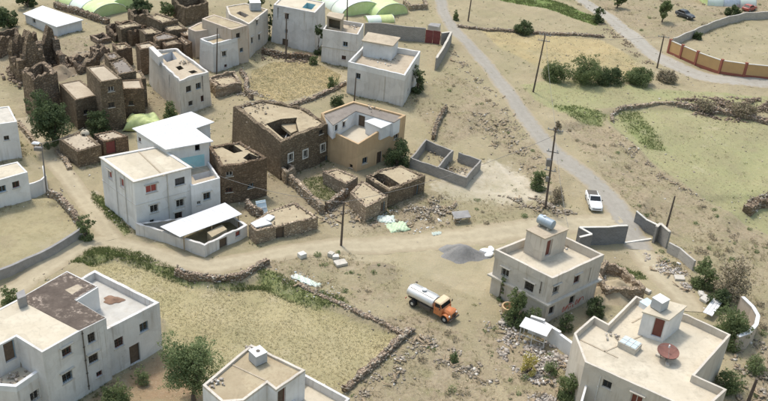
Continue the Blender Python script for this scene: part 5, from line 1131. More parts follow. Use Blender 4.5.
stone_wall('dry_stone_wall', 'scattered low stone bank along the upper right of the wheat field', [(300, 284), (325, 298), (355, 311), (385, 324), (402, 333)], 0.15, 0.5, 'drystone', 0.12, caps=1.2, sd=53)
stone_wall('yard_wall', 'stone yard wall climbing from the gate hut towards the mud huts', [(290, 184), (304, 197), (318, 210), (322, 214)], 1.3, 0.5, 'stone_light', 0.15, caps=0.8, sd=54)
stone_wall('yard_wall', 'stone wall closing the green yard in front of the ochre house', [(324, 178), (336, 188), (346, 197), (338, 203), (326, 212)], 1.2, 0.5, 'drystone', 0.2, caps=1.0, sd=55)
stone_wall('yard_wall', 'short curved stone wall beside the blue door leaf', [(247, 208), (252, 214), (262, 219)], 1.2, 0.45, 'drystone', 0.15, caps=0.6, sd=56)
stone_wall('field_wall', 'thin dark crooked stone wall on the bare slope above the foundation', [(446, 110), (441, 118), (436, 128), (433, 140)], 0.9, 0.45, 'ruin', 0.25, caps=0.6, sd=57)
stone_wall('field_wall', 'stone bank under the round bush between two upper fields', [(458, 27), (490, 31), (520, 33), (560, 35), (604, 37)], 0.45, 0.7, 'drystone', 0.25, caps=1.5, sd=58)
stone_wall('field_wall', 'curved pale stone terrace edge above the big right field', [(612, 122), (612, 114), (620, 109), (640, 106), (660, 104), (675, 106)], 0.45, 0.45, 'stone_light', 0.15, caps=0.8, sd=59)
stone_wall('field_wall', 'dark rough stone bank along the far side of the right field', [(676, 106), (700, 108), (730, 113), (775, 121)], 0.5, 1.0, 'drystone', 0.35, caps=1.2, sd=60)
rubble('rubble', 'stony bank along the edge of the right field', [(610, 124), (626, 138), (646, 156), (674, 175), (704, 196), (698, 200), (668, 180), (640, 161), (620, 142)], 500, .05, .22, 'stone_bits', heap=.2)
stone_wall('field_wall', 'rocky bank at the corner of the right field', [(746, 214), (756, 205), (768, 198), (785, 190)], 1.0, 1.2, 'ruin', 0.35, caps=1.2, sd=62)
stone_wall('field_wall', 'rubble bank at the foot of the tall plain house', [(262, 53), (272, 55), (290, 58), (312, 60)], 0.9, 0.9, 'stone_red', 0.3, caps=2.0, sd=63)
stone_wall('field_wall', 'stone edging round the lower rim of the yellow oval field', [(345, 84), (330, 92), (312, 100), (290, 108)], 0.5, 0.5, 'drystone', 0.2, caps=1.0, sd=64)
stone_wall('field_wall', 'low stone wall along the left rim of the yellow oval field', [(241, 73), (247, 82), (246, 92), (252, 100)], 0.8, 0.5, 'drystone', 0.2, caps=1.0, sd=65)
stone_wall('lane_wall', 'low tumbled stone wall beside the lamp above the tan field', [(50, 196), (60, 201), (70, 212), (80, 226)], 0.9, 0.6, 'drystone', 0.2, caps=1.2, sd=66)
stone_wall('lane_wall', 'low mud wall along the lane under the dark tree', [(20, 126), (30, 138), (38, 150)], 0.7, 0.4, 'stone_light', 0.1, caps=0.3, sd=67)
stone_wall('lane_wall', 'mud bank by the square stone house', [(57, 152), (66, 162), (70, 170)], 0.5, 0.5, 'stone_light', 0.15, caps=0.5, sd=68)
stone_wall('field_wall', 'long stone heap in the waste ground behind the white hall', [(56, 7), (75, 13), (95, 20), (108, 24)], 1.0, 1.0, 'ruin', 0.35, caps=1.0, sd=69)
rubble('rubble', 'stony kerb along the upper track', [(590, 12), (613, 30), (638, 52), (656, 66), (651, 68), (632, 54), (606, 32)], 400, .06, .24, 'stone_dark_bits')
rubble('rubble', 'stony verge beside the asphalt road', [(452, 50), (474, 70), (494, 90), (508, 110), (528, 138), (522, 142), (500, 116), (486, 96), (466, 76), (448, 56)], 500, .05, .22, 'stone_bits')
stone_wall('yard_wall', 'stone foundation of an enclosure at the head of the asphalt road', [(404, 4), (410, 10), (426, 9), (424, 1)], 1.0, 0.5, 'stone_light', 0.15, caps=0.6, sd=72)
# ramp wall of the broad house
block_wall('ramp_wall', 'curved white rendered wall stepping down from the broad house to the rubble', [(528, 332), (540, 336), (556, 346), (572, 358), (580, 368)], [2.0, 1.8, 1.6, 1.6], 0.35, 'white', None)
P_ = [gp(*p)[:2] for p in ((733, 352), (744, 348), (751, 340), (753, 331), (748, 322), (738, 312))]
block_wall('curved_wall', 'curved ochre yard wall with white coping around a green shrub', None, 1.9, 0.3, 'pinkish', 'sheet_white', world=P_)
block_wall('yard_wall', 'thin white rendered yard wall running out from the broad house', [(584, 396), (580, 412), (572, 440)], 3.0, 0.2, 'white', None)

# orange boundary wall beside the track: panels, posts, plinth
px_ = [(668, 53), (680, 58.5), (695, 65), (719, 73.5), (743, 77), (775, 80), (810, 83)]
Pp = [gp(*p)[:2] for p in px_]; t_ = thing('boundary_wall', 'orange panelled boundary wall with red-brown posts beside the track', 'wall', (*Pp[2], th(*Pp[2])))
for i, (a, b) in enumerate(zip(Pp[:-1], Pp[1:])):
    d = (b-a)/np.linalg.norm(b-a); nr = np.array([-d[1], d[0]])
    def pan(w, z0, z1, nm, mat, a=a, b=b, e=0.2):
        mb = MB(); n_ = nr*w; p, q = a+d*e, b-d*e; za, zb = th(*p), th(*q)
        mb.hexa([(*(p-n_), za+z0), (*(q-n_), zb+z0), (*(q+n_), zb+z0), (*(p+n_), za+z0)], [(*(p-n_), za+z1), (*(q-n_), zb+z1), (*(q+n_), zb+z1), (*(p+n_), za+z1)]); mb.build(nm, M[mat], None, t_)
    pan(0.10, 0.45, 2.35, 'panel', 'fence_orange'); pan(0.15, -0.4, 0.449, 'plinth', 'fence_red'); pan(0.13, 2.351, 2.45, 'coping', 'coping')
for p in Pp:
    mb = MB(); mb.box((p[0], p[1], th(*p)+1.2), (0.42, 0.42, 2.9), 0.4); mb.build('post', M['fence_red'], None, t_)

# ------------------------------------------------------------------ poles and lamps
def pole(label, base, top, arm=0, kit=None, r=0.13, name='utility_pole', mat='wood', wires=None):
    g_ = gp(*base); z1 = top_z(g_, top[1]); xt = hit(top[0], top[1], z1); t = thing(name, label, 'pole', g_, 0, None)
    p0 = np.array([g_[0], g_[1], g_[2]-0.4]); p1 = np.array([xt[0], g_[1], z1])
    if abs(p1[0]-p0[0]) > 0.9: p1[0] = p0[0]+math.copysign(0.9, p1[0]-p0[0])
    mb = MB(); mb.tube(p0, p1, r*1.15, r*0.75, 10); mb.build('shaft', M[mat], None, t)
    def at(s): return p0+(p1-p0)*s
    if arm:
        for k in range(arm):
            c = at(0.97-k*0.09); mb = MB(); mb.bar(c+np.array([-0.9, 0.25, 0]), c+np.array([0.9, -0.25, 0]), 0.09, 0.09); ao = mb.build('crossarm', M['steel'], None, t)
            for s in (-0.8, -0.3, 0.3, 0.8):
                mb = MB(); q = c+np.array([s, -s*0.27, 0.05]); mb.tube(q, q+np.array([0, 0, 0.2]), 0.05, 0.035, 6); mb.build('insulator', M['tank_grey'], ao, t)
    if kit == 'transformer':
        for k, s in enumerate((0.72, 0.50)):
            c = at(s); mb = MB(); mb.bar(c+np.array([-0.7, 0.2, 0]), c+np.array([0.7, -0.2, 0]), 0.1, 0.1); ao = mb.build('crossarm', M['steel'], None, t)
            for q in (-0.5, 0.0, 0.5):
                mb = MB(); w = c+np.array([q, -q*0.28, 0.05]); mb.tube(w, w+np.array([0, 0, 0.35]), 0.06, 0.04, 6); mb.build('insulator', M['tank_grey'], ao, t)
        c = at(0.60)+np.array([-0.35, -0.1, 0]); mb = MB(); mb.box(c, (0.55, 0.5, 0.9)); mb.build('transformer_box', M['steel'], None, t)
        c = at(0.40)+np.array([-0.25, -0.1, 0]); mb = MB(); mb.box(c, (0.35, 0.3, 0.6)); mb.build('meter_box', M['steel'], None, t)
    if kit == 'lamp':
        c = at(1.0); mb = MB(); mb.bar(c+np.array([0, 0, -0.05]), c+np.array([-0.5, -0.35, 0.12]), 0.08, 0.08); mb.build('bracket', M['steel'], None, t)
        mb = MB(); mb.loft([[(c[0]-0.5+x*w, c[1]-0.35+y*w*0.6, c[2]+z) for x, y in ((-.42, -.4), (.42, -.4), (.42, .4), (-.42, .4))] for z, w in ((0.02, 0.8), (0.14, 1.0), (0.26, 0.6))]); mb.build('lamp_head', M['lampwhite'], None, t)
        c = at(0.93); mb = MB(); mb.box(c+np.array([-0.3, -0.25, -0.1]), (0.9, 0.5, 0.35)); mb.build('battery_box', M['steel'], None, t)
    return t, p1
WP = []
WP.append(pole('tall leaning wooden power pole with crossarms beside the row of field bushes', (533, 92), (545.5, 33), 2))
WP.append(pole('wooden power pole carrying a transformer box between the pale ground and the asphalt road', (545.5, 208.5), (556, 128), 1, 'transformer'))
WP.append(pole('bare wooden pole standing on the dirt path beside the low stone shed', (341, 245.5), (344, 202), 0, None, 0.12))
WP.append(pole('wooden pole standing between the track and the orange wall', (657, 68), (664, 36), 1, None, 0.13))
WP.append(pole('wooden pole by the upper field near the asphalt road head', (468, 21), (472, -6), 1))
WP.append(pole('wooden pole in front of the tall plain house', (286, 60), (286.5, 13), 0, None, 0.12))
WP.append(pole('leaning wooden pole at the gate wall on the edge of the slope', (666, 229), (675, 196), 0, None, 0.12))
WP.append(pole('dark pole behind the roof of the two-tone house', (347, 30), (347.5, -8), 0, None, 0.12))
WP.append(pole('thin pole behind the ochre house', (354, 104), (356, 77), 0, None, 0.1))
WP.append(pole('thin dark pole against the square pale house', (216.5, 74), (217.5, 28), 0, None, 0.1))
WP.append(pole('short thick dark post among the rubble beyond the broad house', (748, 402), (757, 379), 0, None, 0.16))
WP.append(pole('street lamp pole with white lamp head at the bend of the lane', (47, 195), (41.5, 143), 0, 'lamp', 0.09, 'street_lamp', 'steel'))
def wire(label, a, b, sag, n=14):
    mb = MB(); prev = None
    for i in range(n+1):
        t = i/n; p = a+(b-a)*t+np.array([0, 0, -4*sag*t*(1-t)])
        if prev is not None: mb.tube(prev, p, 0.022, n=4, caps=False)
        prev = p
    c = (a+b)/2; o = mb.build('overhead_wire', M['steel'], None, None, c); o.location = tuple(c); tag(o, label, 'wire')
wire('power line between the transformer pole and the tall leaning pole', WP[1][1], WP[0][1], 0.6)
wire('cable from the transformer pole to the bare pole on the path', WP[1][1]+np.array([0, 0, -1.0]), WP[2][1], 0.9)
wire('cable from the square pale house pole to the pole by the tall plain house', WP[9][1], WP[5][1], 0.5)

wire('cable from the transformer pole to the stair tower of the cream house', WP[1][1]+np.array([0, 0, -0.6]), np.array([*T22[1][2], T22[0]+0.2]), 0.7)
wire('cable from the bare pole to the white two-storey house roof', WP[2][1], np.array([*hit(191, 167, Zm), Zm+0.3]), 0.9)
wire('cable from the street lamp to the small square stone house', WP[11][1], np.array([*hit(84, 131, ZrS), ZrS+0.5]), 0.4)
wire('power line from the tall leaning pole to the track pole', WP[0][1], WP[3][1], 0.8)
# ------------------------------------------------------------------ tanker truck
a, b = gp(410, 299.5), gp(453.5, 322.5); hd = math.atan2(b[1]-a[1], b[0]-a[0]); ctr = (a+b)/2
t_ = thing('tanker_truck', 'water tanker truck with silver tank, cream cab and orange bonnet on the dry verge', 'truck', (ctr[0], ctr[1], th(ctr[0], ctr[1])+0.02), hd); t_.scale = (0.80, 0.80, 0.80)
def lb(mb, nm, mat, par=None, smooth=False): return mb.build(nm, M[mat], par or t_, None, None, smooth)
mb = MB(); 
for y in (-0.42, 0.42): mb.bar((-3.4, y, 0.78), (3.2, y, 0.78), 0.12, 0.22)
for x in (-3.2, -1.5, 0.2, 1.4): mb.bar((x, -0.42, 0.78), (x, 0.42, 0.78), 0.1, 0.12)
lb(mb, 'chassis', 'frame_dark')
mb = MB(); n = 22; rings = []
for x, k in ((-3.55, 0.0), (-3.52, 0.7), (-3.4, 0.93), (-3.2, 1.0), (-1.6, 1.0), (-1.59, 1.015), (-1.54, 1.015), (-1.53, 1.0), (0.4, 1.0), (0.6, 0.93), (0.7, 0.7), (0.72, 0.0)):
    rings.append([(x, 1.02*k*math.cos(2*math.pi*i/n), 1.66+0.74*k*math.sin(2*math.pi*i/n)) for i in range(n)])
mb.loft(rings, True, False); tk = lb(mb, 'tank', 'chrome', None, True)
mb = MB(); mb.tube((-1.4, 0, 2.38), (-1.4, 0, 2.58), 0.3, 0.3, 14); mb.tube((-1.4, 0, 2.58), (-1.4, 0, 2.63), 0.34, 0.34, 14); lb(mb, 'manhole', 'sheet_grey', tk)
mb = MB(); 
for y in (-0.5, 0.5): mb.bar((-3.2, y, 2.36), (0.4, y, 2.36), 0.06, 0.08)
lb(mb, 'walkway_rail', 'sheet_grey', tk)
for x in (-2.9, -1.3, 0.1): mb = MB(); mb.box((x, 0, 0.98), (0.16, 1.5, 0.26)); lb(mb, 'saddle', 'frame_dark')
for y in (-1.0, 1.0): mb = MB(); mb.box((-0.4, y*0.92, 0.86), (1.7, 0.32, 0.42)); lb(mb, 'side_locker', 'frame_dark')
# cab, bonnet, wings
def sect(x, w, z0, z1, r=0.12): return [(x, -w, z0), (x, w, z0), (x, w, z1-r), (x, w-r, z1), (x, -w+r, z1), (x, -w, z1-r)]
mb = MB(); mb.loft([sect(0.95, 1.02, 0.75, 1.75), sect(1.0, 1.04, 0.75, 1.80), sect(2.05, 1.04, 0.75, 1.80), sect(2.15, 1.0, 0.75, 1.72)]); cb_ = lb(mb, 'cab', 'orange')
mb = MB(); mb.loft([sect(0.98, 0.98, 1.79, 2.36, 0.16), sect(1.1, 0.98, 1.79, 2.40, 0.16), sect(1.75, 0.96, 1.79, 2.38, 0.16), sect(2.05, 0.95, 1.79, 1.83, 0.02)]); lb(mb, 'cab_glasshouse', 'glass', cb_)
mb = MB(); mb.loft([sect(0.92, 0.98, 2.34, 2.50, 0.1), sect(1.0, 1.03, 2.34, 2.54, 0.1), sect(1.75, 1.0, 2.34, 2.52, 0.1), sect(1.92, 0.94, 2.32, 2.42, 0.06)]); lb(mb, 'cab_roof', 'cream_paint', cb_)
for y in (-0.97, 0.97):
    mb = MB(); mb.bar((1.02, y, 1.8), (1.02, y, 2.36), 0.08, 0.1); mb.bar((1.78, y, 2.36), (2.06, y, 1.8), 0.07, 0.07); lb(mb, 'pillar', 'orange', cb_)
    mb = MB(); mb.box((1.5, y*1.075, 1.3), (0.85, 0.03, 0.95)); dr = lb(mb, 'door', 'orange', cb_)
    mb = MB(); mb.bar((1.15, y*1.1, 1.42), (1.3, y*1.1, 1.42), 0.03, 0.04); lb(mb, 'handle', 'frame_dark', dr)
    mb = MB(); mb.bar((2.0, y*1.05, 1.95), (2.0, y*1.35, 2.0), 0.03, 0.03); mb.box((2.0, y*1.38, 2.0), (0.05, 0.18, 0.3)); lb(mb, 'mirror', 'frame_dark', cb_)
mb = MB(); mb.loft([sect(2.12, 0.72, 0.75, 1.72, 0.22), sect(2.7, 0.68, 0.75, 1.66, 0.24), sect(3.15, 0.58, 0.75, 1.52, 0.26), sect(3.28, 0.48, 0.8, 1.38, 0.2)]); lb(mb, 'bonnet', 'orange', None, True)
mb = MB(); 
for k in range(5): mb.bar((3.31, -0.38, 0.92+k*0.09), (3.31, 0.38, 0.92+k*0.09), 0.03, 0.04)
lb(mb, 'grille', 'frame_dark')
mb = MB(); mb.box((3.42, 0, 0.66), (0.14, 2.0, 0.2)); lb(mb, 'bumper', 'frame_dark')
for y in (-0.86, 0.86):
    mb = MB(); rr = []
    for a_ in np.linspace(0.15, math.pi-0.1, 7):
        c_ = (2.6+0.62*math.cos(a_), 0.55+0.66*math.sin(a_)); rr.append([(c_[0], y-0.24, c_[1]), (c_[0], y+0.24, c_[1]), (c_[0]*1.0, y+0.22, c_[1]+0.06), (c_[0], y-0.22, c_[1]+0.06)])
    mb.loft(rr); lb(mb, 'mudguard', 'orange')
    mb = MB(); mb.tube((3.1, y*0.86, 1.12), (3.24, y*0.86, 1.12), 0.14, 0.14, 12); lb(mb, 'headlight', 'lamp_clear')
for x, ys in ((2.6, (-0.88, 0.88)), (-2.3, (-0.98, -0.68, 0.68, 0.98))):
    for y in ys:
        mb = MB(); s = 1 if y > 0 else -1; pr = [(0.30, -0.12), (0.46, -0.13), (0.50, -0.09), (0.50, 0.09), (0.46, 0.13), (0.30, 0.12)]
        mb.loft([[(x+r*math.cos(2*math.pi*i/18), y+w, 0.5+r*math.sin(2*math.pi*i/18)) for i in range(18)] for r, w in pr], True, True); ty = lb(mb, 'wheel', 'black')
        mb = MB(); mb.tube((x, y-0.08, 0.5), (x, y+0.135*s, 0.5), 0.28, 0.2, 12); lb(mb, 'rim', 'sheet_grey', ty)
mb = MB(); 
for y in (-0.2, 0.2): mb.bar((-3.6, y, 0.9), (-3.56, y, 2.3), 0.05, 0.05)
for k in range(5): mb.bar((-3.59, -0.2, 1.05+k*0.28), (-3.59, 0.2, 1.05+k*0.28), 0.04, 0.04)
lb(mb, 'ladder', 'sheet_grey')
mb = MB(); mb.tube((-3.5, 0.5, 0.95), (-3.75, 0.5, 0.85), 0.08, 0.08, 8); lb(mb, 'outlet_valve', 'frame_dark')
for y in (-0.85, 0.85): mb = MB(); mb.box((-3.45, y, 0.72), (0.06, 0.3, 0.14)); lb(mb, 'tail_light', 'lamp_red')

# ------------------------------------------------------------------ cars
def car(label, a, b, paint, L=4.5, Wd=1.72, pickup=False):
    ga, gb = gp(*a), gp(*b); hd = math.atan2(gb[1]-ga[1], gb[0]-ga[0]); c = (ga+gb)/2
    t = thing('parked_car', label, 'car', (c[0], c[1], th(c[0], c[1])+0.05), hd); t.scale = (0.9, 0.9, 0.9); h = L/2; w = Wd/2
    def S(x, ww, z0, z1, r=0.1): return [(x, -ww, z0), (x, ww, z0), (x, ww, z1-r), (x, ww-r, z1), (x, -ww+r, z1), (x, -ww, z1-r)]
    def bl(mb, nm, mat, par=None, sm=False): return mb.build(nm, mat if not isinstance(mat, str) else M[mat], par or t, None, None, sm)
    mb = MB(); mb.loft([S(-h, w*.86, .42, .88), S(-h+.12, w*.96, .32, .96), S(-h*.5, w, .28, .98), S(h*.35, w, .28, .98), S(h*.8, w*.96, .30, .86), S(h-.1, w*.88, .36, .74), S(h, w*.8, .42, .66)]); bd = bl(mb, 'body', paint, None, True)
    x0, x1 = ((-h*.78, h*.30) if not pickup else (-h*.10, h*.36))
    mb = MB(); mb.loft([S(x0, w*.86, .94, .98, .02), S(x0+.45*(0.4 if pickup else 1), w*.80, .94, 1.40, .1), S(x1-.65, w*.80, .94, 1.42, .1), S(x1, w*.88, .94, .98, .02)]); bl(mb, 'window_glass', 'glass', bd)
    mb = MB(); mb.loft([S(x0+.40*(0.4 if pickup else 1), w*.81, 1.37, 1.44, .05), S(x0+.6*(0.5 if pickup else 1), w*.82, 1.37, 1.48, .06), S(x1-.8, w*.82, 1.37, 1.48, .06), S(x1-.60, w*.80, 1.36, 1.42, .05)]); bl(mb, 'roof', paint, bd, True)
    for y in (-1, 1):
        for p, q, u, v in (((x0+.02, y*w*.87, .97), (x0+.42*(0.4 if pickup else 1), y*w*.81, 1.40), .09, .06), ((x1-.62, y*w*.81, 1.40), (x1, y*w*.88, .97), .07, .05), (((x0+x1)/2-.1, y*w*.885, .97), ((x0+x1)/2-.1, y*w*.82, 1.40), .08, .03)):
            mb = MB(); mb.bar(p, q, u, v); bl(mb, 'pillar', paint, bd)
        mb = MB(); mb.box((h-.06, y*w*.6, .66), (.1, .34, .14)); bl(mb, 'headlight', 'lamp_clear'); mb = MB(); mb.box((-h+.02, y*w*.68, .76), (.06, .26, .16)); bl(mb, 'tail_light', 'lamp_red')
        mb = MB(); mb.box((x1-.2, y*(w+.09), 1.0), (.1, .16, .12)); bl(mb, 'mirror', 'frame_dark')
        for x in (-h*.58, h*.60):
            mb = MB(); pr = [(.2, -.09), (.31, -.1), (.33, -.06), (.33, .06), (.31, .1), (.2, .09)]; yy = y*(w-.09)
            mb.loft([[(x+r*math.cos(2*math.pi*i/16), yy+q, .33+r*math.sin(2*math.pi*i/16)) for i in range(16)] for r, q in pr]); wl = bl(mb, 'wheel', 'black')
            mb = MB(); mb.tube((x, yy, .33), (x, yy+y*.108, .33), .19, .16, 10); bl(mb, 'rim', 'sheet_grey', wl)
    mb = MB(); mb.box((h-.01, 0, .5), (.06, Wd*.62, .16)); bl(mb, 'grille', 'frame_dark'); mb = MB(); mb.box((h+.03, 0, .40), (.06, Wd*.86, .14)); bl(mb, 'bumper', paint)
    if pickup:
        mb = MB(); mb.box((-h*.55, 0, .985), (h*.78, Wd*.78, .03)); bl(mb, 'load_bed', 'frame_dark', bd)
    return t
car('white pickup parked at the end of the asphalt road above the gate', (590.5, 196), (596, 212.5), M['car_white'], 4.7, 1.75, True)
M['car_red'] = plain('faded_red_paint', (0.40, 0.10, 0.08), 0.4); M['car_dark'] = plain('dark_paint', (0.07, 0.075, 0.085), 0.35)
car('faded red car beside the round tree behind the pale grey wall', (745, 11), (753, 9), M['car_red'])
car('dark car parked on the waste ground above the upper track', (680, 16), (689, 19), M['car_dark'])

# ------------------------------------------------------------------ rooftop and yard things
def cyl_tank(label, px, z, L, r, ang, mat='tank_blue'):
    c = hit(*px, z+r); t = thing('water_tank', label, 'water tank', (*c, z), ang)
    mb = MB(); n = 20; mb.loft([[(x, k*r*math.cos(2*math.pi*i/n), r+0.15+k*r*math.sin(2*math.pi*i/n)) for i in range(n)] for x, k in ((-L/2-.06, 0), (-L/2-.05, .6), (-L/2, .97), (-L/2+.05, 1), (-.02, 1), (-.02, 1.03), (.02, 1.03), (.02, 1), (L/2-.05, 1), (L/2, .97), (L/2+.05, .6), (L/2+.06, 0))], True, False); bo = mb.build('drum', M[mat], t, None, None, True)
    mb = MB(); mb.tube((-.3, 0, 2*r+.12), (-.3, 0, 2*r+.24), .16, .16, 10); mb.build('lid', M['sheet_grey'], bo)
    for x in (-L*.3, L*.3): mb = MB(); mb.box((x, 0, .11), (.2, r*1.6, .22)); mb.build('cradle', M['concrete'], t)
cyl_tank('blue-grey horizontal water cylinder on the stair tower of the cream house', (546, 223), T22[0], 1.75, 0.5, math.radians(-42))
def box_tank(label, px, z, s, mat='tank_white', rz=0.6, hole=True, lid=None):
    c = hit(*px, z+s[2]*0.6); t = thing('water_tank', label, 'water tank', (*c, z), rz)
    mb = MB(); mb.box((0, 0, s[2]/2+.08), s, 0, 0, 0.97); b = mb.build('tank_body', M[mat], t)
    mb = MB(); mb.box((0, 0, s[2]+.105), (s[0]*1.02, s[1]*1.02, .05)); mb.build('top', M[lid or 'tank_white'], b)
    if hole: mb = MB(); mb.tube((0, 0, s[2]+.13), (0, 0, s[2]+.17), .17, .17, 12); mb.build('cap', M['frame_dark'], b)
    for x in (-.3, .3): mb = MB(); mb.box((x*s[0], 0, .04), (.14, s[1]*.9, .08)); mb.build('bearer', M['timber'], t)
box_tank('square white water box with round dark hole on the yellowish roof', (258, 356), Zr21, (1.1, 1.1, 0.95), 'tank_grey', 0.75)
box_tank('grey water box with white lid on the stair room roof', (660, 303), zt4, (1.15, 1.1, 0.95), 'tank_grey', 0.7, False)
box_tank('low white water box beside the grey one on the stair room roof edge', (646.5, 305), Zr23+1.9, (1.1, 0.9, 0.5), 'tank_white', 0.7, False, 'skyl')
box_tank('grey water box on the roof of the pinkish corner house', (255, 5), Z11-0.15, (1.8, 1.6, 1.3), 'tank_grey', 0.3, False)
mb = MB(); 
# skylight
c = hit(629, 348, Zr23); t_ = thing('skylight', 'raised roof skylight with pale blue panes on the broad cream house', 'skylight', (*c, Zr23), math.radians(-38))
mb = MB(); mb.box((0, 0, .3), (1.7, 1.3, .6)); mb.build('kerb', M['concrete'], t_)
for i in range(3):
    for j in range(2): mb = MB(); mb.box((-.52+i*.52, -.3+j*.6, .63), (.47, .55, .05)); mb.build('pane', M['skyl'], t_)
mb = MB(); 
for x in (-.26, .26): mb.bar((x, -.62, .65), (x, .62, .65), .05, .08)
mb.bar((-.8, 0, .65), (.8, 0, .65), .05, .08); mb.build('glazing_bar', M['frame'], t_)
# dish
c = hit(666, 360, Zr23); t_ = thing('satellite_dish', 'large rust-red satellite dish tilted skyward on the broad cream roof', 'satellite dish', (*c, Zr23))
mb = MB(); n = 24; tilt = math.radians(8); Rm = [(r, 0.26*r*r) for r in (0.0, 0.3, 0.55, 0.78, 0.95)]
def tp(x, y, z): return (x, y*math.cos(tilt)+z*math.sin(tilt), 0.75+z*math.cos(tilt)-y*math.sin(tilt)*-1.0)
for o_ in (0.0, -0.05):
    rg = [[tp(r*math.cos(2*math.pi*i/n), r*math.sin(2*math.pi*i/n), z+o_) for i in range(n)] for r, z in Rm]
    mb.loft(rg if o_ == 0 else [q[::-1] for q in rg], True, False)
mb.build('reflector', M['dish'], t_, None, None, True)
mb = MB(); f = Vector(tp(0, 0, 0.7))
for a_ in (0.3, 2.4, 4.5): mb.tube(tp(0.93*math.cos(a_), 0.93*math.sin(a_), 0.23), f, .014, .014, 6)
mb.build('feed_strut', M['steel'], t_)
mb = MB(); mb.tube(f-Vector((0, 0, .12)), f+Vector((0, 0, .12)), .09, .07, 8); mb.build('feed_horn', M['lampwhite'], t_)
mb = MB(); mb.tube((0, 0, 0), (0, 0, .72), .07, .07, 8); mb.build('mast', M['steel'], t_)
for a_ in (0.4, 2.5, 4.6):
    mb = MB(); mb.tube((0, 0, .5), (.75*math.cos(a_), .75*math.sin(a_), .1), .04, .04, 6); mb.build('leg', M['steel'], t_)
    mb = MB(); mb.box((.75*math.cos(a_), .75*math.sin(a_), .1), (.42, .3, .2), a_); mb.build('ballast_block', M['concrete'], t_)
# roof flues
for k, (px, z, lab) in enumerate((((84, 139), None, 'x'),)):
    zz = None
c = gp(85.5, 150)
def flue(label, px, z, r=0.35, h=0.7, mat='mud_roof'):
    p = hit(*px, z); t = thing('clay_oven', label, 'oven', (*p, z)); mb = MB(); n = 14
    mb.loft([[(k*r*math.cos(2*math.pi*i/n), k*r*math.sin(2*math.pi*i/n), q*h) for i in range(n)] for q, k in ((0, 1.1), (.35, 1.12), (.7, .9), (.95, .6), (.96, .4), (.5, .4))], True, False); mb.build('dome', M[mat], t, None, None, True)
    mb = MB(); mb.box((0, -r*1.05, h*.25), (r*.7, r*.3, h*.4)); mb.build('mouth', M['void'], t)
flue('small pale clay oven dome on the square stone house roof', (85, 134), ZrS, 0.5, 0.55, 'cream_roof')
# gravel heap with white bags
t_ = mound('gravel_heap', 'grey gravel heap on the dirt square beside the cream house', (462, 254), 2.9, 1.6, 1.15, 'gravel', 'heap', -0.12, rough=0.06)
for k, (px, py, s) in enumerate(((486, 252, .55), (489, 255.5, .5), (491, 250, .45), (484.5, 256, .4))):
    g_ = gp(px, py); mb = MB(); n = 10
    mb.loft([[(s*kx*math.cos(2*math.pi*i/n)*(1.25+.2*math.sin(3*i)), s*kx*.75*math.sin(2*math.pi*i/n), z*s) for i in range(n)] for z, kx in ((0, .8), (.2, 1.05), (.5, .95), (.68, .5))]); o = mb.build('sack', M['tank_white'], None, None, (0, 0, 0), True); o.location = tuple(g_); o.rotation_euler = (0, 0, k*0.9)
    tag(o, ['plump white sack nearest the gravel heap', 'white sack lying towards the cream house corner', 'white sack at the back of the sack pile', 'smallest white sack in front of the gravel heap'][k], 'sack')
# concrete slab and lumps near the path
def slab(name, label, px, s, mat='concrete', rz=0.0, tilt=0.0, cat='slab'):
    g_ = gp(*px); mb = MB(); hx, hy, hz = s[0]/2, s[1]/2, s[2]; b = 0.03
    mb.loft([[(x*k, y*k, z) for x, y in ((-hx, -hy), (hx*.92, -hy), (hx, -hy*.88), (hx, hy*.94), (hx*.9, hy), (-hx*.95, hy), (-hx, hy*.9))] for z, k in ((0, .97), (b, 1), (hz-b, 1), (hz, .97))]); o = mb.build(name, M[mat], None, None, (0, 0, 0)); o.location = tuple(g_); o.rotation_euler = (tilt, 0, rz); return tag(o, label, cat)
slab('concrete_slab', 'flat pale concrete slab lying on the dirt below the bare pole', (340.5, 264), (1.3, 1.0, .28), 'concrete', .5)
slab('concrete_slab', 'pale broken block beside the flat concrete slab', (335.5, 258.5), (.7, .6, .4), 'coping', .2)
slab('concrete_slab', 'grey chipped block above the flat concrete slab', (331, 256.5), (.6, .6, .5), 'concrete', 1.1)
slab('concrete_slab', 'pale boulder-like block in the grass under the path', (302, 257), (.8, .7, .5), 'coping', .7)
# junk table
g_ = gp(460.5, 221); t_ = thing('scrap_shelter', 'low grey sheet propped on legs at the edge of the rubble', 'shelter', g_, 0.25)
mb = MB(); mb.face([(-1, -.7, .75), (1, -.7, .85), (1, .7, .95), (-1, .7, .85)]); mb.face([(-1, .7, .9), (1, .7, 1.0), (1, -.7, .9), (-1, -.7, .8)][::-1])
for p, q in (((-1, -.7), (1, -.7)), ((1, -.7), (1, .7)), ((1, .7), (-1, .7)), ((-1, .7), (-1, -.7))): pass
mb = MB(); mb.hexa([(-1, -.7, .72), (1, -.7, .82), (1, .7, .95), (-1, .7, .85)], [(-1, -.7, .80), (1, -.7, .90), (1, .7, 1.03), (-1, .7, .93)]); mb.build('sheet', M['concrete_grey'], t_)
for x in (-.85, .85):
    for y in (-.55, .55): mb = MB(); mb.bar((x, y, -.1), (x, y, .85), .08, .08); mb.build('leg', M['timber'], t_)
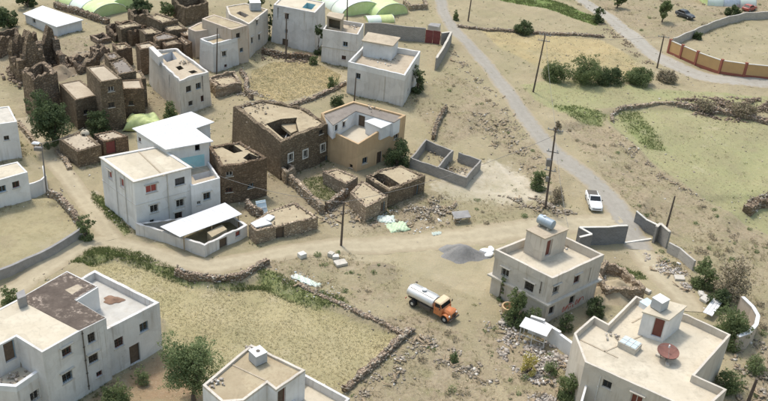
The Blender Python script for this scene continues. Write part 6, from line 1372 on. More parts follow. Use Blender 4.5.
# white frame shelter by the ramp
g_ = gp(533, 342); t_ = thing('market_frame', 'small open white frame shelter with sheet top against the ramp wall', 'shelter', g_, math.radians(-28))
for x in (-1.25, 0, 1.25):
    for y in (-.6, .6): mb = MB(); mb.bar((x, y, -.1), (x, y, 1.75+.15*(y > 0)), .08, .08); mb.build('post', M['frame'], t_)
mb = MB(); mb.hexa([(-1.4, -.75, 1.72), (1.4, -.75, 1.72), (1.4, .75, 1.9), (-1.4, .75, 1.9)], [(-1.4, -.75, 1.78), (1.4, -.75, 1.78), (1.4, .75, 1.96), (-1.4, .75, 1.96)]); mb.build('sheet_top', M['sheet_white'], t_)
for y in (-.6, .6): mb = MB(); mb.bar((-1.25, y, .8), (1.25, y, .8), .06, .06); mb.build('rail', M['frame'], t_)
# urn-like clay ring near the palm
g_ = gp(508.5, 312); mb = MB(); n = 18
mb.loft([[(k*math.cos(2*math.pi*i/n), k*math.sin(2*math.pi*i/n), z) for i in range(n)] for z, k in ((0, .62), (.4, .8), (.75, .78), (.76, .62), (.1, .5))], True, True); o = mb.build('clay_pot', M['yellow'], None, None, (0, 0, 0), True); o.location = tuple(g_); tag(o, 'wide clay pot standing in the rubble beside the palm', 'pot')
# tarpaulins
def tarp(label, px, L, Wd, h, rz, mat, name='tarpaulin', base=None, n=30, m=22):
    g_ = gp(*px) if base is None else np.array(base); V = []; F = []; r = random.Random(int(px[0]))
    ph = [r.uniform(0, 6) for _ in range(4)]
    for i in range(n+1):
        for j in range(m+1):
            u, v = i/n*2-1, j/m*2-1; z = h*max(0, 1-abs(u)**6)*max(0, 1-abs(v)**6)*(1+.22*math.sin(4*u+ph[0])*math.sin(3*v+ph[1]))+.05*math.sin(9*u+ph[2]+4*v)+.04*math.sin(17*u-11*v+ph[0])+.03*math.sin(23*v+7*u)
            V.append((u*L/2*(1+.06*math.sin(5*v+ph[3])), v*Wd/2*(1+.06*math.sin(4*u)), max(.02, z+.05)))
    k = m+1
    for i in range(n):
        for j in range(m): F.append((i*k+j, (i+1)*k+j, (i+1)*k+j+1, i*k+j+1))
    o = mesh_np(name, np.array(V), F, M[mat], None, (0, 0, 0), None, True); o.location = tuple(g_); o.rotation_euler = (0, 0, rz)
    md = o.modifiers.new('thick', 'SOLIDIFY'); md.thickness = 0.04; return tag(o, label, 'tarpaulin')
tarp('lime green tarpaulin over a heap of fodder behind the white house', (143, 126.5), 4.8, 3.4, 1.5, 0.1, 'tarp_green')
tarp('crumpled pale green and white tarpaulin on the rubble by the path', (397, 228), 2.6, 2.0, .28, 0.5, 'tarp_pale')
tarp('grey-white crumpled sheet on rubble next to the green tarpaulin', (386, 220), 2.2, 1.6, .22, 0.2, 'poly_white')
tarp('pale plastic sheet in the weeds at the wheat field corner', (303, 280), 2.4, .9, .12, -0.5, 'poly_white')
tarp('small white plastic scrap among weeds below the path', (315, 285), 1.5, .7, .1, -0.3, 'poly_white')
tarp('small bluish plastic scrap on the dirt square', (437, 234), 1.2, .6, .1, 0.4, 'poly_white')
# blue door leaf lying against the stone wall
p = gp(262, 214); t_ = thing('blue_door_leaf', 'pale blue door leaf leaning against the short curved stone wall', 'door', p, 0.5)
mb = MB(); mb.hexa([(-.6, -.5, .05), (.6, -.5, .05), (.6, -.42, .05), (-.6, -.42, .05)], [(-.6, .5, 1.5), (.6, .5, 1.5), (.6, .58, 1.5), (-.6, .58, 1.5)]); b = mb.build('panel', M['skyl'], t_)
mb = MB(); 
for z in (.3, .8, 1.3): mb.bar((-.58, -.52+(z-.05)*.69, z), (.58, -.52+(z-.05)*.69, z), .05, .06)
mb.build('batten', M['blue_white'], b)
# boards, crates and scrap near the broad house
def board(label, a, b, za, zb, w, mat, name='board', nb=3):
    A, B = np.array([*gp(*a)[:2], 0]), np.array([*gp(*b)[:2], 0]); A[2] = th(*A[:2])+za; B[2] = th(*B[:2])+zb; t = thing(name, label, 'board', A)
    d = (B-A)/np.linalg.norm(B-A); s = np.cross(d, [0, 0, 1]); s /= np.linalg.norm(s)
    for k in range(nb): mb = MB(); o = s*(k-(nb-1)/2)*w/nb; mb.bar(A+o, B+o, w/nb*.93, .05); mb.build('plank', M[mat], None, t)
board('white boards leaning at the lower corner of the broad house', (597, 402), (600, 386), .1, 1.4, .5, 'sheet_white')
board('white sheet of boards lying by the green shrub', (706, 319), (716, 307), .6, .9, 1.0, 'sheet_white')
board('grey boards lying on the shrub beyond the curved wall', (718, 305), (727, 302), .9, 1.0, .9, 'tank_grey')
board('long pale plank lying in the rubble by the yellow bush', (533, 356), (541, 372), .25, .25, .7, 'coping', nb=2)
def crate(label, px, s, rz):
    g_ = gp(*px); t = thing('crate', label, 'crate', g_, rz)
    for k in range(3):
        for sg in (-1, 1):
            mb = MB(); mb.bar((-s/2, sg*s/2, .1+k*s*.33), (s/2, sg*s/2, .1+k*s*.33), .03, s*.24); mb.build('slat', M['timber'], t); mb = MB(); mb.bar((sg*s/2, -s/2, .1+k*s*.33), (sg*s/2, s/2, .1+k*s*.33), .03, s*.24); mb.build('slat', M['timber'], t)
    mb = MB(); mb.box((0, 0, .04), (s*.95, s*.95, .05)); mb.build('bottom', M['timber'], t)
crate('slatted wooden crate standing in the lower yard of the broad house', (589, 402), .7, .3); crate('slatted wooden crate behind the first one against the yard wall', (588.5, 396), .65, .5)
# scrap blocks along the drive
for k, (px, py, s, mt, lab) in enumerate(((679, 279, 1.1, 'concrete', 'tilted grey stone block at the drive edge below the pale wall'), (705, 300, 1.2, 'coping', 'white slab fragment under the shrub beside the drive'), (701, 295, .8, 'coping', 'smaller white slab fragment at the drive bend'), (646, 292, .9, 'concrete', 'loose block by the crumbling ruin'))):
    slab('broken_slab', lab, (px, py), (s, s*.7, .3), mt, k*.8, .12)
# greenhouse tunnels
def tunnel(label, a, b, w, h, mats, endmat='poly_green'):
    A, B = gp(*a), gp(*b); d = (B-A)[:2]; L = np.linalg.norm(d); ang = math.atan2(d[1], d[0]); t = thing('greenhouse_tunnel', label, 'greenhouse', ((A+B)/2), ang)
    k = max(2, int(L/3.5)); n = 14
    for i in range(k):
        mb = MB(); x0, x1 = -L/2+L*i/k, -L/2+L*(i+1)/k-0.04; rg = []
        for x, s in ((x0, .985), (x0+.12, 1.0), ((x0+x1)/2, .985), (x1-.12, 1.0), (x1, .985)): rg.append([(x, w/2*math.cos(math.pi*q/n)*s, -.1+h*math.sin(math.pi*q/n)*s) for q in range(n+1)])
        mb.loft(rg, False, False); mb.build('film_panel', M[mats[i % len(mats)]], t, None, None, True)
    for x in (-L/2, L/2-.02): mb = MB(); mb.face([(x, w/2*math.cos(math.pi*q/n)*.97, -.1+h*math.sin(math.pi*q/n)*.97) for q in range(n+1)]); mb.build('end_wall', M[endmat], t)
    for i in range(k+1):
        mb = MB(); x = -L/2+L*i/k-.02
        for q in range(n): mb.tube((x, w/2*math.cos(math.pi*q/n)*1.004, -.1+h*math.sin(math.pi*q/n)*1.004), (x, w/2*math.cos(math.pi*(q+1)/n)*1.004, -.1+h*math.sin(math.pi*(q+1)/n)*1.004), .04, n=5, caps=False)
        mb.build('hoop', M['sheet_grey'], t)
tunnel('long pale green plastic tunnel at the far left edge of the village', (66, -6), (110, 15), 7.5, 2.2, ('poly_green', 'poly_green', 'poly_white'))
tunnel('yellow-green plastic tunnel lying between the left tunnel and the dark trees', (96, -8), (124, 8), 6.5, 2.0, ('poly_green', 'tarp_green'))
tunnel('milky plastic tunnel behind the two-tone house', (330, -4), (362, 14), 9.0, 2.6, ('poly_green', 'poly_white', 'poly_white'))
tunnel('yellow-green plastic tunnel running towards the compound wall', (352, -4), (392, 16), 8.0, 2.4, ('poly_white', 'poly_green', 'poly_green'))
tunnel('low dusty plastic tunnel beside the compound wall', (366, 20), (392, 20), 3.0, 1.0, ('poly_white', 'tarp_green'))
tunnel('long grey plastic tunnel beyond the upper track', (700, 1), (748, 2), 8.0, 3.0, ('poly_white', 'sheet_grey'))
# ------------------------------------------------------------------ trees, shrubs
def leaves(C, R, n, size, rng, flatten=1.0):
    """n leaf quads in lobes: C (k,3) centres, R (k,) radii"""
    k = len(C); pick = rng.choice(k, n, p=(R**2)/np.sum(R**2)); d = rng.normal(size=(n, 3)); d /= np.linalg.norm(d, axis=1)[:, None]
    rr = R[pick]*rng.uniform(0.35, 1.0, n)**0.45*rng.uniform(0.9, 1.12, n); P = C[pick]+d*rr[:, None]*np.array([1, 1, flatten])
    nr = d*0.7+rng.normal(size=(n, 3))*0.6+np.array([0, 0, 0.35]); nr /= np.linalg.norm(nr, axis=1)[:, None]
    a = np.cross(nr, rng.normal(size=(n, 3))); a /= np.linalg.norm(a, axis=1)[:, None]; b = np.cross(nr, a)
    s = size*rng.uniform(0.6, 1.4, n)[:, None]
    V = np.stack([P-a*s, P-b*s*0.5, P+a*s, P+b*s*0.5], 1).reshape(-1, 3); F = np.arange(4*n).reshape(n, 4)
    return V, F, np.repeat(np.clip(0.5+0.25*rng.normal(size=n)+0.25*(rng.uniform(size=k)[pick]-0.5)*2, 0, 1), 4)
def tree(label, box, base, mat='leaf_dark', dens=1.0, size=0.16, name='tree', cat='tree', trunk=True, seed=1, lobes=16, group=None):
    """box: crown in photo pixels x0,y0,x1,y1; base: foot in photo pixels"""
    rng = np.random.default_rng(seed); g_ = gp(*base); dep = proj(g_)[2]; s = FPX/dep
    x0, y0, x1, y1 = box; w = (x1-x0)/s/2; zt = top_z(g_, y0)-0.12*w; zb = max(g_[2]-0.1*w, top_z(g_, y1)-0.1*w)
    H = max(zt-zb, 0.6)/2; cz = (zt+zb)/2; off = ((x0+x1)/2-base[0])/s
    cen = np.array([g_[0]+off, g_[1], cz]); t = thing(name, label, cat, g_, 0, group)
    # uneven crown: big lobes on a lopsided ellipsoid, small sprays on their outside, thin interior
    d = rng.normal(size=(lobes, 3)); d[:, 2] *= 0.85; d /= np.linalg.norm(d, axis=1)[:, None]; ph = rng.uniform(0, 6.28, 3); az = np.arctan2(d[:, 1], d[:, 0])
    lop = 1+0.20*np.sin(az*2+ph[0])+0.16*np.sin(az*3+ph[1])+0.12*np.sin(d[:, 2]*4+ph[2]); rad = (rng.uniform(0.30, 0.72, lobes)*lop)[:, None]
    C1 = cen+d*rad*np.array([w, w, H]); R1 = rng.uniform(0.16, 0.36, lobes)*min(w, H*1.1)
    ns = lobes*6; pk = rng.integers(0, lobes, ns); ds = rng.normal(size=(ns, 3)); ds[:, 2] += 0.25; ds /= np.linalg.norm(ds, axis=1)[:, None]
    C2 = C1[pk]+ds*(R1[pk]*rng.uniform(0.8, 1.6, ns))[:, None]; R2 = R1[pk]*rng.uniform(0.18, 0.42, ns)
    if name == 'bush':                                            # skirt of foliage down to the ground
        k_ = 9; a_ = rng.uniform(0, 6.28, k_); C1 = np.vstack([C1, np.column_stack([cen[0]+np.cos(a_)*w*.55, cen[1]+np.sin(a_)*w*.55, g_[2]+rng.uniform(.15, .5, k_)*w])]); R1 = np.concatenate([R1, rng.uniform(.28, .42, k_)*w])
    C = np.vstack([C1, C2]); R = np.concatenate([R1, R2])
    C[:, 2] = np.maximum(C[:, 2], g_[2]+0.25*R)
    size *= 0.62; n = int(dens*1450*(w*w*0.8+w*H)/(size/0.12)**1.6/3.0)+300; n = min(n, 16000)
    V, F, r = leaves(C, R, n, size, rng); V[:, 2] = np.maximum(V[:, 2], g_[2]+0.02)
    mesh_np('crown', V, F, M[mat], t, ORIG[t.name], dict(rnd=r)); C = C1
    mb = MB(); fk = np.array([g_[0]+off*0.3, g_[1], g_[2]+max(0.25, (zb-g_[2])*0.8+0.2*H)]); r0 = max(0.05, 0.07*w)
    mb.tube((g_[0], g_[1], g_[2]-0.2), fk, r0*1.25, r0*0.85, 8)
    for q in rng.choice(len(C), min(7, len(C)), replace=False): m_ = fk+(C[q]-fk)*0.5+rng.normal(size=3)*0.08*w; mb.tube(fk, m_, r0*0.6, r0*0.4, 6); mb.tube(m_, C[q], r0*0.4, r0*0.12, 5)
    mb.build('trunk', M['bark'], None, t)
    return t
tree('big dark round tree beside the ruined stone tower', (28, 90, 79, 147), (54, 146), 'leaf_dark', 1.5, .2, seed=2, lobes=26)
tree('smaller dark tree against the taller stone house wall', (86, 104, 112, 134), (99, 134), 'leaf_dark', 1.2, .17, 'bush', 'bush', seed=3)
tree('small green tree at the foot of the beige tall house', (162, 97, 179, 117), (170, 117), 'leaf_mid', 1.1, .15, 'bush', 'bush', seed=4)
tree('dark bushy tree beside the white hall', (-8, 3, 26, 30), (10, 28), 'leaf_dark', 1.2, .24, seed=5, lobes=20)
tree('dark shrub behind the white hall at the village edge', (12, -8, 40, 6), (28, 7), 'leaf_dark', 1.0, .25, seed=6)
tree('wide dark green tree behind the mud roofed core house', (130, -6, 160, 16), (146, 17), 'leaf_dark', 1.2, .25, seed=7, lobes=22)
tree('olive green tree right of the wide dark tree behind the core', (158, 0, 178, 16), (168, 18), 'leaf_mid', 1.0, .25, seed=8)
tree('dark green tree behind the pinkish corner house', (240, -10, 272, 10), (258, 14), 'leaf_dark', 1.1, .25, seed=9)
tree('slim dark tree squeezed beside the tall plain house', (266, 0, 276, 34), (269.5, 40), 'leaf_dark', 1.2, .18, 'bush', 'bush', seed=10)
tree('dark shrub growing between the tall plain and two-tone houses', (313, 12, 324, 46), (318, 54), 'leaf_dark', 1.2, .18, 'bush', 'bush', seed=11)
tree('dark round tree against the ochre house flank', (383, 133, 411, 168), (397, 166), 'leaf_dark', 1.4, .15, 'bush', 'bush', seed=12, lobes=20)
tree('dark shrub in the shade of the roof room house', (409, 62, 425, 92), (417, 92), 'leaf_dark', 1.1, .18, 'bush', 'bush', seed=13)
for k, (bx, ba, mt, lab) in enumerate((((540, 57, 572, 82), (556, 80), 'leaf_mid', 'first rounded green bush of the field row, by the leaning pole'), ((567, 52, 602, 84), (584, 82), 'leaf_mid', 'tallest green bush in the field row'), ((592, 63, 626, 84), (608, 83), 'leaf_dark', 'dark low bush in the middle of the field row'), ((620, 62, 656, 84), (638, 83), 'leaf_mid', 'wide green bush near the track end of the field row'), ((654, 66, 679, 82), (667, 81), 'leaf_dry', 'dry brownish bush ending the field row'))):
    tree(lab, bx, ba, mt, 1.2, .17, 'bush', 'bush', seed=20+k, lobes=26)
tree('round dark bush on the stone bank between the upper fields', (511, 18, 535, 34), (522, 33), 'leaf_dark', 1.2, .2, 'bush', 'bush', seed=30)
tree('small dark tree at the corner of the upper track', (591, 4, 605, 22), (597, 22), 'leaf_dark', 1.1, .22, 'bush', 'bush', seed=31)
tree('round bush at the foot of the pale grey boundary wall', (691, 29, 702, 40), (697, 39), 'leaf_dark', 1.0, .2, 'bush', 'bush', seed=32)
tree('round green tree beside the red car', (723, 1, 742, 17), (733, 16), 'leaf_dark', 1.1, .24, 'bush', 'bush', seed=33)
tree('dusty green tree on the waste slope above the track', (652, -6, 672, 20), (662, 22), 'leaf_mid', 0.9, .25, seed=34)
tree('leafy green tree at the top edge of the waste slope', (606, -8, 628, 6), (617, 8), 'leaf_mid', 0.9, .25, seed=35)
tree('bright green bush under the transformer pole', (528, 162, 548, 190), (539, 189), 'leaf_mid', 1.2, .14, 'bush', 'bush', seed=36)
tree('dry grey bush right of the green bush under the transformer pole', (546, 184, 566, 202), (556, 201), 'leaf_dry', 0.6, .13, 'bush', 'bush', seed=37)
tree('small leafy tree on the corner between tan field and path', (76, 208, 96, 240), (87, 239), 'leaf_mid', 1.1, .13, 'bush', 'bush', seed=38)
tree('feathery green tree in front of the large grey house', (158, 326, 224, 402), (194, 400), 'leaf_pale', 2.0, .14, seed=39, lobes=46)
tree('low green bush at the foot of the large grey house', (100, 382, 134, 408), (118, 407), 'leaf_mid', 1.1, .13, 'bush', 'bush', seed=40)
tree('weedy shrub on the slope below the large grey house wall', (134, 366, 152, 384), (143, 383), 'leaf_pale', .5, .12, 'bush', 'bush', seed=41)
tree('green bush at the roof corner of the large grey house', (0, 286, 20, 304), (9, 304), 'leaf_mid', 1.0, .14, 'bush', 'bush', seed=42)
tree('round green bush in the rubble beside the broad house', (554, 366, 583, 400), (568, 398), 'leaf_mid', 1.4, .13, 'bush', 'bush', seed=43, lobes=20)
tree('yellow bush in the rubble below the frame shelter', (518, 352, 538, 376), (530, 374), 'leaf_yellow', .7, .13, 'bush', 'bush', seed=44)
tree('grey-green bush behind the long pale plank', (541, 356, 558, 376), (549, 374), 'leaf_pale', .7, .13, 'bush', 'bush', seed=45)
tree('green tree on the slope beside the drive', (689, 254, 716, 288), (702, 286), 'leaf_mid', 1.3, .15, 'bush', 'bush', seed=46, lobes=20)
tree('dry twiggy bush spreading next to the green slope tree', (708, 254, 752, 300), (728, 298), 'leaf_dry', .7, .16, 'bush', 'bush', seed=47, lobes=22)
tree('lush green shrub inside the curved yard wall', (705, 306, 750, 344), (728, 342), 'leaf_mid', 1.2, .15, 'bush', 'bush', seed=48, lobes=24)
tree('green shrub spilling over the boards by the drive', (706, 286, 730, 308), (718, 308), 'leaf_dark', 1.0, .15, 'bush', 'bush', seed=49)
tree('leafy green plant patch at the foot of the broad house wall', (712, 366, 744, 390), (728, 389), 'leaf_mid', .8, .14, 'bush', 'bush', seed=50)
tree('dark green shrub in the shade behind the cream house', (584, 292, 606, 316), (594, 316), 'leaf_dark', 1.1, .14, 'bush', 'bush', seed=51)
tree('dark shrub in front of the shaded cream house wall', (556, 312, 574, 328), (566, 330), 'leaf_dark', .8, .13, 'bush', 'bush', seed=52)
tree('small dark bush on the stony edge below the oval field', (328, 92, 346, 106), (337, 106), 'leaf_dark', 1.0, .16, 'bush', 'bush', seed=53)
tree('small green bush at the right rim of the oval field', (326, 74, 339, 88), (332, 88), 'leaf_mid', 1.0, .16, 'bush', 'bush', seed=54)
tree('low shrub at the foot of the two-tone house', (308, 54, 318, 65), (313, 64), 'leaf_mid', 1.0, .16, 'bush', 'bush', seed=55)
tree('little bush on the dirt beside the truck bonnet', (496, 272, 504, 300), (498, 300), 'leaf_pale', .6, .12, 'bush', 'bush', seed=56)
tree('small round weed bush among stones below the truck', (449, 351, 459, 361), (454, 361), 'leaf_mid', .9, .11, 'bush', 'bush', seed=57)
tree('small dry bush by the top of the asphalt road', (452, 8, 460, 20), (456, 20), 'leaf_mid', .8, .2, 'bush', 'bush', seed=58)
tree('dark round bush beside the road under the transformer pole top', (552, 118, 562, 130), (557, 131), 'leaf_dry', .9, .14, 'bush', 'bush', seed=59)
tree('dense green tree growing against the cream house below its windows', (499, 285, 529, 324), (514, 323), 'leaf_mid', 1.3, .15, 'bush', 'bush', seed=60, lobes=22)
tree('spiky green shrub leaning from the dense tree towards the ramp wall', (524, 304, 540, 322), (531, 325), 'leaf_pale', .6, .14, 'bush', 'bush', seed=61)

# ------------------------------------------------------------------ ground cover and scatter
def tufts(name, label, xy, h, w, mat, blades=4, kind='stuff', cat=None, lean=0.5, seed=1):
    rng = np.random.default_rng(seed); n = len(xy); z = gz(xy); P = np.repeat(np.column_stack([xy, z]), blades, 0); N = len(P)
    P[:, :2] += rng.normal(0, w*1.4, (N, 2)); a = rng.uniform(0, 6.28, N); hh = h*rng.uniform(.5, 1.25, N); wd = w*rng.uniform(.6, 1.4, N)
    d = np.stack([np.cos(a), np.sin(a), np.zeros(N)], 1); b = rng.uniform(0, 6.28, N); ln = np.stack([np.cos(b), np.sin(b), np.zeros(N)], 1)*(lean*hh)[:, None]*rng.uniform(.3, 1.2, N)[:, None]
    V = np.stack([P-d*wd[:, None]*.5, P+d*wd[:, None]*.5, P+ln+np.array([0, 0, 1])*hh[:, None]], 1).reshape(-1, 3); F = np.arange(3*N).reshape(N, 3)
    r = np.repeat(np.clip(np.repeat(rng.uniform(size=n), blades)*.6+rng.uniform(size=N)*.4, 0, 1), 3)
    return tag(mesh_np(name, V, F, M[mat], None, (0, 0, 0), dict(rnd=r)), label, cat, None, kind)
def patchy(xy, sc, thr, seed):
    return xy[[mnoise.noise(Vector((p[0]*sc, p[1]*sc, seed)))+random.uniform(-.28, .28) > thr for p in xy]]
def rowed(poly, pa, pb, gap, step, jit, seed):
    a0, a1 = np.array(hit(*pa, 0)), np.array(hit(*pb, 0)); e1 = (a1-a0)/np.linalg.norm(a1-a0); e2 = np.array([-e1[1], e1[0]]); P = np.array(poly); R_ = np.abs(P-a0).max()*1.5
    i_, j_ = np.meshgrid(np.arange(-R_, R_, gap), np.arange(-R_, R_, step)); q = a0+i_.ravel()[:, None]*e2+j_.ravel()[:, None]*e1+np.random.default_rng(seed).normal(0, jit, (i_.size, 2)); return q[poly_sd(q[:, 0], q[:, 1], poly) > .25]
w_ = rowed(WHEAT, (300, 296), (398, 334), .47, .13, .13, 3); w_ = patchy(w_, .35, -.28, 3.1)
tufts('wheat_stubble', 'dry yellow wheat standing in the field below the path', w_, .13, .055, 'straw', 4, cat='wheat', lean=1.7, seed=3)
w_ = in_poly(OVAL, 5000); tufts('wheat_stubble', 'short yellow straw on the oval field below the tall houses', w_, .12, .08, 'straw', 3, cat='wheat', lean=1.5, seed=4)
g_ = np.vstack([in_poly(p, n) for p, n in zip(GSTRIP, (2000, 900, 600, 500, 250))]); g_ = patchy(g_, .5, -.25, 8.2)
tufts('green_grass', 'green grass along the wall foot and damp field edges', g_, .22, .07, 'grass', 4, cat='grass', lean=1.2, seed=5)
g_ = np.vstack([in_poly(GREENT, 3200), in_poly(GREENM[0], 350), in_poly(GREENM[1], 500)]); g_ = patchy(g_, .3, -.3, 4.4)
tufts('green_crop', 'green crop growing in the far fields', g_, .22, .14, 'grass', 3, cat='crop', lean=1.3, seed=6)
w_ = np.vstack([in_poly(RFIELD, 600), in_poly(UFIELD, 1500), in_poly(MFIELD, 800)]); w_ = patchy(w_, .35, -.1, 6.6)
tufts('dry_grass', 'thin dry grass over the right hand fields', w_, .14, .08, 'weed', 3, cat='grass', lean=1.4, seed=7)
s_ = np.vstack([in_poly(p, n//2) for p, n in zip(SCRUB, (2600, 1800, 2600, 1400, 4200, 1600, 1500, 800, 2600))]); s2 = patchy(s_, .4, 0.0, 1.7)
tufts('dry_weeds', 'dry weeds on the stony waste ground', s2, .22, .05, 'weed', 5, cat='weeds', lean=1.3, seed=8)
VIS = [p for p in P0([(-30, 402), (798, 402), (800, -6), (-30, -6)])]
a_ = in_poly(VIS, 6000); dz = zone(a_[:, 0], a_[:, 1], DIRT+[WHEAT, LEFTF], .5); a_ = a_[dz < .4]; a_ = patchy(a_, .18, 0.02, 9.1)
tufts('dry_weeds', 'sparse dry weeds across the open ground', a_, .15, .05, 'weed', 4, cat='weeds', lean=1.3, seed=9)
a_ = in_poly(VIS, 5000); a_ = patchy(a_, .12, .22, 2.2); dz = zone(a_[:, 0], a_[:, 1], DIRT+[LEFTF], .5); a_ = a_[dz < .4]
tufts('green_weeds', 'small green weeds dotted over the slope', a_, .2, .09, 'grass', 5, cat='weeds', lean=1.3, seed=10)
# stubble rows in the big right field
a0, a1, a2 = [np.array(hit(*p, 0)) for p in ((640, 150), (740, 205), (700, 115))]; e1 = (a1-a0)/np.linalg.norm(a1-a0); e2 = np.array([-e1[1], e1[0]]); rows = []
for i in range(-60, 60):
    for j in np.arange(-60, 60, .55): rows.append(a0+e2*i*.95+e1*j+RNG.normal(0, .10, 2))
rows = np.array(rows); rows = rows[poly_sd(rows[:, 0], rows[:, 1], RFIELD) > .6]; rows = patchy(rows, .12, -.12, 3.9)
tufts('crop_stubble', 'rows of pale stubble in the big right field', rows, .10, .08, 'weed', 4, cat='stubble', lean=1.2, seed=14)
# stones over open ground, keeping roads fairly clear
a_ = in_poly(VIS, 8000); dz = zone(a_[:, 0], a_[:, 1], DIRT+[WHEAT, LEFTF, OVAL], .5); a_ = a_[RNG.uniform(size=len(a_)) > dz*.93]
road_px = P0([(441, 0), (444, 14), (456, 32), (478, 55), (500, 82), (518, 106), (543, 140), (570, 165), (596, 185), (612, 202)]); a_ = a_[line_d(a_[:, 0], a_[:, 1], road_px) > 2.4]
s_ = .03+.15*RNG.uniform(size=len(a_))**5; tag(stones('scattered_stones', np.column_stack([a_, gz(a_)+s_*.2]), s_, M['stone_bits']), 'loose stones scattered over the dry ground', 'stones', None, 'stuff')
rubble('rubble', 'grey and pink rubble spread beside the mud huts', [(355, 208), (380, 212), (425, 196), (450, 200), (470, 212), (440, 224), (390, 226), (350, 222)], 900, .06, .28, 'stone_bits', heap=.15)
rubble('rubble', 'rubble of building waste heaped below the ramp wall', [(500, 350), (530, 344), (556, 352), (578, 372), (560, 372), (540, 380), (512, 366)], 1100, .06, .30, 'stone_pale_bits', heap=.4, blocky=True)
rubble('rubble', 'pale building waste beside the round green bush', [(525, 372), (552, 372), (556, 398), (545, 420), (528, 400)], 700, .06, .26, 'stone_pale_bits', heap=.25, blocky=True)
rubble('rubble', 'line of stones crossing the dry verge below the truck', [(418, 335), (432, 340), (450, 352), (474, 360), (494, 374), (492, 384), (466, 372), (440, 362), (424, 346)], 600, .06, .26, 'stone_bits', heap=.2)
rubble('rubble', 'stones and weeds beside the lower end of the dry stone wall', [(352, 395), (380, 370), (412, 340), (428, 352), (400, 380), (370, 404)], 450, .06, .24, 'stone_bits', heap=.1)
rubble('rubble', 'stones strewn along the drive below the gate', [(640, 250), (668, 258), (690, 278), (690, 296), (672, 284), (652, 270)], 450, .06, .26, 'stone_pale_bits', heap=.1)
rubble('rubble', 'grey rubble on the slope beside the asphalt road', [(500, 196), (545, 200), (572, 205), (576, 216), (548, 214), (510, 206)], 500, .06, .28, 'stone_bits', heap=.25)
rubble('rubble', 'stones on the slope between the foundation and the road', [(470, 110), (500, 116), (540, 160), (530, 170), (490, 140), (465, 125)], 500, .06, .26, 'stone_bits', heap=.1)
rubble('rubble', 'fallen stones spread in front of the ruined tower', [(60, 62), (88, 50), (110, 56), (104, 64), (78, 74), (64, 78)], 900, .08, .34, 'stone_bits', heap=.35)
rubble('rubble', 'fallen stones among the low mud ruins', [(230, 92), (262, 100), (290, 110), (272, 100), (245, 86)], 300, .08, .3, 'stone_bits', heap=.1)
rubble('rubble', 'stony heap beside the curved yard wall and slope', [(735, 355), (768, 340), (790, 380), (768, 400), (735, 400), (725, 385)], 800, .06, .3, 'stone_bits', heap=.15)
rubble('rubble', 'rubble at the foot of the wall beside the bare pole', [(315, 208), (350, 202), (366, 214), (350, 228), (322, 224)], 450, .06, .26, 'stone_bits', heap=.15)
rubble('rubble', 'rubble and waste inside the block foundation', [(418, 160), (430, 148), (470, 166), (462, 178), (440, 172)], 300, .06, .22, 'stone_bits', heap=.2)
rubble('litter', 'scraps of pale plastic litter by the grassy path edge', [(268, 262), (300, 270), (340, 294), (330, 298), (290, 284)], 130, .05, .16, 'litter')
rubble('litter', 'scraps of pale plastic litter on the rubble by the path', [(370, 212), (440, 205), (470, 222), (400, 232)], 130, .05, .17, 'litter')
rubble('rubble', 'brown stones on the far bank above the right field', [(672, 99), (775, 97), (775, 122), (690, 112)], 1300, .09, .36, 'stone_dark_bits', heap=.45)
rubble('rubble', 'stones on the roofs edge bank behind the oval field', [(262, 50), (314, 56), (314, 64), (262, 60)], 350, .08, .28, 'stone_dark_bits', heap=.4)
# weeds and grit along the foot of the houses
ft = []
for P, _ in FEET:
    for i in range(len(P)):
        a, b = np.array(P[i]), np.array(P[(i+1) % len(P)]); L = np.linalg.norm(b-a); d = (b-a)/L; nr = np.array([d[1], -d[0]]); m_ = int(L*9)
        ft.append(a+d*RNG.uniform(0, L, m_)[:, None]+nr*(0.05+np.abs(RNG.normal(0, 0.45, m_)))[:, None])
ft = np.vstack(ft); f1 = patchy(ft, .35, .05, 5.5)
tufts('wall_foot_weeds', 'dry and green weeds along the foot of the house walls', f1, .22, .06, 'weed', 5, cat='weeds', lean=1.1, seed=12)
f2 = patchy(ft, .25, .30, 7.7); tufts('wall_foot_grass', 'green grass tufts at the foot of some house walls', f2, .25, .06, 'grass', 6, cat='grass', lean=1.0, seed=13)
f3 = ft[RNG.uniform(size=len(ft)) < .5]; s_ = .02+.11*RNG.uniform(size=len(f3))**3
tag(stones('wall_foot_stones', np.column_stack([f3, gz(f3)+s_*.2]), s_, M['stone_bits'], None, (0, 0, 0), .7, True), 'small stones and grit along the foot of the house walls', 'stones', None, 'stuff')
# low scrub clumps on the waste ground
def scrub(name, label, pts, rmin, rmax, mat, seed, per=70):
    rng = np.random.default_rng(seed); n = len(pts); R = rng.uniform(rmin, rmax, n)
    C = np.column_stack([pts, gz(pts)+R*.35]); Cs = np.vstack([C, C+np.column_stack([rng.normal(0, .6, (n, 2))*R[:, None], np.zeros(n)])]); Rs = np.concatenate([R, R*.7])
    V, F, r = leaves(Cs, Rs, per*n, .075, rng, .6); V[:, 2] = np.maximum(V[:, 2], np.repeat(gz(V.reshape(-1, 4, 3).mean(1)[:, :2]), 4)+.01)
    tag(mesh_np(name, V, F, M[mat], None, (0, 0, 0), dict(rnd=r)), label, 'scrub', None, 'stuff')
sp = np.vstack([in_poly(p, n) for p, n in zip(SCRUB, (26, 26, 40, 30, 100, 40, 18, 6, 40))])
scrub('dry_scrub', 'low dry twiggy scrub on the waste slopes', patchy(sp, .15, -.1, 1.1), .15, .5, 'leaf_dry', 71)
sp = np.vstack([in_poly(p, n) for p, n in zip(SCRUB, (10, 14, 20, 18, 60, 24, 14, 4, 18))])
scrub('green_scrub', 'low olive green scrub on the waste slopes', patchy(sp, .15, -.1, 5.1), .15, .45, 'leaf_pale', 72)
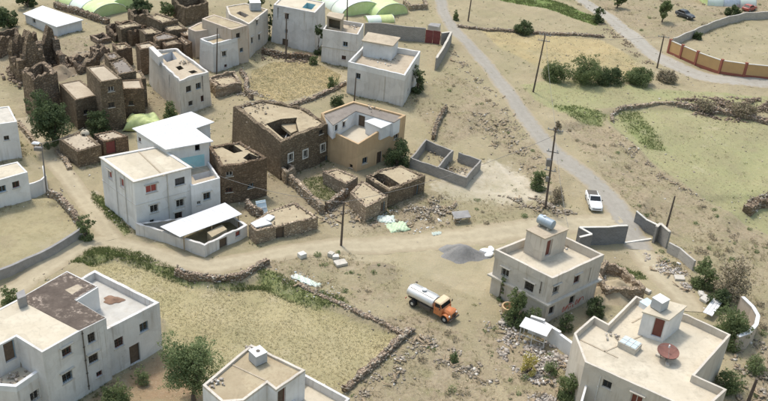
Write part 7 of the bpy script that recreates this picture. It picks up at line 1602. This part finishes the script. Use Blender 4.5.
tree('dry brown bush on the dark stone bank above the right field', (694, 96, 716, 110), (705, 109), 'leaf_dry', .7, .17, 'bush', 'bush', seed=73)
tree('spreading dry bush at the far end of the dark stone bank', (728, 98, 758, 116), (743, 114), 'leaf_dry', .7, .17, 'bush', 'bush', seed=74)
tree('bushy weed with green leaves at the bottom of the slope below the broad house', (742, 352, 768, 372), (755, 371), 'leaf_pale', .6, .13, 'bush', 'bush', seed=75)
rubble('rubble', 'pile of broken white blocks against the ramp wall', [(548, 342), (566, 352), (580, 366), (570, 372), (552, 360), (540, 350)], 500, .1, .34, 'stone_pale_bits', heap=.8)
rubble('rubble', 'pale building waste around the clay pot and dense tree', [(494, 300), (510, 318), (528, 336), (510, 346), (490, 326)], 300, .07, .28, 'stone_pale_bits', heap=.2)
# ------------------------------------------------------------------ repeats share a group phrase
GROUPS = {'utility_pole': 'utility poles of the village', 'overhead_wire': 'overhead wires and cables', 'stone_hut': 'stone huts of the old village core', 'stone_house': 'flat roofed stone houses', 'mud_hut': 'small mud roofed huts',
          'roofless_house': 'roofless stone walls of the old core', 'jagged_ruin': 'jagged brown ruins', 'white_house': 'white painted houses', 'bush': 'bushes of the village and fields', 'tree': 'trees of the village',
          'greenhouse_tunnel': 'plastic greenhouse tunnels', 'parked_car': 'parked cars', 'field_wall': 'stone banks of the fields', 'dry_stone_wall': 'dry stone walls round the wheat field', 'yard_wall': 'yard walls', 'gate_wall': 'block walls at the gate',
          'lane_wall': 'low walls along the lane', 'compound_wall': 'grey compound walls', 'sack': 'white sacks by the gravel', 'concrete_slab': 'pale blocks below the path', 'broken_slab': 'broken slabs by the drive', 'tarpaulin': 'plastic sheets and tarpaulins',
          'plastic_sheet': 'plastic scraps on the shed roof', 'board': 'boards lying about', 'crate': 'slatted crates', 'water_tank': 'rooftop water tanks', 'rubble_heap': 'earth heaps by the ruins', 'rubble': 'patches of rubble'}
for o in list(COL.objects):
    k = o.name.split('.')[0]
    if o.parent is None and k in GROUPS and 'label' in o: o['group'] = GROUPS[k]
